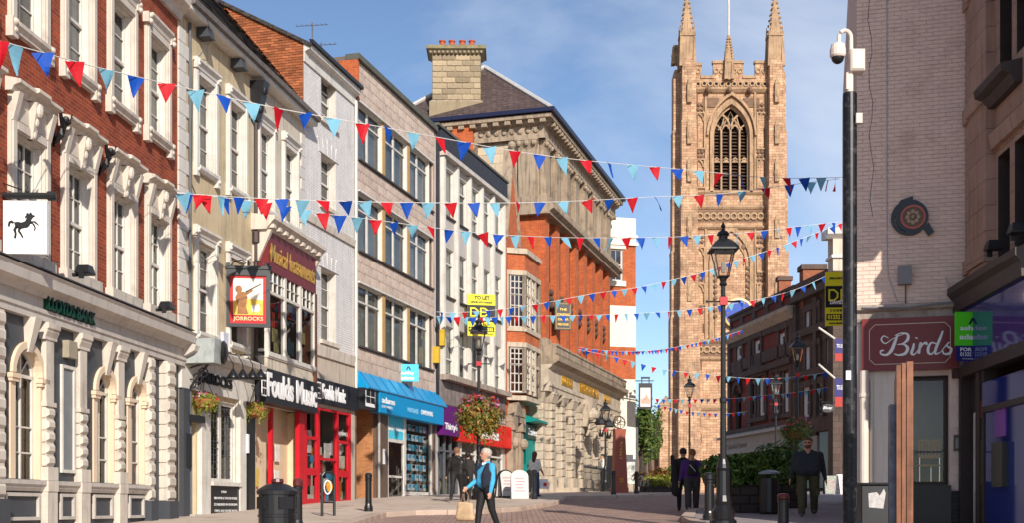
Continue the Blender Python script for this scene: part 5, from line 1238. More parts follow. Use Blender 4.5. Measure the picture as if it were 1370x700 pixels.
# belfry opening wall
bz0, bz1 = tz(258), tz(118)
cxw = tx(978); rw = 24.5/kt
mb = MB(); mb.arch(-half, half, bz0, bz1, cxw, rw, tz(182), 0, .9, True, 20); mb.quad((-half,0,-2),(half,0,-2),(half,0,bz0),(-half,0,bz0))
for s_ in (-half, half): mb.quad((s_,0,-2),(s_,D2,-2),(s_,D2,bz1),(s_,0,bz1))
mb.quad((-half,D2,-2),(half,D2,-2),(half,D2,bz1),(-half,D2,bz1)); mb.quad((-half,0,bz1),(half,0,bz1),(half,D2,bz1),(-half,D2,bz1))
mb.build('ashlar_wall', M_TOW, T)
win = MB().archband(cxw, rw, rw+.38, tz(182), -.35, .0, True, 20, zb=bz0).archband(cxw, rw-.22, rw, tz(182), .25, .5, True, 20, zb=bz0).archband(cxw, rw+.6, rw+.85, tz(182), -.55, .0, True, 20)
o = win.build('belfry_window', M_TOWP, T)
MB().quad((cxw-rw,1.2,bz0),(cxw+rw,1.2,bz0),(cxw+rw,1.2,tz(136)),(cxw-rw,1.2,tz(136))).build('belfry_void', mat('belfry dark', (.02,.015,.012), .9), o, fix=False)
tr = MB()
for i in range(1, 4):
    x = cxw-rw+2*rw*i/4; top = tz(150 if i == 2 else 160); tr.box(x-.11, x+.11, .3, .6, bz0, tz(172)); 
tr.box(cxw-rw, cxw+rw, .32, .58, tz(216), tz(212))
for i in range(4):
    x = cxw-rw+2*rw*(i+.5)/4; r_ = rw/4-.05
    tr.archband(x, r_-.02, r_+.1, tz(176), .32, .58, True, 8); tr.archband(x, r_-.02, r_+.1, tz(220), .32, .58, True, 8)
for s_ in (-1, 1):
    tr.archband(cxw+s_*rw/2, rw/2-.1, rw/2+.08, tz(172), .31, .59, True, 10)
    for q in range(2): tr.tube([(cxw+s_*(.3+q*.9),.45,tz(170)),(cxw+s_*(.25+q*.55),.45,tz(156))], .09, 5)
tr.tube([(cxw-.9,.45,tz(168)),(cxw,.45,tz(148)),(cxw+.9,.45,tz(168))], .09, 5); tr.tube([(cxw-1.5,.45,tz(172)),(cxw-.5,.45,tz(158)),(cxw,.45,tz(168)),(cxw+.5,.45,tz(158)),(cxw+1.5,.45,tz(172))], .09, 5)
tr.build('tracery', M_TOWP, o)
lm = shared('louvre', lambda: MB().taper(-.5,.5,.7,.75,-.06,-.5,.5,1.05,1.1,.10).mesh('louvre', mat('louvre wood', (.10,.06,.045), .8)))
for i in range(4):
    x = cxw-rw+2*rw*(i+.5)/4
    for q in range(19): put('louvre', lm, o, (x, 0, bz0+.3+q*.42), 0, (rw/2-.25, 1, 1.6))
# string courses and carved bands
for y, pr, hh in ((118, .5, .55), (256, .35, .4), (276, .25, .35), (303, .4, .35), (456, .35, .35), (480, .3, .3), (545, .3, .45)):
    z0 = tz(y); MB().prism([(0,z0-hh),(-pr*.4,z0-hh),(-pr,z0-hh*.35),(-pr,z0),(0,z0+.2)], -half-.2, half+.2).build('string_course', M_TOWP, T)
qm = shared('quatref', lambda: MB().ring(.22, .42, -.08, .08, (0,0,0), 10).mesh('quatrefoil', M_TOWP))
def qband(x0, x1, yc, n_, s_=1.0, y=-.08):
    for i in range(n_):
        q = put('quatrefoil', qm, T, (tx(x0+(x1-x0)*(i+.5)/n_), y, tz(yc)), 0, (s_, s_, s_)); q.rotation_euler = (R(90), 0, 0)
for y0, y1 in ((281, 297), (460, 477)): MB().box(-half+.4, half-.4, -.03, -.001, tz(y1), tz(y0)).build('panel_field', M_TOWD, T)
qband(923, 1031, 289, 12, 1.15, -.12); qband(923, 1031, 468.5, 12, 1.15, -.12)
for x in (930, 944, 1010, 1025):          # blind side panels with bosses
    MB().box(tx(x)-.12, tx(x)+.12, -.22, -.001, tz(255), tz(122)).build('shaft', M_TOWP, T)
    MB().box(tx(x)-.10, tx(x)+.10, -.20, -.001, tz(455), tz(304)).build('shaft', M_TOWP, T)
for x in (937, 1017):
    for y in (143, 206, 320, 372, 415):
        mb = MB(); 
        for a_ in range(4): mb.sphere((tx(x)+.32*math.cos(a_*1.57+.78), -.1, tz(y)+.42*math.sin(a_*1.57+.78)), .24, 7, 5, (1,.6,1))
        mb.build('carved_boss', M_TOWD, T)
for x in (951, 1005):
    for y in (137,): MB().box(tx(x)-1.0, tx(x)+1.0, -.12, -.001, tz(y)-.6, tz(y)+.6).build('carved_panel', M_TOWD, T)
# middle stage blind arch and clock
mb = MB().archband(cxw, 2.3, 2.75, tz(352), -.3, .0, True, 16, zb=tz(455)); mb.archband(cxw, 1.85, 2.05, tz(356), -.18, .0, True, 16, zb=tz(455)); mb.build('blind_arch', M_TOWP, T)
for x in (957, 1000):
    mb = MB()
    for q in range(9): mb.sphere((tx(x), -.2, tz(360)-q*.75), .26, 6, 5, (1,.7,1.1))
    mb.build('crocket_run', M_TOWD, T)
for i in range(5): MB().sphere((tx(962+i*8), -.16, tz(330)+.3*(2-abs(i-2))), .34, 7, 5, (1,.5,1)).build('carved_boss', M_TOWD, T)
ck = MB().lathe([(0,0),(1.95,0),(1.95,.25),(1.7,.28),(0,.28)], (0,0,0), 32).build('clock', mat('clock gilt rim', (.60,.42,.18), .4), T, (tx(987), -.35, tz(421))); ck.rotation_euler = (R(90), 0, 0)
MB().lathe([(0,0),(1.66,0),(1.66,.03),(0,.03)], (0,0,.285), 32).build('clock_face', mat('clock blue', (.015,.06,.35), .4), ck)
mb = MB()
for i in range(12):
    a_ = i*math.pi/6; mb.tube([(1.25*math.cos(a_),1.25*math.sin(a_),.33),(1.52*math.cos(a_),1.52*math.sin(a_),.33)], .07, 5)
mb.tube([(0,0,.35),(.75,.6,.35)], .06, 5); mb.tube([(0,0,.36),(-.3,-1.25,.36)], .05, 5); mb.build('clock_hand', M_GOLD, ck)
# slit windows
for x, y in ((941, 195), (941, 352), (941, 440), (938, 490), (938, 587)): trect(x-.8, x+.8, y-6, y+6, -.02, .02, 'slit', M_PRINT)
for x in (932, 1024):                     # dark strips painted as recess shade beside the buttresses
    for y0, y1 in ((122, 254), (304, 454), (482, 544)): MB().box(tx(x)-.16, tx(x)+.16, -.05, -.001, tz(y1), tz(y0)).build('shade_strip', M_TOWD, T)
for x0, x1, y0, y1 in ((926, 943, 150, 200), (926, 943, 212, 252), (1012, 1030, 150, 200), (1012, 1030, 212, 252), (926, 943, 330, 366), (926, 943, 380, 410), (1012, 1030, 330, 366), (1012, 1030, 380, 410)):
    mb = MB(); a_, b_, c_2, d_2 = tx(x0), tx(x1), tz(y1), tz(y0)
    for q in ((a_, b_, c_2, c_2+.18), (a_, b_, d_2-.18, d_2), (a_, a_+.16, c_2+.18, d_2-.18), (b_-.16, b_, c_2+.18, d_2-.18)): mb.box(q[0], q[1], -.24, -.001, q[2], q[3])
    mb.archband((a_+b_)/2, (b_-a_)/2-.3, (b_-a_)/2-.14, d_2-1.1, -.2, -.001, True, 8); mb.build('blind_panel', M_TOWP, T)
# corner buttresses with set-offs
def buttress(x0, x1, steps, yf, yb):
    for i, (y_top, y_bot, grow) in enumerate(steps):
        mb = MB().box(tx(x0-grow), tx(x1+grow), yf-grow/kt, yb, tz(y_bot), tz(y_top))
        mb.taper(tx(x0-grow), tx(x1+grow), yf-grow/kt, yb, tz(y_top)+.001, tx(x0-grow+2), tx(x1+grow-2), yf-grow/kt+.25, yb, tz(y_top)+.8)
        mb.build('buttress_stage', M_TOW, T)
        MB().box(tx(x0-grow)-.12, tx(x1+grow)+.12, yf-grow/kt-.12, yb, tz(y_bot), tz(y_bot)+.32).build('set_off', M_TOWP, T)
st = [(90, 168, 0), (168, 256, 1), (256, 330, 2), (330, 420, 3), (420, 545, 4.5), (545, 700, 6)]
buttress(911, 929, st, -1.3, .5); buttress(1027, 1045, st, -1.3, .5)
buttress(902, 912, [(s0+8, s1+8, g) for s0, s1, g in st], .6, 2.4); buttress(1044, 1053, [(s0+8, s1+8, g) for s0, s1, g in st], .6, 2.4)
for x in (920, 1036):
    for yc in (130, 185, 235, 310, 395, 500):
        mb = MB().box(tx(x)-.28, tx(x)+.28, -1.75, -1.3, tz(yc+12), tz(yc-12)); mb.sphere((tx(x), -1.65, tz(yc)), .38, 7, 5, (1,.7,1.6)); mb.taper(tx(x)-.3, tx(x)+.3, -1.8, -1.3, tz(yc-12), tx(x)-.03, tx(x)+.03, -1.4, -1.3, tz(yc-22)); mb.build('niche', M_TOWP, T)
def pinnacle(x, z0, z1, w_, y):
    mb = MB().box(x-w_, x+w_, y-w_, y+w_, z0, z0+(z1-z0)*.42); zc_ = z0+(z1-z0)*.42
    mb.box(x-w_*1.15, x+w_*1.15, y-w_*1.15, y+w_*1.15, zc_-.15, zc_+.2)
    for s_ in (-1, 1):
        for q in (-1, 1): mb.taper(x+s_*w_-.22, x+s_*w_+.22, y+q*w_-.22, y+q*w_+.22, z0, x+s_*w_-.03, x+s_*w_+.03, y+q*w_-.03, y+q*w_+.03, zc_+1.5)
    mb.taper(x-w_*.85, x+w_*.85, y-w_*.85, y+w_*.85, zc_+.2, x-.06, x+.06, y-.06, y+.06, z1)
    n_ = 8
    for i in range(n_):
        t_ = i/n_; r_ = w_*.85*(1-t_)+.1; z = zc_+.3+(z1-zc_)*t_*.95
        for s_, q in ((1,1),(1,-1),(-1,1),(-1,-1)): mb.sphere((x+s_*r_, y+q*r_, z), .17, 5, 4)
    mb.sphere((x, y, z1), .25, 6, 5)
    return mb.build('pinnacle', M_TOWP, T)
for x in (918.5, 1036): pinnacle(tx(x), tz(92), tz(-8), .85, -.2)
pinnacle(tx(929), tz(88), tz(24), .5, D2); pinnacle(tx(1043), tz(88), tz(46), .4, 1.6); pinnacle(tx(906.5), tz(80), tz(56), .35, 1.6); pinnacle(tx(974.5), tz(108), tz(50), .42, -.25)
# battlements with pierced tracery
z0 = tz(117)
for x0, x1, yt in ((921, 938, 88), (938, 954, 105), (954, 994, 85), (994, 1010, 105), (1010, 1027, 85)):
    MB().box(tx(x0), tx(x1), -.1, .35, z0, tz(yt)).build('battlement', M_TOW, T); MB().box(tx(x0)-.1, tx(x1)+.1, -.25, .5, tz(yt), tz(yt)+.35).build('coping', M_TOWP, T)
    m_ = max(1, round((x1-x0)/7.5))
    for i in range(m_):
        for yy in ((112.5, 95) if yt < 90 else (112,)):
            q = put('quatrefoil', qm, T, (tx(x0+(x1-x0)*(i+.5)/m_), -.16, tz(yy)), 0, (.9,.9,.9)); q.rotation_euler = (R(90), 0, 0)
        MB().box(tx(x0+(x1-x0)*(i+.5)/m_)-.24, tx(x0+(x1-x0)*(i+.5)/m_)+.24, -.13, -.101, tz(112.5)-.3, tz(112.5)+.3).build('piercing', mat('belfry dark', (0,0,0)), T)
for x in (946, 974.5, 1002): MB().sphere((tx(x), -.55, tz(122)), .45, 7, 5, (.8,1.2,1)).build('gargoyle', M_TOWD, T)
t = thing('flagpole', 'white flagpole rising from the church tower roof', 'flagpole', ((975-CX)*(ZT+5)/FPX, ZT+5, tz(118)+zb))
MB().tube([(0,0,0),(0,0,16)], [.16,.12], 8).build('pole', M_WHITE, t); MB().sphere((0,0,16.1), .2, 8, 6).build('finial', M_GOLD, t)
# low transept wall at the tower's left foot
MB().box(tx(848), tx(886), 2, 4, -1, tz(585)).build('churchyard_wall', M_TOWD, T)
MB().box(tx(883), tx(900), .4, 2.6, -1, tz(543)).build('stair_turret', M_TOW, T)
MB().add([(tx(882),.3,tz(543)),(tx(901),.3,tz(543)),(tx(901),2.7,tz(543)),(tx(882),2.7,tz(543)),(tx(893),1.5,tz(528))], [(0,1,4),(1,2,4),(2,3,4),(3,0,4)]).build('turret_cap', M_TOWP, T)
# ---------------------------------------------------------------- far right: dark red brick and stone buildings in shade
M_DKBRICK = mat('deep red brick', (.30,.045,.032), .85, .2, 1.5, .3, brick=(.225,.075,.008,(.22,.034,.026),(.18,.09,.07),.5))  # deep red of the brick itself
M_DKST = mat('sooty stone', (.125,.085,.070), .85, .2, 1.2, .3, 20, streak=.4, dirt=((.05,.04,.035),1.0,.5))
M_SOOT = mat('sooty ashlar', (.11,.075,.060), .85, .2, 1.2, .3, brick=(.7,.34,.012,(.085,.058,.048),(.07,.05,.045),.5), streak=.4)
Z_M = lambda x: 90*526/(x-450)
zb = 2.0
Q1 = Fac(976, Z_M(976), 1063, Z_M(1063), zb)
m1 = Q1.root('dark_brick_building', 'dark red brick building with sooty stone bands and white sash windows in shade', 'building')
wu = [Q1.rect(x0, x1, yt, yb) for x0, x1, yt, yb in ((986.5,993.5,464,495),(1011,1018.5,458,488),(1044,1052,448,480))]
wl = [Q1.rect(x0, x1, yt, yb) for x0, x1, yt, yb in ((1003.5,1011,512,560),(1017.5,1024.5,508,557),(1036,1043.5,504,554),(1051,1059,501,552))]
dr = Q1.rect(984, 992, 524, 584)
zc0 = Q1.z(976, 455); ztop = Q1.z(976, 427)
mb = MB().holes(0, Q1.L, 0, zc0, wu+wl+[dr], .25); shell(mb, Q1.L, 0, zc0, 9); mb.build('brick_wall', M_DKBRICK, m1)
room(m1, Q1.L, 0, zc0-.1, 1.3)
for w_ in wu+wl:
    sash(m1, w_, 1, 2, .08, fm=M_WPRINT, fr=.2, bar=.08, curtain='net')
    mb = MB(); a, b, c, d = w_
    for x in (a-.34, b): mb.box(x, x+.34, -.12, -.001, c-.1, d+.2)
    mb.box(a-.5, b+.5, -.2, -.002, d+.2, d+.6); mb.box(a-.45, b+.45, -.22, -.002, c-.4, c-.1); mb.build('window_surround', M_DKST, m1)
sash(m1, dr, 1, 2, .2, fm=M_DKST); a, b, c, d = dr; MB().archband((a+b)/2, (b-a)/2, (b-a)/2+.3, d-.3, -.2, -.001).build('door_arch', M_DKST, m1)
za, zm = Q1.z(976, 497), Q1.z(976, 512)
for z0, z1, o_ in ((za-.3, za+.5, .12), (zm-.1, zm+.3, .4), (Q1.z(976, 585)-.2, Q1.z(976, 585)+.4, .3), (zc0-.8, zc0-.4, .15)): MB().box(0, Q1.L, -o_, -.001, z0, z1).build('string_course', M_DKST, m1)
MB().prism([(0,zc0-.4),(-.2,zc0-.4),(-.6,zc0+.1),(-.62,zc0+.35),(0,zc0+.4)], 0, Q1.L+.2).build('cornice', mat('pale cornice', (.50,.40,.30), .8, .2, 2), m1)
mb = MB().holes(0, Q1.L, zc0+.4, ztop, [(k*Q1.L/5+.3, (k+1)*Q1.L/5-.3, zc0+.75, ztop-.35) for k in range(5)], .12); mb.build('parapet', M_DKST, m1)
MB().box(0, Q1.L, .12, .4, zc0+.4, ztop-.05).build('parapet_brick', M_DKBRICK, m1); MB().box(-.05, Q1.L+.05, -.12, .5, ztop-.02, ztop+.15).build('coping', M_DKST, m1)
for u0 in (.0, 4.5, Q1.L-.6): MB().box(u0, u0+.55, -.18, -.0015, .2, zc0-.4).build('pilaster', M_DKST, m1)
zf = Q1.z(976, 590)
MB().box(-.2, Q1.L-.3, -.55, -.001, zf-1.2, zf+.1).build('shop_fascia', mat('grey shop fascia', (.42,.37,.33), .6, .1, 1), m1)
MB().prism([(0,zf+.45),(-.9,zf+.15),(-.9,zf+.0),(0,zf+.1)], -.4, Q1.L-.2).build('shop_cornice', mat('pale shop cornice', (.55,.50,.44), .7), m1)
MB().box(.3, Q1.L-.4, -.3, -.001, 0, zf-1.2).build('shop_window', M_BLACKG, m1)
text(m1, 'Cathedral Quarter', 1.0, -.56, zf-.85, 4.5, .5, mat('faint lettering', (.36,.31,.28), .7), .02)
ct = mat('chimney brick', (.36,.11,.05), .9, .15, 2, .3, brick=(.225,.075,.01,(.28,.08,.04),(.25,.15,.1),.5))
def chimney(lbl, x0, x1, y0, y1, Zq):
    k = FPX/Zq; t = thing('brick_chimney', lbl, 'chimney', P((x0+x1)/2, y1, Zq), 0, 'brick chimneys on the right row')
    w_ = (x1-x0)/k/2; h_ = (y1-y0)/k
    MB().box(-w_, w_, -w_*.7, w_*.7, -1.2, h_).build('stack', ct, t); MB().box(-w_-.12, w_+.12, -w_*.7-.12, w_*.7+.12, h_, h_+.3).build('stack_cap', M_DKST, t)
chimney('slim orange brick chimney in front of the church tower', 1041, 1057, 377, 412, 88)
chimney('wide red brick chimney on the sooty stone building', 1072, 1101, 363, 388, 76)

Q2 = Fac(1063.3, Z_M(1063.3), 1134, Z_M(1134), zb)
m2 = Q2.root('sooty_stone_building', 'sooty dark stone building with paired narrow windows and a plain parapet', 'building')
ws = [Q2.rect(x0, x1, yt, yb) for x0, x1, yt, yb in ((1079,1084.5,419,444),(1091,1096,414,440),(1079,1085,466,498),(1091,1096.5,464,495),(1107,1113,455,490),(1076,1084,520,560),(1092,1101,515,558))]
zt = Q2.z(1063.3, 391)
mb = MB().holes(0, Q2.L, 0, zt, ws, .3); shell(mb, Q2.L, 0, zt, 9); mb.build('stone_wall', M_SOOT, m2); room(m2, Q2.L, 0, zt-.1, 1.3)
for w_ in ws:
    sash(m2, w_, 1, 2, .12, fm=M_WPRINT, fr=.18); a, b, c, d = w_
    mb = MB().box(a-.3, a, -.1, -.001, c, d).box(b, b+.3, -.1, -.001, c, d).box(a-.4, b+.4, -.16, -.002, d, d+.4).box(a-.4, b+.4, -.18, -.002, c-.3, c); mb.build('window_surround', M_DKST, m2)
for y, o_ in ((402, .4), (450, .25), (505, .3), (570, .4)): z0 = Q2.z(1063.3, y); MB().box(0, Q2.L, -o_, -.001, z0-.3, z0+.15).build('string_course', M_DKST, m2)
MB().box(-.1, Q2.L, -.3, .3, zt-.01, zt+.3).build('coping', M_DKST, m2)
for u0 in (.1, 3.4, 6.8): MB().box(u0, u0+.5, -.2, -.0012, 0, zt-1).build('pilaster', M_DKST, m2)
for u0 in (1.2, 4.6): 
    MB().box(u0, u0+1.8, -.25, -.001, .6, 4.0).build('shop_window', M_BLACKG, m2); MB().box(u0-.3, u0+2.2, -.5, -.001, 4.0, 4.6).build('shop_fascia', M_DKST, m2)
MB().box(3.2, 4.3, -.28, -.001, .5, 3.8).build('doorway', mat('pale doorway', (.35,.33,.32), .7), m2)
# cream house further forward
NZ = 62.0
t = thing('cream_corner_house', 'cream painted corner house glimpsed behind the camera pole', 'building', (P(1114.5, 680, NZ).x, NZ, gz(NZ)-.3), 0)
zt = P(0, 306, NZ).z - gz(NZ)+.3
MB().box(0, 6, 0, 1, 0, zt-2.2).build('lower_wall', M_SOOT, t); MB().box(0, 6, 0, 1, zt-2.2, zt-.4).build('upper_wall', M_CREAM2, t)
MB().prism([(0,zt-.5),(-.3,zt-.3),(-.35,zt),(1,zt),(1,zt-.4)], -.35, 6.2).build('cornice', M_WHITE, t); MB().box(-.1, 6.1, -.12, 1.1, zt-1.5, zt-1.35).build('string_course', M_WHITE, t)

# ---------------------------------------------------------------- K: white painted end wall with the bakery
zb = .5
ZK = lambda q: q - zb
K_ = Fac(1146, 23.1, 1298.5, 22.55, zb)
k_ = K_.root('painted_brick_bakery', 'white painted brick end wall with maroon Birds bakery sign in shade', 'building')
M_KB = mat('painted brick piece', (.76,.57,.475), .8, .08, 4, .3, 40, rnd=.06, dirt=((.38,.28,.22),1.6,.45))
M_KW = mat('painted mortar', (.63,.465,.385), .85, .08, 3, .2)
M_KR = mat('painted render', (.70,.60,.52), .8, .06, 2, .15, streak=.15)
top = ZK(14.5)
wk = (K_.u(1204), K_.u(1268.5), ZK(CAMZ+(680-650)*22.8/FPX), K_.z(1226, 504))
zled = K_.z(1180, 412)
mb = MB().holes(0, K_.L, 0, top, [wk], .22, .02)
sd = Vector((math.sin(R(14.5)), math.cos(R(14.5)))); lx = sd.x*K_.d.x + sd.y*K_.d.y; ly = -(sd.x*K_.n.x + sd.y*K_.n.y)
s2_ = (lx*16, ly*16)
mb.quad((0,.02,0),(0,.02,top),(s2_[0],s2_[1],top),(s2_[0],s2_[1],0)); mb.quad((0,.02,top),(K_.L,.02,top),(K_.L+4,16,top),(s2_[0],s2_[1],top)); mb.quad((s2_[0],s2_[1],0),(s2_[0],s2_[1],top),(K_.L+4,16,top),(K_.L+4,16,0))
kwall = mb.build('painted_wall', M_KW, k_)
# bricks: the nearest rows above the sign are separate pieces, the rest one joined part
cells = []
bw, bh = .232, .0775
for r_ in range(int((top-zled)/bh)):
    z0 = zled+.02+r_*bh; off = .116 if r_ % 2 else 0
    for c in range(-1, 11):
        x0 = max(.0, c*bw+off+.004); x1 = min(K_.L, (c+1)*bw+off-.004)
        if x1-x0 > .05: cells.append((x0, x1, z0+.004, z0+bh-.004))
rb = random.Random(8)
vis = [c for c in cells if c[2] < ZK(11.3)]
pieces = vis[:300]; rest = vis[300:]
for x0, x1, z0, z1 in pieces:
    d_y = rb.uniform(-.004, .004); block('brick', M_KB, kwall, x0, x1, .006+d_y, .03, z0, z1)
mb = MB()
for x0, x1, z0, z1 in rest:
    d_y = rb.uniform(-.004, .004); mb.cbox(x0, x1, .006+d_y, .03, z0, z1, .006)
o = mb.build('brick_courses', M_KB, kwall); o['kind'] = 'stuff'
for r_ in range(22):
    z0 = ZK(1.75)+r_*bh*1.9
    for c in range(2):
        x0 = wk[1]+.03+c*.24-(.1 if r_ % 2 else 0); block('brick', M_KB, kwall, max(wk[1]+.02, x0), min(K_.L, x0+.23), .004, .03, z0, z0+bh*1.85) if z0 < zled-1.2 else None
MB().box(-.02, wk[0]-.02, -.02, .021, ZK(.5), zled-.3).build('render_panel', M_KR, k_)
z0 = zled
MB().prism([(.02,z0-.30),(-.02,z0-.30),(-.06,z0-.22),(-.06,z0-.10),(-.16,z0-.06),(-.16,z0+.02),(.02,z0+.06)], -.06, K_.L+.02).build('ledge', mat('grubby ledge', (.40,.33,.28), .85, .25, 3, .4, streak=.5, dirt=((.08,.06,.05),2.5,.7)), k_)
mb = MB().tube([(0.1,-.18,z0-.02),(.9,-.19,z0-.06),(1.6,-.18,z0+.0),(2.1,-.18,z0-.04)], .02, 6).tube([(.05,-.08,z0-.28),(1.2,-.08,z0-.25),(2.15,-.08,z0-.27)], .03, 6); mb.build('cable_run', mat('grey cable', (.20,.19,.20), .6), k_)
mb = MB()
for pts in ([(1.62,-.02,z0+.5),(1.75,-.03,z0+.15),(1.95,-.03,z0+.1),(2.1,-.02,z0+.2)], [(.55,-.005,top),(.56,-.005,z0+1.0),(.58,-.01,z0+.6),(.75,-.02,z0+.1)]): mb.tube(pts, .012, 5)
mb.build('conduit', mat('painted conduit', (.50,.44,.44), .6), k_)
cp = [(K_.u(1163)+.04*math.sin(i*1.7)+.012*i*.3, .0, K_.z(1163, -40+i*22)) for i in range(16)]
MB().tube(cp, .004, 4).build('wall_crack', M_PRINT, k_)
MB().tube([(K_.u(1128)+.0,-.02,top),(K_.u(1128),-.02,top-.01)], .01, 4) if False else None
MB().tube([(K_.u(1156),-.13,ZK(1.0)),(K_.u(1156),-.13,K_.z(1156,498))], .085, 12).tube([(K_.u(1156),-.13,K_.z(1156,533)),(K_.u(1156),-.13,K_.z(1156,528))], .105, 12).tube([(K_.u(1166),-.06,ZK(1.0)),(K_.u(1166),-.06,K_.z(1156,510))], .03, 8).build('downpipe', M_KR, k_)
u0, zz = K_.uz(1211, 381, .1); MB().box(u0-.13, u0+.12, -.14, .01, zz, zz+.35).build('junction_box', mat('grey box', (.24,.22,.23), .6), k_); MB().box(u0+.0, u0+.02, -.03, .01, zz-.6, zz).build('conduit_drop', M_LEAD, k_)
# round emblem
u0, zz = K_.uz(1220, 290, .06)
o = MB().lathe([(0,0),(.29,0),(.29,.07),(.0,.07)], (0,0,0), 28).build('emblem', M_BLACK, k_, (u0, .005, zz)); o.rotation_euler = (R(90), 0, 0)
mb = MB(); mb.ring(.19, .23, .071, .085, (.02,0,0), 28); mb.build('emblem_ring', mat('emblem pink', (.48,.12,.09), .5), o)
mb = MB().lathe([(0,.071),(.185,.071),(.185,.078),(0,.078)], (.02,0,0), 24); mb.build('emblem_disc', mat('emblem brown', (.16,.10,.07), .6), o)
mb = MB()
for i in range(8):
    a = i*math.pi/4; mb.sphere((.02+.10*math.cos(a), .10*math.sin(a), .08), .045, 6, 5, (1,1,.4))
mb.sphere((.02,0,.085), .04, 6, 5); mb.build('emblem_rosette', mat('emblem tan', (.40,.30,.20), .6), o)
mb = MB().add([(.2,-.2,.0),(.3,-.12,.0),(.40,-.30,.0),(.30,-.37,.0),(.2,-.2,.07),(.3,-.12,.07),(.40,-.30,.07),(.30,-.37,.07)], [(0,3,2,1),(4,5,6,7),(0,1,5,4),(1,2,6,5),(2,3,7,6),(3,0,4,7)])
mb.add([(-.30,0,0),(-.34,.12,0),(-.2,.34,0),(.02,.40,0),(.02,.27,0),(-.30,0,.068),(-.34,.12,.068),(-.2,.34,.068),(.02,.40,.068),(.02,.27,.068)], [(0,4,3,2,1),(5,6,7,8,9),(0,1,6,5),(1,2,7,6),(2,3,8,7),(3,4,9,8)])
mb.ring(.28, .34, 0, .066, (-.04,0,0), 24); mb.build('emblem_handle', M_BLACK, o)
# Birds sign
sx0, sx1 = K_.u(1153, .14), K_.u(1282, .14); sz0, sz1 = K_.z(1153, 497.5, .14), K_.z(1153, 428, .14)
MS = mat('bakery maroon', (.185,.026,.026), .35, .04, 2)
o = MB().box(sx0, sx1, -.15, .0, sz0, sz1).build('bakery_sign', MS, k_)
mb = MB(); c = .1; a, b, p, q = sx0+.14, sx1-.14, sz0+.12, sz1-.12; th = .014
oct_ = [(a+c,p),(b-c,p),(b,p+c),(b,q-c),(b-c,q),(a+c,q),(a,q-c),(a,p+c)]
for (xa, za), (xb, zb_) in zip(oct_, oct_[1:]+oct_[:1]):
    d = Vector((xb-xa, zb_-za)).normalized(); nn = Vector((-d.y, d.x))*th/2
    mb.add([(xa-nn.x,-.153,za-nn.y),(xb-nn.x,-.153,zb_-nn.y),(xb+nn.x,-.153,zb_+nn.y),(xa+nn.x,-.153,za+nn.y)], [(0,1,2,3)])
mb.build('sign_line', mat('sign line', (.62,.50,.36), .5), o, fix=False)
def stroke(mb, pts, wds, y=-.158):       # a pen stroke of changing width
    P_ = []
    n_ = len(pts)
    for i in range(n_-1):                # Catmull-Rom
        p0, p1, p2, p3 = (Vector(pts[max(i-1,0)]), Vector(pts[i]), Vector(pts[i+1]), Vector(pts[min(i+2,n_-1)]))
        for s in range(6):
            t = s/6; P_.append((.5*((2*p1)+(-p0+p2)*t+(2*p0-5*p1+4*p2-p3)*t*t+(-p0+3*p1-3*p2+p3)*t**3), wds[i]+(wds[i+1]-wds[i])*t))
    P_.append((Vector(pts[-1]), wds[-1])); L0 = []; R0 = []
    for i, (p, w_) in enumerate(P_):
        d = (P_[min(i+1,len(P_)-1)][0]-P_[max(i-1,0)][0]).normalized(); nn = Vector((-d.y, d.x))*w_/2
        L0.append((p.x+nn.x, y, p.y+nn.y)); R0.append((p.x-nn.x, y, p.y-nn.y))
    for i in range(len(P_)-1): mb.quad(R0[i], R0[i+1], L0[i+1], L0[i])
    return y
cx0 = K_.u(1176, .15); cz0 = K_.z(1200, 475, .15); s = .0144   # letters drawn in photo pixels from (1176,475)
def letter(strokes, i):
    mb = MB()
    for j, (pts, wds) in enumerate(strokes): stroke(mb, [(cx0+px*s, cz0+py*s) for px, py in pts], [w_*s for w_ in wds], -.154-.0012*j)
    mb.build('script_letter', M_WPRINT, o, fix=False)
letter([([(12,22),(6,25),(3,20),(8,15),(16,20),(24,24),(32,27)], [1,1.5,2,1.5,1,1,1]), ([(24,27),(20,16),(16,6),(10,0),(3,1),(2,5),(6,6)], [1.5,4,4.5,3,2,2,2]),
        ([(20,25),(28,28),(36,26),(36,19),(30,14),(23,13)], [1,1.5,3,4,2,1]), ([(23,13),(31,13),(36,8),(33,1),(25,-1),(19,1)], [1,2,4,4,2.5,1])], 0)
letter([([(44,14),(43,8),(41,1),(44,-1),(48,3)], [2,3.5,3.5,2,1]), ([(47,20),(47.5,21.5)], [3.5,3.5])], 1)
letter([([(48,3),(53,12),(52,13),(50,0)], [1,2,3,3.5]), ([(51,5),(55,12),(59,14),(60,11)], [1,2,3.5,2])], 2)
letter([([(72,12),(66,14),(62,8),(62,1),(66,-1),(71,5)], [1.5,2,3.5,3.5,2,1]), ([(80,29),(76,18),(71,5),(71,-1),(77,1)], [2,3.5,3.5,2.5,1])], 3)
letter([([(77,1),(84,10),(88,14)], [1,1.5,2]), ([(86,13),(85,9),(90,5),(88,-1),(81,-1),(80,3)], [1.5,2,3.5,3.5,2,2])], 4)
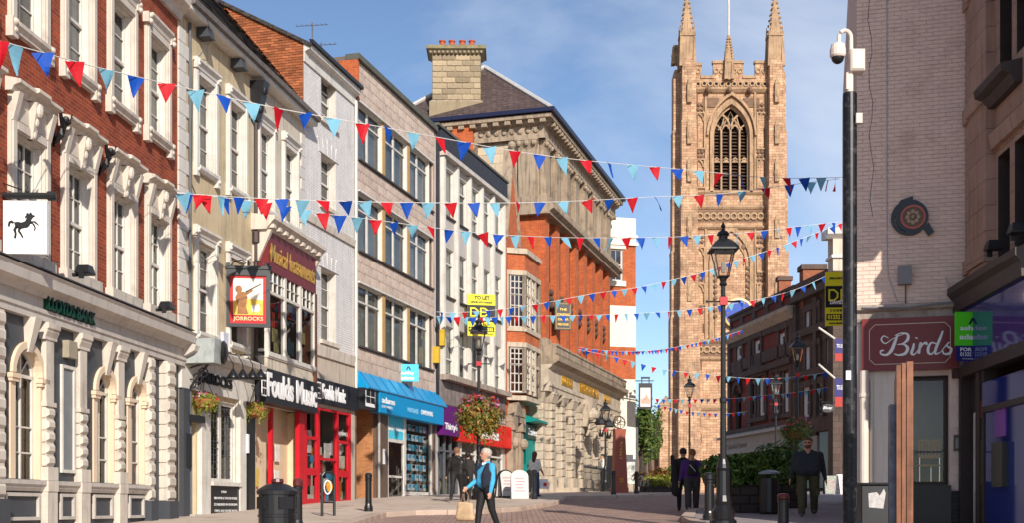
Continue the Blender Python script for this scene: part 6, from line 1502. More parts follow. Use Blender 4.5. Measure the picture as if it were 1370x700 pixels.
# shop window
o = sash(k_, wk, 1, 1, .16, fr=.07, fm=mat('dark brown frame', (.05,.03,.025), .5), gm=glass('bakery glass', (.94,.95,.95), .12), meet=False)
w_, h_ = wk[1]-wk[0], wk[3]-wk[2]
MB().box(.07, w_-.07, .01, .05, h_*.30, h_*.30+.03).build('glazing_bar', M_LEAD, o)
MB().box(wk[0]-.05, K_.L*.0+wk[1]+.05, -.05, .02, 0, wk[2]-.001).build('stall_riser', mat('black granite', (.018,.018,.02), .35, .4, 40), k_)
MB().box(wk[1]+.06, K_.L, -.012, .02, 0, ZK(1.72)).build('black_brick_base', mat('black painted brick', (.014,.014,.016), .45, .2, 3, brick=(.232,.0775,.01,(.012,.012,.014),(.004,.004,.004),.5)), k_)
mb = MB(); mb.quad((wk[0]-.3,2.2,wk[2]-.5),(wk[1]+.6,2.2,wk[2]-.5),(wk[1]+.6,2.2,wk[3]+.2),(wk[0]-.3,2.2,wk[3]+.2)); mb.quad((wk[0]-.3,.2,wk[3]+.2),(wk[0]-.3,2.2,wk[3]+.2),(wk[1]+.6,2.2,wk[3]+.2),(wk[1]+.6,.2,wk[3]+.2)); mb.quad((wk[0]-.3,.2,wk[2]-.5),(wk[1]+.6,.2,wk[2]-.5),(wk[1]+.6,2.2,wk[2]-.5),(wk[0]-.3,2.2,wk[2]-.5))
mb.quad((wk[1]+.6,.2,wk[2]-.5),(wk[1]+.6,2.2,wk[2]-.5),(wk[1]+.6,2.2,wk[3]+.2),(wk[1]+.6,.2,wk[3]+.2)); mb.build('shop_interior', mat('cafe interior', (.55,.46,.38), .9, .2, 1), k_)
MB().box(wk[0]-.2, wk[1]+.5, 1.5, 2.0, wk[2]-.4, wk[2]+.75).build('added_backing', mat('dark counter', (.03,.022,.018), .5), k_)  # dark box added behind the glass to darken the window's lower half
MB().box(wk[0]-.25, wk[1]+.5, .3, 1.5, wk[2]-.3, wk[2]-.02).build('raised_floor', M_DARK, k_)
wl_ = K_.world((wk[0]+wk[1])/2+.14, .55, wk[2]-.02)
t = thing('cafe_chair', 'wooden chair with a pierced back inside the bakery window', 'chair', wl_, R(5))
mb = MB(); cw, chh = .46, .36; cc = [(-.19+i*.065, -.19+i*.065+.035, .62+j*.055, .62+j*.055+.032) for i in range(6) for j in range(5)]
mb.holes(-.23, .23, .55, .92, cc, .02, 0); mb.build('backrest', mat('beech ply', (.42,.22,.08), .45, .15, 8), t)
MB().box(-.22,.22,-.02,.4,.40,.43).build('seat', mat('beech ply', (0,0,0)), t)
for sx in (-.2, .2):
    for sy in (.0, .38): MB().tube([(sx,sy,.0),(sx,sy,.56 if sy < .1 else .40)], .014, 6).build('leg', mat('chrome leg', (.6,.6,.62), .2, 0, metal=1.), t)
u0, zz = K_.uz(1276, 604, .05); 
o = MB().box(u0, u0+.32, -.05, .01, zz, zz+.30).build('intercom_panel', mat('bronze panel', (.09,.065,.05), .4), k_)
for q in range(3): MB().box(u0+.03+q*.1, u0+.09+q*.1, -.054, -.0505, zz+.05, zz+.24).build('intercom_plate', mat('dull plate', (.25,.22,.20), .5), o)
for x in (1275, 1289): u0, zz = K_.uz(x, 500, .05); MB().box(u0-.02, u0+.13, -.14, .02, zz-.1, zz+.06).build('sign_bracket', mat('rust brown', (.07,.03,.025), .7), k_)

# ---------------------------------------------------------------- L: stone building with the blue shop, right edge
Lx = Fac(1298.5, 22.53, 805+493.5*22.53/18.85, 18.85, zb)
l_ = Lx.root('brown_stone_building', 'brown stone building with blue glass shopfront at the right edge', 'building')
M_LST = mat('brown sandstone', (.42,.27,.205), .85, .14, 1.5, .25, 30, brick=(1.1,.45,.008,(.38,.24,.18),(.24,.15,.115),.5), streak=.25)
M_LDK = mat('dark trim', (.05,.035,.032), .5, .2, 3)
M_LBLUE = mat('blue gloss panel', (.012,.025,.20), .06, .06, 1.0, spec=.6, coat=.6)
wins = []
ub = Lx.u(1335)
z1a, z1b = Lx.z(1340, 345), Lx.z(1340, 205); zs_ = Lx.z(1327, 135)
for k in range(4): wins += [(ub+k*.85, ub+k*.85+.62, z1a, z1b), (ub+k*.85+.1, ub+k*.85+.72, zs_+.35, zs_+2.4)]
top = ZK(15.5); zfb = Lx.z(1290, 400)
mb = MB().holes(0, Lx.L, zfb, top, wins, .28); shell(mb, Lx.L, ZK(.3), top, 9, 0.0); mb.build('stone_wall', M_LST, l_); room(l_, Lx.L, zfb, top-.1, 1.2)
for w_ in wins: sash(l_, w_, 1, 1, .24, fm=M_LDK, fr=.05, gm=M_GLASS)
for u0, u1, o_ in ((.02, .34, .10), (.42, ub-.14, .16)):
    MB().box(u0, u1, -o_, -.001, zfb+.1, top).build('pilaster', M_LST, l_)
    for zz in (zs_-.05, zs_+2.1, zfb+.35): MB().box(u0-.03, u1+.03, -o_-.05, -.0012, zz, zz+.28).build('pilaster_band', M_LST, l_)
MB().prism([(0,zs_-.2),(-.12,zs_-.2),(-.2,zs_-.05),(-.34,zs_),(-.36,zs_+.12),(0,zs_+.2)], ub-.2, Lx.L-.9).build('string_course', M_LDK, l_)
MB().prism([(0,z1b+.15),(-.1,z1b+.15),(-.14,z1b+.4),(0,z1b+.42)], ub-.1, Lx.L).build('lintel_course', M_LST, l_)
MB().prism([(0,ZK(9.9)),(-.3,ZK(10.0)),(-.5,ZK(10.4)),(-.55,ZK(10.9)),(-.5,ZK(15.5)),(0,ZK(15.5))], Lx.u(1376), Lx.L).build('sun_blocker', M_LST, l_)  # unseen projection added to keep sun off the upper bakery wall
MB().prism([(0,zfb-.35),(-.32,zfb-.35),(-.34,zfb-.1),(-.42,zfb+.0),(-.42,zfb+.12),(0,zfb+.22)], -.04, Lx.L).build('fascia_beam', M_LDK, l_)
zf0 = Lx.z(1325, 476, .2)
o = MB().box(.32, Lx.L, -.24, -.001, zf0, zfb-.351).build('blue_fascia', M_LBLUE, l_)
MB().box(.28, Lx.L, -.27, -.001, zf0-.22, zf0-.001).build('fascia_rail', M_LDK, l_)
for u0, u1, m in ((.0, .12, M_LDK), (1.02, 1.24, M_LDK), (1.36, 1.48, M_LDK)): MB().box(u0, u1, -.22, -.001, ZK(.3), zf0-.22).build('mullion', m, l_)
zd = Lx.z(1305, 553)
mb = MB()
for x in (.16, .50, .86): mb.box(x, x+.10, .0, .1, ZK(.5), zd)
for q in (zd-.1, ZK(1.85), ZK(.9)): mb.box(.16, .96, .005, .095, q, q+.11)
dd = mb.build('white_door', M_WHITE, l_); MB().quad((.16,.05,ZK(.5)),(.96,.05,ZK(.5)),(.96,.05,zd),(.16,.05,zd)).build('pane', M_GLASSD, dd, fix=False)
MB().tube([(.46,-.06,ZK(1.7)),(.46,-.06,ZK(2.3))], .018, 6).build('door_handle', M_WHITE, dd)
MB().box(.14, 1.0, -.02, .05, zd+.01, zf0-.23).build('transom_panel', M_LDK, l_); MB().box(.6, .98, -.04, -.021, zd+.15, zd+.9).build('notice', M_KR, l_)
MB().quad((.1,1.5,ZK(.4)),(1.1,1.5,ZK(.4)),(1.1,1.5,zd),(.1,1.5,zd)).build('lobby_wall', M_DARK, l_)
mb = MB().box(1.26, 1.35, -.20, -.01, ZK(1.8), ZK(2.6)); mb.build('poster_strip', mat('poster green', (.10,.12,.03), .4), l_); MB().box(1.255, 1.355, -.205, -.01, ZK(3.0), ZK(3.3)).build('poster_strip', mat('poster scarlet', (.30,.01,.01), .4), l_)
MB().box(1.50, Lx.L, -.20, -.01, ZK(.5), zf0-.9).build('blue_window', M_LBLUE, l_); MB().box(1.48, Lx.L, -.24, -.005, zf0-.88, zf0-.45).build('blue_transom', M_LBLUE, l_); MB().box(1.48, Lx.L, -.26, -.003, zf0-.98, zf0-.88).build('transom_rail', M_LDK, l_)
MB().box(2.15, 2.7, -.30, -.201, ZK(1.75), ZK(2.5)).build('cash_machine', M_BLACKG, l_); MB().box(2.05, 2.6, -.215, -.2005, ZK(2.6), ZK(3.1)).build('display_panel', mat('violet panel', (.22,.06,.36), .4), l_)
for x, y in ((1330, 326), (1362, 303)):
    uu, zz = Lx.uz(x, y, .3); floodlight(l_, uu, -.1, zz-.1, .9)
# for sale board fixed square to the blue fascia
Zs = 21.6; k = FPX/Zs; t = thing('for_sale_board', 'green and blue FOR SALE board reading ashley adams by the blue fascia', 'sign', P(1277.5, 484, Zs), R(4))
W_, H_ = 44/k, 66/k
MB().box(0, W_, -.01, .01, H_*.315, H_).build('green_board', M_LIME, t); MB().box(.012, W_, -.0102, .0098, 0, H_*.314).build('blue_board', M_NAVY, t)
text(t, 'ashley', W_*.16, -.011, H_*.60, W_*.76, H_*.12, M_WPRINT, .004, .03); text(t, 'adams', W_*.14, -.011, H_*.44, W_*.78, H_*.11, M_WPRINT, .004, .03); text(t, 'FOR SALE', W_*.16, -.0112, H_*.20, W_*.8, H_*.075, M_WPRINT, .004, .03); text(t, '01332 202020', W_*.16, -.0112, H_*.10, W_*.8, H_*.08, M_WPRINT, .004, .01); text(t, 'www.ashleyadams.co.uk', W_*.22, -.0112, H_*.03, W_*.7, H_*.035, M_WPRINT, .003)
MB().add([(W_*.42,-.013,H_*.75),(W_*.52,-.013,H_*.88),(W_*.60,-.013,H_*.88),(W_*.72,-.013,H_*.75),(W_*.65,-.013,H_*.75),(W_*.57,-.013,H_*.84),(W_*.49,-.013,H_*.75)], [(0,1,5,6),(1,2,3,4,5)]).build('emblem', M_PRINT, t, fix=False)
# yellow letting board by the pole and blue banners beyond
Zs = 40.; k = FPX/Zs
db_board('yellow and black letting board half hidden behind the camera pole', P(1104, 437, Zs), k, 44/k, 72/k, [('UPPER FLOORS TO LET', .12, .86, .5, .04, M_PRINT), ('DAVID BROWN', .14, .40, .9, .07, M_WPRINT), ('C O M M E R C I A L', .14, .26, .8, .05, M_PRINT), ('01332 200 232', .07, .12, .9, .085, M_YELLOW), ('www.davidbrown.com', .1, .03, .8, .04, M_PRINT)], R(-4))
for i, (x, y, wd, ht) in enumerate(((1117, 484, 14, 30), (1117, 545, 14, 38))):
    Zs = 58.; k = FPX/Zs; t = thing('agent_board', ['upper', 'lower'][i] + ' of two navy and red agent boards on the sooty building', 'sign', P(x, y, Zs), 0, 'agent boards')
    MB().box(0, wd/k, -.03, .03, ht/k*.35, ht/k).build('navy_board', M_NAVY, t); MB().box(0, wd/k, -.031, .03, 0, ht/k*.345).build('red_board', mat('agent red', (.4,.03,.02), .5), t)
    text(t, 'TO LET', wd/k*.15, -.032, ht/k*.6, wd/k*.7, ht/k*.16, M_WPRINT, .005, .02)
    MB().tube([(0,0,ht/k),(-22/k,0,ht/k*1.5)], .05, 6).build('pole', M_WHITE, t)
Zs = 60.; k = FPX/Zs; t = thing('oval_shop_sign', 'black oval hanging shop sign with white script lettering', 'sign', P(1107, 547, Zs), 0)
MB().prismy([(9.5/k*math.cos(i*.314), 5.8/k*math.sin(i*.314)) for i in range(20)], -.05, .05).build('board', M_BLACK, t); text(t, 'Bluey', -6.5/k, -.051, -2.5/k, 13/k, 5/k, M_WPRINT, .005, .01, .4); MB().tube([(-9/k,0,8/k),(14/k,0,8/k)], .03, 6).build('bracket', M_BLACK, t)
# ---------------------------------------------------------------- street lamps
M_LGL = glass('lantern glass', (.92,.90,.86), .7)
def street_lamp(lbl, loc, H_=6.1, s=1.0, group='street lamps', base=True, rz=0):
    t = thing('street_lamp', lbl, 'street lamp', loc, rz, group)
    zc = H_-1.55*s
    if base:
        MB().lathe([(.27,0),(.27,.12),(.22,.16),(.24,.3),(.20,.36),(.16,.42),(.18,.5),(.14,.62),(.13,1.1),(.15,1.16),(.12,1.24),(.09,1.34)], (0,0,0), 14).build('base', M_BLACKG, t, smooth=False)
    mb = MB().lathe([(.085*s,1.2 if base else 0),(.075*s,zc*.5),(.095*s,zc*.5+.03),(.095*s,zc*.5+.1),(.07*s,zc*.5+.13),(.062*s,zc-.45),(.1*s,zc-.42),(.1*s,zc-.36),(.06*s,zc-.3),(.06*s,zc-.12),(.11*s,zc-.08),(.07*s,zc-.03),(.12*s,zc+.06)], (0,0,0), 12); mb.build('post', M_BLACK, t)
    mb = MB().tube([(-.42*s,0,zc-.42),(.42*s,0,zc-.42)], .022*s, 8)
    for q in (-.42, .42): mb.sphere((q*s,0,zc-.42), .035*s, 8, 6)
    mb.build('ladder_bar', M_BLACK, t)
    MB().box(-.10*s, .10*s, -.12*s, -.02*s, zc-.50, zc-.34).build('badge', mat('lamp badge red', (.45,.03,.04), .5), t)
    a0 = math.pi/4; q = math.sqrt(2)
    o = MB().lathe([(.13*s*q,0),(.16*s*q,.03*s),(.14*s*q,.04*s)], (0,0,zc+.05), 4, a0)
    for sx in (-1, 1):
        for sy in (-1, 1): o.tube([(.13*s*sx,.13*s*sy,zc+.08),(.265*s*sx,.265*s*sy,zc+.78*s)], .016*s, 5)
    o.lathe([(.28*s*q,0),(.36*s*q,.02*s),(.36*s*q,.06*s),(.26*s*q,.20*s),(.13*s*q,.32*s)], (0,0,zc+.76*s), 4, a0)
    o.lathe([(.12*s,0),(.12*s,.10*s),(.17*s,.12*s),(.13*s,.2*s),(.05*s,.25*s),(.04*s,.3*s),(.065*s,.35*s),(.03*s,.42*s),(.0,.5*s)], (0,0,zc+1.08*s), 12)
    lo = o.build('lantern', M_BLACK, t)
    g = MB()
    for k in range(4):
        a = a0+k*math.pi/2; b = a+math.pi/2; r0, r1 = .13*s*q, .26*s*q
        g.quad((r0*math.cos(a),r0*math.sin(a),zc+.09),(r0*math.cos(b),r0*math.sin(b),zc+.09),(r1*math.cos(b),r1*math.sin(b),zc+.77*s),(r1*math.cos(a),r1*math.sin(a),zc+.77*s))
    g.build('lantern_glass', M_LGL, lo, fix=False)
    MB().lathe([(.03,0),(.05,.08),(.04,.2),(.0,.25)], (0,0,zc+.2*s), 8).build('lamp_bulb', mat('bulb white', (.75,.72,.66), .4), lo)
    return t
near = street_lamp('tall black lantern street lamp in the foreground, nearest the camera', GP(967.5, 23.7, .11), 6.06, .76)
b_lamp = street_lamp('black lantern street lamp carrying a large flower basket on the left pavement', GP(640.5, 40.6, .11), 6.3, .82)
f_lamp = street_lamp('black lantern lamp with flower basket before the dark brick building', GP(1067, 46, .11), 6.3, .8)
street_lamp('small black lantern lamp between the planters and the shop fascia', GP(1038, 62, .11), 6.2, .8)
street_lamp('distant black lantern lamp before the church tower foot', GP(922.5, 66, .11), 6.4, .82)
street_lamp('slim lantern lamp post beside the red granite monument', GP(810, 63, .11), 4.9, .8)
for i, (x, u0) in enumerate(((777, 7.35), (790, 9.4))):
    t = thing('wall_lantern', ['left', 'right'][i] + ' wall lantern on the bank front by its door', 'lamp', G.world(u0, -.7, 6.35-1.4), G.rz, 'bank wall lanterns')
    MB().tube([(0,.1,.0),(0,-.5,.1),(0,-.9,.0)], .035, 6).tube([(0,.1,-.35),(0,-.4,-.1)], .025, 6).build('bracket', M_BLACK, t)
    mb = MB().lathe([(.12,-.95),(.3,-.25),(.42,-.22),(.3,0),(.1,.18),(.05,.3),(.0,.42)], (0,-.9,0), 6); mb.build('lantern', M_BLACK, t)
    MB().lathe([(.10,-.90),(.33,-.30)], (0,-.9,0), 6, .3).build('lantern_glass', mat('frosted lantern', (.62,.50,.38), .3), t)

# flower baskets
M_LEAF = leafmat('basket leaves', (.05,.11,.012), (.20,.19,.03), (.42,.22,.05))
M_LEAFD = leafmat('shrub leaves', (.035,.085,.015), (.09,.18,.03), (.19,.28,.05))
M_LEAFY = leafmat('yellow green leaves', (.10,.16,.015), (.25,.28,.03), (.40,.36,.05))
M_LEAFR = leafmat('bronze leaves', (.14,.05,.015), (.30,.12,.03), (.10,.12,.02))
M_FLR = leafmat('red flowers', (.50,.02,.02), (.60,.05,.06), (.55,.10,.14)); M_FLP = leafmat('pink flowers', (.55,.10,.28), (.62,.22,.40), (.45,.05,.35))
def flower_basket(lbl, loc, r, h_, n, seed, leaf=None, hang=True, size=.07):
    rnd = random.Random(seed); t = thing('flower_basket', lbl, 'flower basket', loc, 0, 'flower baskets')
    mb = MB()
    leaves(mb, (0,0,0), (r,r,h_*.5), int(n*.5), size, rnd, .3, .5)
    for _ in range(int(n/22)):       # trailing strands of uneven length
        a = rnd.random()*6.28; ln = h_*rnd.uniform(.15, .75); q = r*rnd.uniform(.45, 1.08); z0 = rnd.uniform(-.1, .25)*h_; sw = rnd.gauss(0, .25)
        for i in range(11):
            f_2 = i/10; aa = a+sw*f_2+rnd.gauss(0, .05); q2 = q*(1+.08*math.sin(f_2*3))+rnd.gauss(0, size*.35)
            p = Vector((q2*math.cos(aa), q2*math.sin(aa), z0-ln*f_2)); s_ = size*rnd.uniform(.5, 1.25); b = Vector((-math.sin(aa), math.cos(aa), 0))*rnd.choice((-1, 1))
            tip = (Vector((math.cos(aa)*.7, math.sin(aa)*.7, -1.0+rnd.gauss(0,.4)))+b*rnd.gauss(0,.7)).normalized()*s_*1.5; mb.add([p, p+tip*.5+b*s_*.4, p+tip, p+tip*.5-b*s_*.4], [(0,1,2),(0,2,3)])
    mb.build('foliage', leaf or M_LEAF, t, fix=False)
    for m, nm, k in ((M_FLR, 'red_blooms', .12), (M_FLP, 'pink_blooms', .05)):
        mb = MB(); leaves(mb, (0,0,h_*.16), (r*.95,r*.95,h_*.40), int(n*k*.5), size*.8, rnd, .6, .9, .2); mb.build(nm, m, t, fix=False)['kind'] = 'stuff'
    MB().lathe([(r*.2,-h_*.42),(r*.62,-h_*.3),(r*.8,-h_*.0),(r*.82,.05),(r*.6,.0)], (0,0,0), 14).build('basket', mat('coir liner', (.30,.13,.04), .9, .2, 8), t)
    return t
k = FPX/40.6
flower_basket('large rust and green flower basket round the left pavement lamp post', P(641.5, 556, 40.6), 32/k, 56/k, 3600, 1, size=.085)
flower_basket('shaded flower basket on the lamp before the dark brick building', P(1066, 576, 46.), .62, 1.05, 1600, 2, M_LEAFD)
for i, (x, y, r) in enumerate(((274, 538, .36), (341, 549, .37))):
    zq = Z_B(x)-.6; p = P(x, y, zq)
    t = flower_basket(['left', 'right'][i] + ' small hanging basket with pink flowers on the pub front', p, r, .5, 520, 5+i, M_LEAFY, size=.055)
    mb = MB()
    for a in range(3): mb.tube([(r*.7*math.cos(a*2.1), r*.7*math.sin(a*2.1), .05), (0, 0, .62)], .009, 4)
    mb.tube([(0,0,.62),(-.3,.3,.72),(-.55,.6,.5)], .018, 5); mb.build('hanging_chain', M_BLACK, t)

# ---------------------------------------------------------------- bollards, bins, bike rack
def bollard(lbl, loc, h_=1.0, r=.085, red=False):
    t = thing('bollard', lbl, 'bollard', loc, random.random(), 'bollards')
    MB().lathe([(r*1.35,0),(r*1.35,.10),(r*1.1,.16),(r,.2),(r*.95,h_*.78),(r*1.12,h_*.79),(r*1.12,h_*.83),(r*.95,h_*.84)], (0,0,0), 14).build('post', M_BLACKG, t, smooth=False)
    MB().lathe([(r*.95,h_*.84),(r*1.1,h_*.86),(r*1.1,h_*.95),(r*.8,h_*.99),(r*.3,h_*1.0)], (0,0,0), 14).build('cap', mat('worn red cap', (.10,.02,.02), .35, .4, 20) if red else M_BLACKG, t)
bollard('black bollard with a worn red top beside the round litter bin', GP(398.5, 22.4, .11), .98, .085, True)
bollard('single black bollard near the brick passage on the left pavement', GP(493, 31.0, .11), 1.0)
bollard('left one of two close black bollards by the woman in white', GP(708, 42.2, .11), 1.0)
bollard('right one of two close black bollards by the woman in white', GP(715, 41.0, .11), 1.02)
bollard('black bollard just left of the red granite monument', GP(821, 49.8, .11), 1.0)
bollard('black bollard by the parked bicycles beyond the monument', GP(851.5, 53.2, .11), 1.0)
bollard('stout black bollard beside the foreground lamp base', GP(949, 26.4, .11), 1.05, .11)
bollard('short black bollard with worn red top in front of the heavy man', GP(1048, 21.5, .11), .72, .10, True)
bollard('thin black bollard behind the foreground lamp base', GP(975.5, 28.5, .11), 1.15, .045)
zq = 20.; t = thing('litter_bin', 'round black domed litter bin on the left pavement', 'bin', GP(371, zq, .11))
MB().lathe([(.30,0),(.31,.05),(.31,.36),(.325,.37),(.325,.40),(.31,.41),(.31,.74)], (0,0,0), 24).build('body', M_BLACKG, t, smooth=False)
MB().lathe([(.34,.74),(.345,.80),(.31,.83),(.20,.90),(.09,.93),(.09,.99),(.05,1.0),(0,1.0)], (0,0,0), 24).build('lid', M_BLACK, t, smooth=False)
for a in (.9, 2.2, -2.4, -.9): o = MB().box(-.13,.13,-.02,.012,.50,.70).build('slot', M_PRINT, t, (.305*math.cos(a), .305*math.sin(a), 0), rz=a-math.pi/2)
MB().box(-.012,.012,-.012,.0,.05,.7).build('door_seam', M_PRINT, t, (0,-.312,0)); MB().lathe([(.09,.93),(.11,.95),(.10,1.0),(.0,1.01)], (0,0,0), 12).build('knob', mat('worn red cap', (0,0,0)), t)
MB().ring(.312, .316, .20, .23, (0,0,0), 24).build('gold_band', mat('bin band', (.35,.33,.30), .5), t)
t = thing('cycle_stand', 'black twin post cycle stand with an orange disc before the music shop', 'cycle stand', GP(439, 28.4, .11), R(35))
for x in (-.16, .16): MB().tube([(x,0,0),(x,0,.95)], .035, 8).build('post', M_BLACK, t)
MB().tube([(-.16,0,.95),(-.1,0,1.03),(.1,0,1.03),(.16,0,.95)], .035, 8).build('top_rail', M_BLACK, t); MB().tube([(-.16,0,.32),(.16,0,.32)], .02, 6).build('cross_rail', M_BLACK, t)
o = MB().lathe([(0,-.02),(.17,-.02),(.17,.02),(0,.02)], (0,0,0), 18).build('disc', mat('orange disc', (.62,.24,.02), .5, .4, 12), t, (0,-.06,.70)); o.rotation_euler = (R(90), 0, 0); o.scale = (.45, .8, 1)
o = MB().ring(.18, .215, -.02, .02).build('hoop', M_WPRINT, t, (-.05,-.065,.68)); o.rotation_euler = (R(90), 0, 0); o.scale = (.45, .8, 1)
# A-boards
def a_board(lbl, loc, w_, h_, m, rz=0, arch=True, frame=M_WPRINT):
    t = thing('pavement_board', lbl, 'sign', loc, rz, 'pavement boards')
    for s_ in (-1, 1):
        pr = [(-w_/2,0),(w_/2,0),(w_/2,h_*.78)]+([(w_/2*math.cos(q*math.pi/8), h_*.78+h_*.22*math.sin(q*math.pi/8)) for q in range(1, 8)] if arch else [(w_/2,h_),(-w_/2,h_)])+[(-w_/2,h_*.78)]
        o = MB().prismy(pr, -.015, .015).build('panel', frame, t, (0, s_*.22, .0)); o.rotation_euler = (-s_*-.2 if False else s_*.2, 0, 0)
        ins = [(x*.88, .06+z*.90) for x, z in pr]; q = MB().prismy(ins, -.02, .02).build('poster', m, o)
        for j in range(5): MB().box(-w_*.3+(j % 2)*.05, w_*.3-(j % 3)*.04, -.025, -.0205, h_*(.25+.11*j), h_*(.25+.11*j)+.035).build('print_line', mat('faded print', (.45,.25,.28), .6), o)
    return t
M_BOARD = mat('board white', (.58,.55,.52), .6, .1, 4)
a_board('white arched pavement board by the woman in white', GP(695, 41.4, .11), .60, 1.02, M_BOARD, R(6), True, M_BOARD)
a_board('black framed arched pavement board next to the white one', GP(676, 42.6, .11), .62, 1.02, M_BOARD, R(35), True, M_BLACK)
t = a_board('black framed pavement board with a food photo before the right hand shops', GP(1112, 52, .11), .62, .80, mat('food photo', (.30,.32,.26), .6, .6, 14), 0, False, M_BLACK)
a_board('pale pavement board half hidden behind the camera pole', GP(1127, 50, .11), .5, .85, M_WPRINT, R(20), False)
# map case by the monument
t = thing('notice_case', 'framed street map case behind the red granite monument', 'sign', GP(840, 72, .11), 0)
MB().box(-.45,.45,-.03,.03,.5,1.75).build('map', mat('map print', (.50,.50,.46), .5, .5, 10), t); MB().box(-.52,.52,-.05,.05,1.75,1.9).build('header', M_LEAD, t)
for x in (-.48, .48): MB().box(x-.04, x+.04, -.05, .05, 0, 1.75).build('post', M_LEAD, t)
# black horse sign
zq = A.world(A.u(0), 0, 0).y; p = P(6, 340, 20.2); k = FPX/20.2
t = thing('black_horse_sign', 'white square bank sign with a rearing black horse on an iron bracket', 'sign', p, R(3))
W_, H_ = 57/k, 71/k
MB().box(0, W_, -.06, .06, 0, H_).build('board', mat('white sign face', (.85,.84,.82), .4, .02), t)
MB().tube([(-.6,0,H_+.10),(W_+.14,0,H_+.10)], .055, 10).tube([(W_+.0,0,H_+.1),(W_+.12,0,H_+.1)], .08, 10).tube([(-.6,0,H_+.5),(W_*.4,0,H_+.2)], .012, 5).build('bracket', M_BLACK, t)
hp = MB(); hx = lambda a, b: (a/57*W_, -.063, b/71*H_)
body = [(14,42),(16,36),(21,33),(27,34),(32,35),(35,38),(36,43),(38,47),(40,49),(42,50),(41,52),(39,52),(37,55),(35,56),(34,53),(31,49),(29,44),(24,42),(19,43)]
hp.poly([hx(a, b) for a, b in body])
for leg in ([(35,41),(40,42),(46,38),(48,37),(46,40),(42,44),(36,44)], [(34,40),(38,40),(41,35),(40,31),(42,31),(43,35),(41,40),(37,43)], [(16,38),(13,32),(15,27),(14,21),(17,20),(18,27),(17,32),(20,36)], [(20,35),(19,30),(22,26),(25,21),(27,22),(24,28),(22,31),(25,35)], [(15,42),(11,45),(7,43),(6,38),(8,34),(9,38),(10,41),(13,40)]): hp.poly([hx(a, b) for a, b in leg])
hp.poly([hx(a, b) for a, b in [(31,49),(29,47),(28,50),(30,51),(30,54),(33,55),(34,53)]])
hp.build('horse_emblem', M_PRINT, t, fix=False)
# CCTV pole
zq = 19.8; base = GP(1137, zq, .11)
t = thing('camera_pole', 'thick black pole topped by a white dome camera beside the bakery', 'camera pole', base)
pz = lambda y: CAMZ+(HY-y)*zq/FPX-base.z
MB().lathe([(.115,0),(.115,pz(125)),(.10,pz(124)),(.0,pz(124))], (0,0,0), 18).build('pole', mat('scuffed black pole', (.010,.010,.013), .35, .2, 6, dirt=((.22,.20,.19),7,.35)), t, smooth=False)
MB().tube([(0,0,pz(124)),(0,0,pz(96))], .055, 10).box(-.07,.0,-.05,.05,pz(120),pz(98)).build('upper_stem', M_KR, t)
MB().cbox(-.02,.22,-.14,.10,pz(97),pz(68),.03).build('control_box', M_KR, t)
pts = [(.02,0,pz(97)),(.02,0,pz(55))]+[(-.08+.10*math.cos(a),0,pz(50)+.12*math.sin(a)) for a in [i*math.pi/8 for i in range(9)]]+[(-.18,0,pz(62))]
MB().tube(pts, .035, 8).build('swan_neck', M_KR, t, smooth=False)
o = MB().lathe([(.03,.12),(.11,.08),(.13,.0),(.13,-.10),(.11,-.13)], (-.20,0,pz(66)), 16).build('camera_housing', M_KR, t)
MB().sphere((-.20,0,pz(66)-.13), .105, 14, 10).build('camera_dome', M_BLACKG, o, smooth=True)
MB().box(.06,.16,-.17,-.06,pz(168),pz(155)).build('terminal_box', M_KR, t); MB().box(-.10,-.02,-.14,-.10,pz(510),pz(498)).build('sticker', M_WPRINT, t)
# dark litter bin at bakery and copper totem
zq = 20.6; k = FPX/zq; base = GP(1170, zq, .11); t = thing('square_litter_bin', 'square dark litter bin with torn white sticker below the bakery sign', 'bin', base, R(-4))
hh = CAMZ+(HY-647)*zq/FPX-base.z; MB().cbox(-.28,.28,-.25,.25,0,hh-.04,.02).build('body', M_BLACK, t); MB().cbox(-.30,.30,-.27,.27,hh-.04,hh,.015).build('lid', M_BLACKG, t)
MB().add([(-.15,-.252,hh-.42),(.09,-.252,hh-.44),(.13,-.252,hh-.18),(.10,-.252,hh-.10),(.03,-.252,hh-.22),(-.02,-.252,hh-.16),(-.16,-.252,hh-.18)], [(0,1,2,3,4,5,6)]).build('sticker', mat('torn sticker', (.45,.42,.40), .6, .3, 12), t, fix=False)
zq = 18.; base = GP(1212, zq, .11); t = thing('information_totem', 'copper brown information totem seen edge on before the bakery window', 'information sign', base, R(-104))
pz = lambda y: CAMZ+(HY-y)*zq/FPX-base.z
CO = mat('copper finish', (.25,.105,.055), .5, .25, 5, .2, 40, streak=.45)
z1 = pz(487)
for i, (y0, y1, dz) in enumerate(((-.15,-.09,-.05),(-.075,-.02,-.02),(-.005,.085,0))):
    MB().taper(-.30,.25,y0,y1,0,-.30,.25,y0,y1,z1-.22+dz).add([(-.30,y0,z1-.22+dz),(.25,y0,z1-.22+dz),(.25,y1,z1-.22+dz),(-.30,y1,z1-.22+dz),(-.30,y0,z1-.2+dz),(.25,y0,z1+dz),(.25,y1,z1+dz),(-.30,y1,z1-.2+dz)], [(0,1,5,4),(1,2,6,5),(2,3,7,6),(3,0,4,7),(4,5,6,7)]).build('fin', CO, t)
MB().box(-.28,.236,-.14,.07,0,z1-.26).build('core', mat('dark copper', (.07,.035,.02), .5), t)
MB().box(-.30,.10,-.24,-.151,0,z1-.62).build('map_panel', mat('map panel', (.12,.13,.16), .4, .5, 6), t)

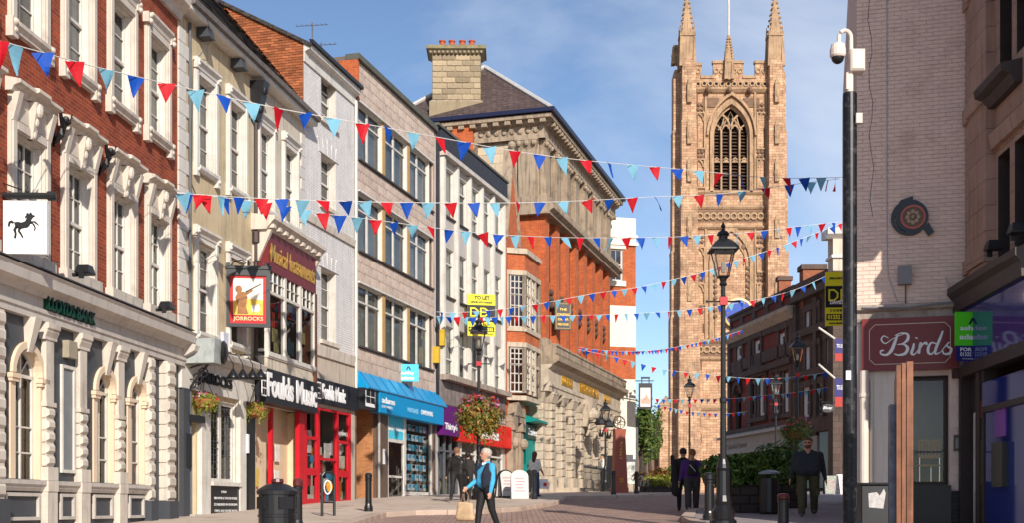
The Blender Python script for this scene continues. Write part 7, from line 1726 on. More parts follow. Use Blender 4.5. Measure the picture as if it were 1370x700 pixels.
# ---------------------------------------------------------------- red granite monument with armillary sphere
zq = 57.; k = FPX/zq; base = GP(828.5, zq, .0); base.z = CAMZ+(HY-665)*zq/FPX
t = thing('granite_monument', 'tall red granite pillar with gilt inscription and an armillary sphere on top', 'monument', base, R(10))
M_RG = mat('red granite', (.30,.075,.045), .5, .2, 14, fine=.15)
hh = 90/k
MB().taper(-.36,.36,-.36,.36,-.3,-.36,.36,-.36,.36,.42).build('plinth', M_RG, t); MB().taper(-.33,.33,-.33,.33,.421,-.24,.24,-.24,.24,hh-.30).build('shaft', M_RG, t); MB().taper(-.25,.25,-.25,.25,hh-.299,-.27,.27,-.27,.27,hh).build('cap', M_RG, t)
for i, ch in enumerate('JOSEPH WRIGHT'):
    if ch != ' ': text(t, ch, -.06, -.34+i*.0065*1.6, hh-.72-i*.145, .11 if ch != 'I' else .03, .10, M_GOLD, .012)
text(t, '1734', -.11, -.335, .78, .22, .09, M_GOLD, .015); text(t, '1797', -.11, -.338, .66, .22, .09, M_GOLD, .015)
ac = hh+.32; mb = MB()
for rot in ((R(90),0,0),(R(90),0,R(60)),(R(25),R(10),0),(R(70),R(50),0)):
    m = Matrix.Rotation(rot[2],3,'Z')@Matrix.Rotation(rot[1],3,'Y')@Matrix.Rotation(rot[0],3,'X')
    mb.tube([m@Vector((.30*math.cos(a),.30*math.sin(a),0))+Vector((0,0,ac)) for a in [i*math.pi/12 for i in range(25)]], .018, 5)
mb.tube([(-.2,0,ac-.25),(.2,0,ac+.25)], .012, 5); mb.tube([(0,0,hh),(0,0,ac-.28)], .03, 6); mb.sphere((0,0,ac), .05, 8, 6); mb.build('armillary_sphere', mat('bronze', (.10,.07,.04), .4, metal=.7), t)

# ---------------------------------------------------------------- planters, shrubs, trees
def shrub(t, c, rad, n, size, m, seed, name='foliage'):
    rnd = random.Random(seed); mb = MB()
    for q in range(9):
        a = rnd.random()*6.28; d = rnd.uniform(.2, .75); cc = (c[0]+rad[0]*d*math.cos(a), c[1]+rad[1]*d*math.sin(a), c[2]+rad[2]*rnd.uniform(-.4,.55)); s_ = rnd.uniform(.35,.55)
        leaves(mb, cc, (rad[0]*s_,rad[1]*s_,rad[2]*s_*1.1), n//9, size, rnd, .5, .42, .3)
    return mb.build(name, m, t, fix=False)
M_PLANT = mat('planter timber', (.045,.032,.028), .8, .2, 2, .3, brick=(.45,.22,.02,(.055,.04,.034),(.015,.012,.011),.5))
def planter(lbl, loc, w_, d_, h_, bush, m, n, size, seed, rz=0):
    t = thing('planter', lbl, 'planter', loc, rz, 'planters')
    mb = MB(); mb.box(-w_/2,w_/2,-d_/2,-d_/2+.08,0,h_); mb.box(-w_/2,w_/2,d_/2-.08,d_/2,0,h_); mb.box(-w_/2,-w_/2+.08,-d_/2+.08,d_/2-.08,0,h_); mb.box(w_/2-.08,w_/2,-d_/2+.08,d_/2-.08,0,h_); mb.build('box', M_PLANT, t)
    MB().box(-w_/2+.08,w_/2-.08,-d_/2+.08,d_/2-.08,.1,h_-.08).build('soil', M_DARK, t)
    mb = MB(); rnd = random.Random(seed+50)
    for _ in range(14): a = rnd.random()*6.28; mb.tube([(rnd.gauss(0,w_*.15),rnd.gauss(0,.15),h_-.1),(math.cos(a)*w_*.3,math.sin(a)*.4,h_+bush[2]*.7)], .015, 4)
    mb.build('stems', M_DARK, t); shrub(t, (bush[3],0,h_+bush[2]*.42), bush[:3], n, size, m, seed)
    return t
planter('large dark planter overflowing with glossy shrubs behind the foreground lamp', GP(1003, 30.6, .11), 1.1, 1.1, .68, (1.05,.8,.72,-.22), M_LEAFD, 2600, .115, 21)
planter('second planter with taller shrubs behind the domed bin', GP(1020, 36.5, .11), 1.3, 1.0, .55, (1.15,.9,.95,.1), M_LEAFD, 2200, .12, 22)
planter('small dark planter beside the heavy man', GP(1053, 33.5, .11), .9, .9, .62, (.55,.5,.4,0), M_LEAFD, 800, .09, 23)
planter('distant planter bed with bronze shrubs by the bicycles', GP(878, 63, .11), 1.6, 1.2, .35, (1.3,.8,.75,-.2), M_LEAFR, 1200, .13, 24)
planter('distant planter bed with bright yellow green shrubs', GP(881, 60, .11), 1.5, 1.0, .3, (1.1,.7,.42,.2), M_LEAFY, 1200, .10, 25)
planter('distant planter bed with dark green shrubs before the tower', GP(896, 66, .11), 1.2, 1.2, .4, (1.1,.8,.9,.1), M_LEAFD, 1200, .14, 26)
zq = 30.6; t = thing('domed_litter_bin', 'dark litter bin with a pale domed lid between planters', 'bin', GP(1029, 29.4, .11))
MB().lathe([(.22,0),(.24,.05),(.24,.88)], (0,0,0), 16).build('body', M_BLACK, t); MB().lathe([(.27,.98),(.27,1.02),(.16,1.07),(0,1.09)], (0,0,0), 16).build('lid', mat('steel lid', (.22,.24,.27), .3), t)
for a in range(4): MB().box(-.02,.02,-.01,.01,.88,.99).build('lid_post', M_BLACK, t, (.22*math.cos(a*1.57), .22*math.sin(a*1.57), 0))
def tree(lbl, x, Zq, H_, crown, seed, n=2600):
    t = thing('leafy_tree', lbl, 'tree', GP(x, Zq), 0, 'trees beyond the bank'); rnd = random.Random(seed)
    mb = MB().tube([(0,0,-.3),(.05,0,H_*.3),(-.05,.1,H_*.55)], [.28,.2,.12], 8)
    for _ in range(7): a = rnd.random()*6.28; mb.tube([(0,0,H_*rnd.uniform(.3,.5)),(math.cos(a)*crown[0]*.5,math.sin(a)*crown[1]*.5,H_*.7),(math.cos(a)*crown[0]*.8,math.sin(a)*crown[1]*.8,H_*.85)], [.09,.06,.02], 5)
    mb.build('trunk', mat('bark', (.06,.045,.035), .9, .3, 6), t); shrub(t, (0,0,H_-crown[2]), crown, n, .26, M_LEAFD if seed % 2 else leafmat('tree leaves', (.05,.10,.02), (.11,.17,.03), (.20,.24,.05)), seed, 'crown')
tree('green tree closest to the white house end', 858, 92, 7.2, (1.3,1.5,3.0), 32, 1800)
tree('darker green tree between the inn sign and the tower', 869, 128, 9.0, (1.7,2.0,3.2), 34, 2000)
tree('tall green tree behind the churchyard wall', 862, 135, 10.4, (1.9,2.0,3.8), 36, 2200)
# bicycles chained by the bed
def bicycle(lbl, loc, rz):
    t = thing('bicycle', lbl, 'bicycle', loc, rz, 'parked bicycles')
    for x in (-.52, .52):
        o = MB().tube([(.33*math.cos(a),0,.33*math.sin(a)) for a in [i*math.pi/12 for i in range(25)]], .02, 6).build('wheel', M_BLACK, t, (x,0,.34))
        mb = MB(); [mb.tube([(0,0,0),(.32*math.cos(i*.7),0,.32*math.sin(i*.7))], .004, 3) for i in range(9)]; mb.build('spokes', M_LEAD, o)
    mb = MB()
    for a, b in (((-.52,0,.34),(-.12,0,.32)),((-.12,0,.32),(-.22,0,.82)),((-.22,0,.78),(.36,0,.82)),((-.12,0,.32),(.38,0,.72)),((-.52,0,.34),(-.22,0,.78)),((.52,0,.34),(.36,0,.90))): mb.tube([a,b], .018, 6)
    mb.build('frame', mat('silver frame', (.40,.40,.42), .3, metal=.8), t); MB().tube([(.34,-.25,.98),(.36,0,.92),(.34,.25,.98)], .014, 6).build('handlebar', M_BLACK, t); MB().taper(-.34,-.1,-.06,.06,.84,-.34,-.1,-.07,.07,.89).build('saddle', M_BLACK, t)
bicycle('front parked bicycle leaning by the flower bed', GP(862, 58, .11), R(60)); bicycle('rear parked bicycle leaning behind the first one', GP(857, 59.5, .11), R(75))
# ---------------------------------------------------------------- people
import numpy as np
SK1 = mat('skin', (.50,.27,.18), .55, .06, 20); 
_ico = None
def hull_into(mb, spheres):
    global _ico
    if _ico is None:
        q = bmesh.new(); bmesh.ops.create_icosphere(q, subdivisions=2, radius=1); _ico = [v.co.copy() for v in q.verts]; q.free()
    q = bmesh.new()
    for c, r in spheres:
        for p in _ico: q.verts.new(p*r+Vector(c))
    bmesh.ops.convex_hull(q, input=q.verts[:])
    q.verts.index_update()
    mb.add([v.co.copy() for v in q.verts], [[v.index for v in f.verts] for f in q.faces]); q.free()
def remeshed(name, prims, voxel, mats, parent, smooth=6):
    # prims: list of (material index, [(centre, radius), ...]); one continuous skin grown over all of them
    mb0 = MB()
    for _, sp in prims: hull_into(mb0, sp)
    me = mb0.mesh(name)
    ob = bpy.data.objects.new(name, me); COL.objects.link(ob)
    m = ob.modifiers.new('r', 'REMESH'); m.mode = 'VOXEL'; m.voxel_size = voxel
    m = ob.modifiers.new('s', 'SMOOTH'); m.factor = .5; m.iterations = smooth
    dg = bpy.context.evaluated_depsgraph_get(); out = bpy.data.meshes.new_from_object(ob.evaluated_get(dg)); bpy.data.objects.remove(ob)
    out.materials.clear()
    for q in mats: out.materials.append(q)
    n = len(out.polygons); cen = np.empty(n*3); out.polygons.foreach_get('center', cen); cen = cen.reshape(-1, 3)
    best = np.full(n, 1e9); idx = np.zeros(n, int)
    for mi, sp in prims:
        d = np.full(n, 1e9)
        pr = [(i, j) for i in range(len(sp)) for j in range(i, len(sp))] if len(sp) > 1 else [(0, 0)]
        for i, j in pr:
            a, b = np.array(sp[i][0]), np.array(sp[j][0]); ab = b-a; L2 = max(1e-9, ab@ab)
            t = np.clip((cen-a)@ab/L2, 0, 1); dd = np.linalg.norm(cen-(a+t[:, None]*ab), axis=1)-(sp[i][1]+t*(sp[j][1]-sp[i][1])); d = np.minimum(d, dd)
        w_ = d < best; best[w_] = d[w_]; idx[w_] = mi
    out.polygons.foreach_set('material_index', idx.astype(np.int32)); out.polygons.foreach_set('use_smooth', [True]*n)
    out.name = name
    return put(name, out, parent)
def person(lbl, loc, rz, H, legs, arms, top, trousers, shoes, hair, wd=1.0, belly=0., voxel=.016, group='people in the street', skin=None, sleeve=True, head_turn=0., loose=1.0, fingers=True, short=False):
    t = thing('person', lbl, 'person', loc, rz, group)
    V = lambda x, y, z: Vector((x*H, y*H, z*H)); skin = skin or SK1
    M = [skin, top, trousers, shoes]; pr = []; J = {}
    low = 1e9; L_ = []
    for s, (a, k) in zip((-1, 1), legs):
        a, k = R(a), R(k); hip = V(s*.050*wd, 0, .53); kn = hip+V(0, -math.sin(a)*.245, -math.cos(a)*.245); an = kn+V(0, -math.sin(a-k)*.24, -math.cos(a-k)*.24)
        L_.append((s, hip, kn, an, a-k)); low = min(low, an.z)
    dz = Vector((0, 0, .042*H-low))
    up = lambda x, y, z: V(x, y, z)+dz
    for s, hip, kn, an, fa in L_:
        hip, kn, an = hip+dz, kn+dz, an+dz
        pr.append((2, [(hip, .064*H*(.7+.3*wd)), (kn, .044*H*loose)])); pr.append((2, [(kn, .042*H*loose), (an+V(0,0,.012), .033*H*loose)]))
        f = Vector((s*.03*H, -math.cos(fa*.5), math.sin(-fa*.5) if fa < 0 else 0)); f.normalize()
        pr.append((3, [(an+V(0,.018,-.018), .024*H), (an+f*.06*H+V(0,0,-.022), .022*H), (an+f*.105*H+V(0,0,-.026), .017*H)]))
    pr.append((2, [(up(s*.048*wd, y, z), .058*H) for s in (-1, 1) for y, z in ((.008,.535), (0,.57))]))
    tor = [(up(s*.050*wd, -belly*.5, .60), (.060+belly*.3)*H) for s in (-1, 1)] + [(up(s*.062*wd, -belly*.25, .72), (.060+belly*.15)*H) for s in (-1, 1)]
    pr.append((1, tor)); pr.append((1, [(up(s*.062*wd, 0, .72), .058*H) for s in (-1, 1)] + [(up(s*.088*(1+(wd-1)*.6), .004, .798), .036*H) for s in (-1, 1)]))
    pr.append((1, [(up(s*.045, .002, .805), .034*H) for s in (-1, 1)])); pr.append((1, [(up(s*.052*wd, 0, .565), .061*H) for s in (-1, 1)]+[(up(s*.052*wd, -belly*.4, .60), .061*H) for s in (-1, 1)]))
    nk = .034+.012*max(0, wd-1)
    pr.append((0, [(up(0,.004,.82), nk*H), (up(0,-.004,.875), (nk-.002)*H)])); pr.append((1, [(up(0,.010,.832), (nk+.002)*H)]+[(up(s*.080*(1+(wd-1)*.4), .006, .798), .034*H) for s in (-1, 1)]))
    ht = Matrix.Rotation(head_turn, 3, 'Z'); hc = up(0, 0, .93)
    hd = lambda x, y, z: hc + ht@V(x, y, z)
    pr.append((0, [(hd(0,.010,.012), .059*H), (hd(0,-.012,.012), .054*H), (hd(0,-.024,-.034), .036*H)])); pr.append((0, [(hd(0,-.052,-.035), .014*H), (hd(0,-.040,-.045), .022*H)]))
    pr.append((0, [(hd(0,-.060,.012), .007*H), (hd(0,-.070,-.010), .010*H)]))
    for s in (-1, 1): pr.append((0, [(hd(s*.052,.008,.008), .010*H), (hd(s*.051,.008,-.010), .008*H)]))
    for s, (f, o, e_) in zip((-1, 1), arms):
        f, o, e_ = R(f), R(o), R(e_)
        sh = up(s*.105*(1+(wd-1)*.72), .005, .795-.02*(wd-1)); dr = lambda q: Vector((s*math.sin(o), -math.sin(q)*math.cos(o), -math.cos(q)*math.cos(o)))
        el = sh+dr(f)*.165*H; o2 = o; d2 = dr(f+e_); wr = el+d2*.145*H
        mi = 1
        pr.append((mi, [(sh, .040*H*(.55+.45*wd)), (el, .032*H*(.55+.45*wd))])); pr.append((1 if sleeve else 0, [(el, .032*H*(.55+.45*wd)), (wr, .023*H)]))
        side = Vector((0,-1,0)) if abs(d2.y) < .7 else Vector((0,0,1)); side = (side-d2*side.dot(d2)).normalized()
        pl = wr+d2*.045*H; pr.append((0, [(wr+d2*.008*H, .014*H), (pl+side*.012*H, .013*H), (pl-side*.012*H, .013*H)]))
        J['wrist%d' % s] = wr; J['palm%d' % s] = pl
        if fingers:
            inn = Vector((-s, 0, 0))
            for i, ln in enumerate((.036,.042,.040,.030)):
                b0 = pl+side*(.018-.012*i)*H+d2*.008*H; b1 = b0+d2*ln*.55*H+inn*.004*H; b2 = b1+(d2*.7+inn*.6).normalized()*ln*.5*H
                pr.append((0, [(b0, .0062*H), (b1, .0058*H)])); pr.append((0, [(b1, .0058*H), (b2, .005*H)]))
            t0 = wr+d2*.018*H+side*.012*H; t1 = t0+(d2*.6+side*.8).normalized()*.024*H; t2 = t1+(d2*.9+side*.2+inn*.3).normalized()*.02*H
            pr.append((0, [(t0, .0075*H), (t1, .0068*H)])); pr.append((0, [(t1, .0068*H), (t2, .0055*H)]))
    b = remeshed('body', pr, voxel, M, t)
    J.update(t=t, up=up, hd=hd, H=H, wd=wd)
    if hair:
        hs = [(hd(0,.017,.022), .060*H), (hd(0,-.004,.031), .054*H)]
        if not short: hs += [(hd(0,.034,-.015), .034*H), (hd(.032,.020,-.005), .026*H), (hd(-.032,.020,-.005), .026*H)]
        J['hair'] = remeshed('hair', [(0, hs)], .012, [hair], t, 3)
    mb = MB()
    for s in (-1, 1): mb.sphere(hd(s*.020, -.058, .008), .0055*H, 6, 5)
    mb.tube([hd(-.014,-.058,-.030), hd(0,-.062,-.031), hd(.014,-.058,-.030)], .003*H, 5); mb.build('face_marks', mat('face dark', (.10,.04,.035), .6), t)
    return J
cl = lambda n, c, r=.85: mat(n, c, r, .18, 9, .5, 26)
BLK = cl('black cloth', (.014,.013,.014), .7); GREYH = mat('grey hair', (.42,.38,.33), .7, .3, 30, .5, 80); BRH = mat('brown hair', (.10,.04,.018), .6, .3, 30, .5, 80); DKH = mat('dark hair', (.022,.014,.010), .6, .3, 30); SHB = mat('black shoes', (.012,.011,.011), .4)
# woman in a navy gilet with a beige bag
j = person('woman in navy gilet and blue jumper carrying a beige handbag in the road', GP(650, 23.4), R(-52), 1.67, [(13,6),(-11,12)], [(14,6,40),(2,7,16)], cl('sky blue jumper', (.06,.36,.60)), BLK, SHB, GREYH, 1.12, .03, .013, head_turn=R(-14))
H = j['H']; up = j['up']; t = j['t']; hd = j['hd']; NV = mat('navy quilting', (.016,.020,.036), .75, .2, 12, .7, 45)
GX = 1.12
gp_ = [(0, [(up(.060*1.12,.035,.58), (.052+.012)*H), (up(.070*1.12,.030,.70), (.048+.012)*H), (up(.078*1.12,.025,.785), (.034+.012)*H), (up(.085*1.12,-.005,.60), (.042+.012)*H), (up(.095*1.12,.0,.70), (.040+.012)*H), (up(.055,-.062,.56), .036*H), (up(.058,-.064,.70), .036*H), (up(.062*1.12,-.02,.795), (.026+.012)*H)]),
       (0, [(up(-.060*1.12,.035,.58), (.052+.012)*H), (up(-.070*1.12,.030,.70), (.048+.012)*H), (up(-.078*1.12,.025,.785), (.034+.012)*H), (up(-.085*1.12,-.005,.60), (.042+.012)*H), (up(-.095*1.12,.0,.70), (.040+.012)*H), (up(-.072*1.12,-.035,.57), (.026+.012)*H), (up(-.080*1.12,-.036,.70), (.026+.012)*H), (up(-.070*1.12,-.02,.795), (.024+.012)*H)]),
       (0, [(up(-.06*1.12,.045,.60), (.048+.012)*H), (up(.06*1.12,.045,.60), (.048+.012)*H), (up(-.06*1.12,.038,.76), (.044+.012)*H), (up(.06*1.12,.038,.76), (.044+.012)*H)])]
remeshed('gilet', gp_, .014, [NV], t, 4)
MB().tube([up(-.03,-.02,.835), up(0,-.045,.815), up(.03,-.02,.835)], .012*H, 6).build('collar', M_WPRINT, t)
mb = MB()
for s in (-1, 1): mb.tube([hd(s*.021+.012*math.cos(a), -.060, .008+.011*math.sin(a)) for a in [i*.8 for i in range(9)]], .0022*H, 4)
mb.tube([hd(.034,-.056,.010), hd(.053,-.0,.014)], .002*H, 4).tube([hd(-.034,-.056,.010), hd(-.053,-.0,.014)], .002*H, 4); mb.build('spectacles', M_BLACK, t)
pw = j['palm-1']; wp = Matrix.Rotation(R(-52), 3, 'Z')@pw + Vector(t.location)
bag = thing('handbag', 'slouchy beige handbag held by the woman in the navy gilet', 'bag', wp-Vector((0,0,.62)), R(-25))
mb = MB().taper(-.20,.20,-.09,.09,0,-.15,.17,-.05,.05,.40); 
remeshed('bag_body', [(0, [(Vector((-.14,0,.07)), .075), (Vector((.14,0,.07)), .075), (Vector((-.12,0,.34)), .045), (Vector((.12,0,.32)), .05)])], .014, [mat('beige leather', (.50,.34,.20), .6, .25, 8, .5, 14)], bag)
MB().tube([(-.09,0,.36),(-.06,0,.52),(0,0,.62),(.06,0,.52),(.09,0,.36)], .011, 6).build('strap', mat('tan strap', (.20,.10,.05), .5), bag)
# heavy man walking towards the camera
OL = mat('olive cargo cloth', (.075,.070,.035), .85, .2, 8, .6, 22); GSW = mat('charcoal sweater', (.030,.034,.042), .85, .2, 10, .5, 30)
j = person('heavily built man in charcoal sweater and olive cargo trousers walking towards the camera', GP(1081, 28.2, .11), R(-14), 1.88, [(17,6),(-14,14)], [(8,13,12),(-8,13,16)], GSW, OL, mat('grey trainers', (.10,.095,.09), .6, .4, 20), BRH, 1.5, .085, .014, head_turn=R(-8), loose=1.35, short=True)
t = j['t']; hd = j['hd']; up = j['up']; H = j['H']
remeshed('beard', [(0, [(hd(.026,-.036,-.034), .017*H), (hd(-.026,-.036,-.034), .017*H), (hd(0,-.052,-.050), .019*H)]), (0, [(hd(-.018,-.058,-.024), .007*H), (hd(.018,-.058,-.024), .007*H)])], .009, [mat('brown beard', (.13,.055,.028), .8, .3, 40)], t, 3)
mb = MB()
for s in (-1, 1): mb.sphere(hd(s*.022,-.060,.010), .015*H, 8, 6, (1,.45,.75))
mb.tube([hd(-.04,-.05,.014), hd(0,-.066,.014), hd(.04,-.05,.014)], .003*H, 4); mb.build('sunglasses', M_BLACKG, t)
for s in (-1, 1): MB().cbox(-.03*H,.03*H,-.012*H,.02*H,-.04*H,.04*H,.006).build('cargo_pocket', OL, t, up(s*.125,-.03,.33), rz=s*R(70))
# purple jumper man and companion with a guitar case, from behind
PU = cl('purple jumper', (.075,.022,.15)); CH = cl('charcoal trousers', (.045,.042,.042))
j = person('man in purple jumper with a black backpack walking away up the street', GP(926, 32.6), R(176), 1.76, [(14,4),(-14,26)], [(2,12,10),(-2,12,12)], PU, CH, mat('pale trainers', (.30,.28,.28), .6), mat('ginger hair', (.20,.085,.035), .7, .3, 30), 1.3, .02, .018, loose=1.3, short=True)
t = j['t']; up = j['up']; H = j['H']
MB().tube([up(.045*math.cos(a), .045*math.sin(a), .838) for a in [i*.6 for i in range(12)]], .016*H, 6).build('collar', mat('yellow collar', (.60,.36,.02), .8), t)
for s in (-1, 1): MB().tube([j['wrist%d' % s], j['wrist%d' % s]+Vector((0,0,.03))], .024*H, 8).build('cuff', mat('yellow collar', (0,0,0)), t)
bp_ = thing('backpack', 'small black backpack on the back of the man in purple', 'bag', Matrix.Rotation(R(176),3,'Z')@up(0,.10,.60)+Vector(t.location), R(176))
remeshed('bag_body', [(0, [(Vector((-.08,0,.05)), .07), (Vector((.08,0,.05)), .07), (Vector((-.05,.0,.32)), .05), (Vector((.05,.0,.32)), .05)])], .016, [BLK], bp_)
mb = MB(); [mb.tube([(s*.07,-.03,.36),(s*.10,-.16,.40),(s*.11,-.24,.30)], .018, 6) for s in (-1, 1)]; mb.tube([(0,0,.36),(.0,.0,.43),(.04,0,.36)], .008, 5); mb.build('strap', BLK, bp_); MB().tube([(-.07,.08,.10),(.09,.08,.28)], .008, 5).build('piping', M_WPRINT, bp_)
j = person('man in black beside the purple jumper man, carrying a guitar case', GP(914, 33.9), R(172), 1.80, [(-10,16),(14,4)], [(4,10,8),(4,10,10)], BLK, cl('dark navy trousers', (.016,.017,.026)), SHB, DKH, 1.25, .0, .018, short=True)
g = thing('guitar_case', 'black guitar case slung over the shoulder of the man in black', 'guitar case', GP(905, 33.6)+Vector((0,0,.42)), R(170))
remeshed('case', [(0, [(Vector((0,0,.14)), .15), (Vector((.02,0,.42)), .12)]), (0, [(Vector((.02,0,.42)), .11), (Vector((.10,0,.95)), .055), (Vector((.12,0,1.12)), .06)])], .02, [mat('case cloth', (.014,.014,.015), .7)], g).scale = (1, .55, 1)
MB().tube([(.0,-.06,.2),(-.12,-.16,.75),(-.10,-.10,1.02),(.1,.0,.9)], .016, 6).build('strap', BLK, g)
# couple by the shops, woman in white, person at the bank
LJ = mat('black leather jacket', (.014,.012,.012), .35, .3, 9, .7, 20)
person('man in black leather jacket walking away past the purple shop', GP(611.5, 38.2, .11), R(168), 1.76, [(14,4),(-16,14)], [(4,12,10),(-8,12,10)], LJ, BLK, SHB, mat('auburn hair', (.20,.10,.06), .7, .3, 30), 1.3, .0, .02, fingers=False, short=True)
person('woman in a dark coat beside the man in the leather jacket', GP(626, 39.2, .11), R(174), 1.62, [(-10,12),(10,4)], [(6,8,30),(2,8,10)], cl('dark grey coat', (.030,.026,.026)), BLK, SHB, DKH, .98, .0, .02, fingers=False)
j = person('woman in white top and jeans walking away with a white carrier bag', GP(715.5, 44.2, .11), R(150), 1.66, [(10,4),(-14,18)], [(14,8,20),(2,10,6)], cl('white blouse', (.72,.70,.66)), cl('blue denim', (.045,.075,.15)), SHB, BRH, .95, .0, .02, fingers=False, sleeve=False)
t = j['t']; hd = j['hd']; H = j['H']; remeshed('long_hair', [(0, [(hd(0,.03,.0), .05*H), (hd(.0,.045,-.09), .045*H), (hd(.0,.05,-.14), .03*H)])], .014, [BRH], t, 3)
wp = Matrix.Rotation(R(150), 3, 'Z')@j['palm-1']+Vector(t.location)
c_b = thing('carrier_bag', 'white carrier bag with a red mark held by the woman in white', 'bag', wp-Vector((0,0,.50)), R(10))
MB().taper(-.17,.17,-.06,.06,0,-.15,.15,-.03,.03,.36).build('bag_body', M_WPRINT, c_b); MB().tube([(-.08,0,.36),(0,0,.5),(.08,0,.36)], .01, 5).build('handle', M_WPRINT, c_b); MB().box(-.02,.10,-.062,-.056,.10,.22).build('print', M_SCARLET, c_b)
person('person in white shirt standing on the bank steps by the lamp', GP(806, 66)+Vector((0,0,.42)), R(-80), 1.72, [(3,2),(-3,2)], [(8,6,30),(4,6,20)], cl('white blouse', (0,0,0)), BLK, SHB, DKH, 1.0, .0, .024, fingers=False, short=True)
# ---------------------------------------------------------------- bunting
def flagmat(name, col):
    m = mat(name, col, .6, .08, 6); nt = m.node_tree; N = nt.nodes; b = N['Principled BSDF']
    tr = N.new('ShaderNodeBsdfTranslucent'); tr.inputs['Color'].default_value = lin(col); ms = N.new('ShaderNodeMixShader'); ms.inputs[0].default_value = .35
    nt.links.new(b.outputs[0], ms.inputs[1]); nt.links.new(tr.outputs[0], ms.inputs[2]); nt.links.new(ms.outputs[0], N['Material Output'].inputs[0]); return m
FM = {'R': flagmat('red pennant', (.62,.008,.02)), 'B': flagmat('blue pennant', (.008,.085,.50)), 'L': flagmat('pale blue pennant', (.22,.52,.68)), 'W': flagmat('white blue pennant', (.55,.68,.74))}
def pennant(c, v):
    def mk():
        mb = MB(); n = 5; rows_ = []
        for j in range(n+1):
            t = j/n; w_ = .5*(1-t)*.98+.004; r_ = []
            for i in range(4):
                s_ = i/3; x = -w_+2*w_*s_
                r_.append((x + .12*t*(v % 3-1)+.05*t*t*math.sin(v*2.1), (.07+.05*(v % 3))*math.sin(t*2.5+s_*2+v*1.7)*t+.06*math.sin(s_*3.1+v), -t*1.25))
            rows_.append(r_)
        for a, b in zip(rows_, rows_[1:]):
            for i in range(3): mb.quad(b[i], b[i+1], a[i+1], a[i])
        return mb.mesh('pennant', FM[c], smooth=True)
    return shared(('pen', c, v), mk)
rf = random.Random(77)
def bunting(lbl, pts, cols, size, first=None, step=None, xs=None):
    # pts: (photo x, photo y, distance) along the cord
    W = [P(*q) for q in pts]
    t = thing('bunting', lbl, 'bunting', W[0], 0, 'bunting strings across the street')
    o0 = W[0]
    # resample smoothly
    fine = []
    for i in range(len(W)-1):
        p0, p1, p2, p3 = W[max(i-1,0)], W[i], W[i+1], W[min(i+2,len(W)-1)]
        for s in range(8): u = s/8; fine.append(.5*((2*p1)+(-p0+p2)*u+(2*p0-5*p1+4*p2-p3)*u*u+(-p0+3*p1-3*p2+p3)*u**3))
    fine.append(W[-1])
    MB().tube([p-o0 for p in fine], .009, 4).build('cord', mat('white cord', (.75,.72,.68), .8), t)
    def at_x(x):
        for a, b in zip(fine, fine[1:]):
            xa, xb = CX+a.x/a.y*FPX, CX+b.x/b.y*FPX
            if min(xa, xb) <= x <= max(xa, xb) and xa != xb: return a.lerp(b, (x-xa)/(xb-xa)), (b-a)
        return None
    def at_s():
        L_ = 0; d = .25
        for a, b in zip(fine, fine[1:]):
            l_ = (b-a).length
            while d <= L_+l_: yield a.lerp(b, (d-L_)/l_), (b-a); d += step
            L_ += l_
    it = [at_x(x) for x in xs] if xs else list(at_s())
    for i, q in enumerate(it):
        if not q: continue
        p, d = q; c = cols[i % len(cols)]
        o = put('pennant', pennant(c, rf.randrange(6)), t, p-o0, math.atan2(d.y, d.x)*.6+rf.gauss(0,.38), (size*1.25,size,size*1.2*rf.uniform(.9,1.08)))
        o.rotation_euler[0] = rf.gauss(0,.25); o.rotation_euler[1] = -math.atan2(d.z, math.hypot(d.x, d.y))*.7+rf.gauss(0,.09)
bunting('topmost bunting string, running from the brick bank down across to the camera pole', [(-60,38,17),(50,68,19.3),(140,92,21.6),(260,120,24),(370,144,25.2),(480,164,26.5),(590,184,28),(690,202,29.5),(780,214,31),(875,223,33),(940,229,34.5),(1010,236,36),(1060,238,37),(1129,237,39)],
        'RLBRLBRLBLRBLRBLRBLRBLRBLRBLRBLRBLR', .29, xs=[-4,20,57,100,142,182,223,262,299,337,373,409,446,485,519,553,588,621,655,689,722,752,784,815,846,876,906,935,962,991,1020,1052,1076,1099,1118])
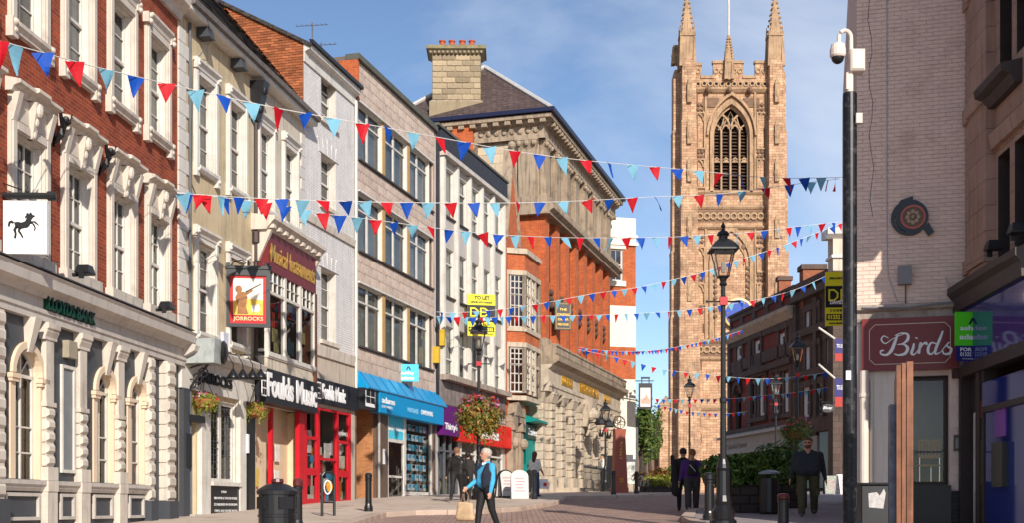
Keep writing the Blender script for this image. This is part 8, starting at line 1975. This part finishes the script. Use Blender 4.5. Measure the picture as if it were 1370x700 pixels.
bunting('second bunting string, level from the pub quoins to the camera pole', [(237,258,27.2),(345,265,28.5),(462,269,29.5),(573,271,30.8),(693,271,32.5),(785,268,34),(876,263,35.8),(963,259,37.5),(1056,247,39.5),(1129,238,41.5)],
        'LRLBRBLRBLRBLRBLRBLRBRBLRBLRBLR', .285, xs=[245,268,296,320,350,377,405,432,462,488,517,544,573,603,634,662,693,722,753,785,815,846,876,906,935,963,993,1024,1056,1085,1108])
bunting('third bunting string, sagging below the second from the pub quoins', [(237,257,27.2),(345,270,29),(432,285,30.4),(503,294,31.8),(576,304,33.4),(646,312,35.2),(710,316,37),(776,318,39),(838,318,41),(897,317,43),(951,314,45),(1000,311,47),(1065,303,49.5),(1129,296,52)],
        'BRBLRBLRBLRBLRBLRBLRBLRBLRBLRBLRBLRBLRBLRB', .285, xs=[249,274,301,328,355,382,408,432,455,478,503,527,552,576,601,623,646,667,689,710,733,755,776,798,818,838,857,877,897,915,932,951,969,987,1004,1022,1040,1055,1068,1083,1100,1115])
bunting('fourth bunting string, rising from the white finned building across the lamp', [(584,418,47.5),(612,419,48),(667,415,48.5),(729,406,49),(792,394,49.5),(837,388,50),(865,383,50.5),(937,366,51.5),(985,349,52.5),(1035,333,53.5),(1083,315,54.5),(1129,297,55.5)], 'BLRLBRBLR', .235, step=.50)
bunting('fifth bunting string, almost level in front of the big brick bank', [(584,424,47.5),(640,426,50),(700,424,53),(772,423,55),(836,421,57),(903,417,58),(975,408,59),(1030,398,59.5),(1070,386,60),(1105,370,60)], 'LBRLBRLB', .25, step=.58)
bunting('sixth bunting string of tiny pennants high in front of the tower foot', [(768,465,68),(800,469,70),(835,471,72),(870,470,74),(900,466,76),(930,460,77),(960,453,78),(992,443,80)], 'BRBLRB', .20, step=.34)
bunting('seventh bunting string, sagging from the bank to the dark brick building', [(768,467,68),(820,478,67),(855,487,66),(893,496,66),(947,502,66),(1000,507,66.5),(1040,507,67),(1080,503,67.5),(1112,498,68)], 'LBRLBR', .25, step=.6)
bunting('lowest but one bunting string before the tower base and dark brick building', [(853,530,78),(884,535,77),(936,535,76),(980,534,75),(1021,530,73),(1056,527,71),(1114,518,69)], 'RLBRBL', .22, step=.42)
bunting('lowest short bunting string across the tower base', [(878,542,84),(918,551,83),(953,554,82),(977,554,82),(1000,551,81)], 'BRBL', .20, step=.42)
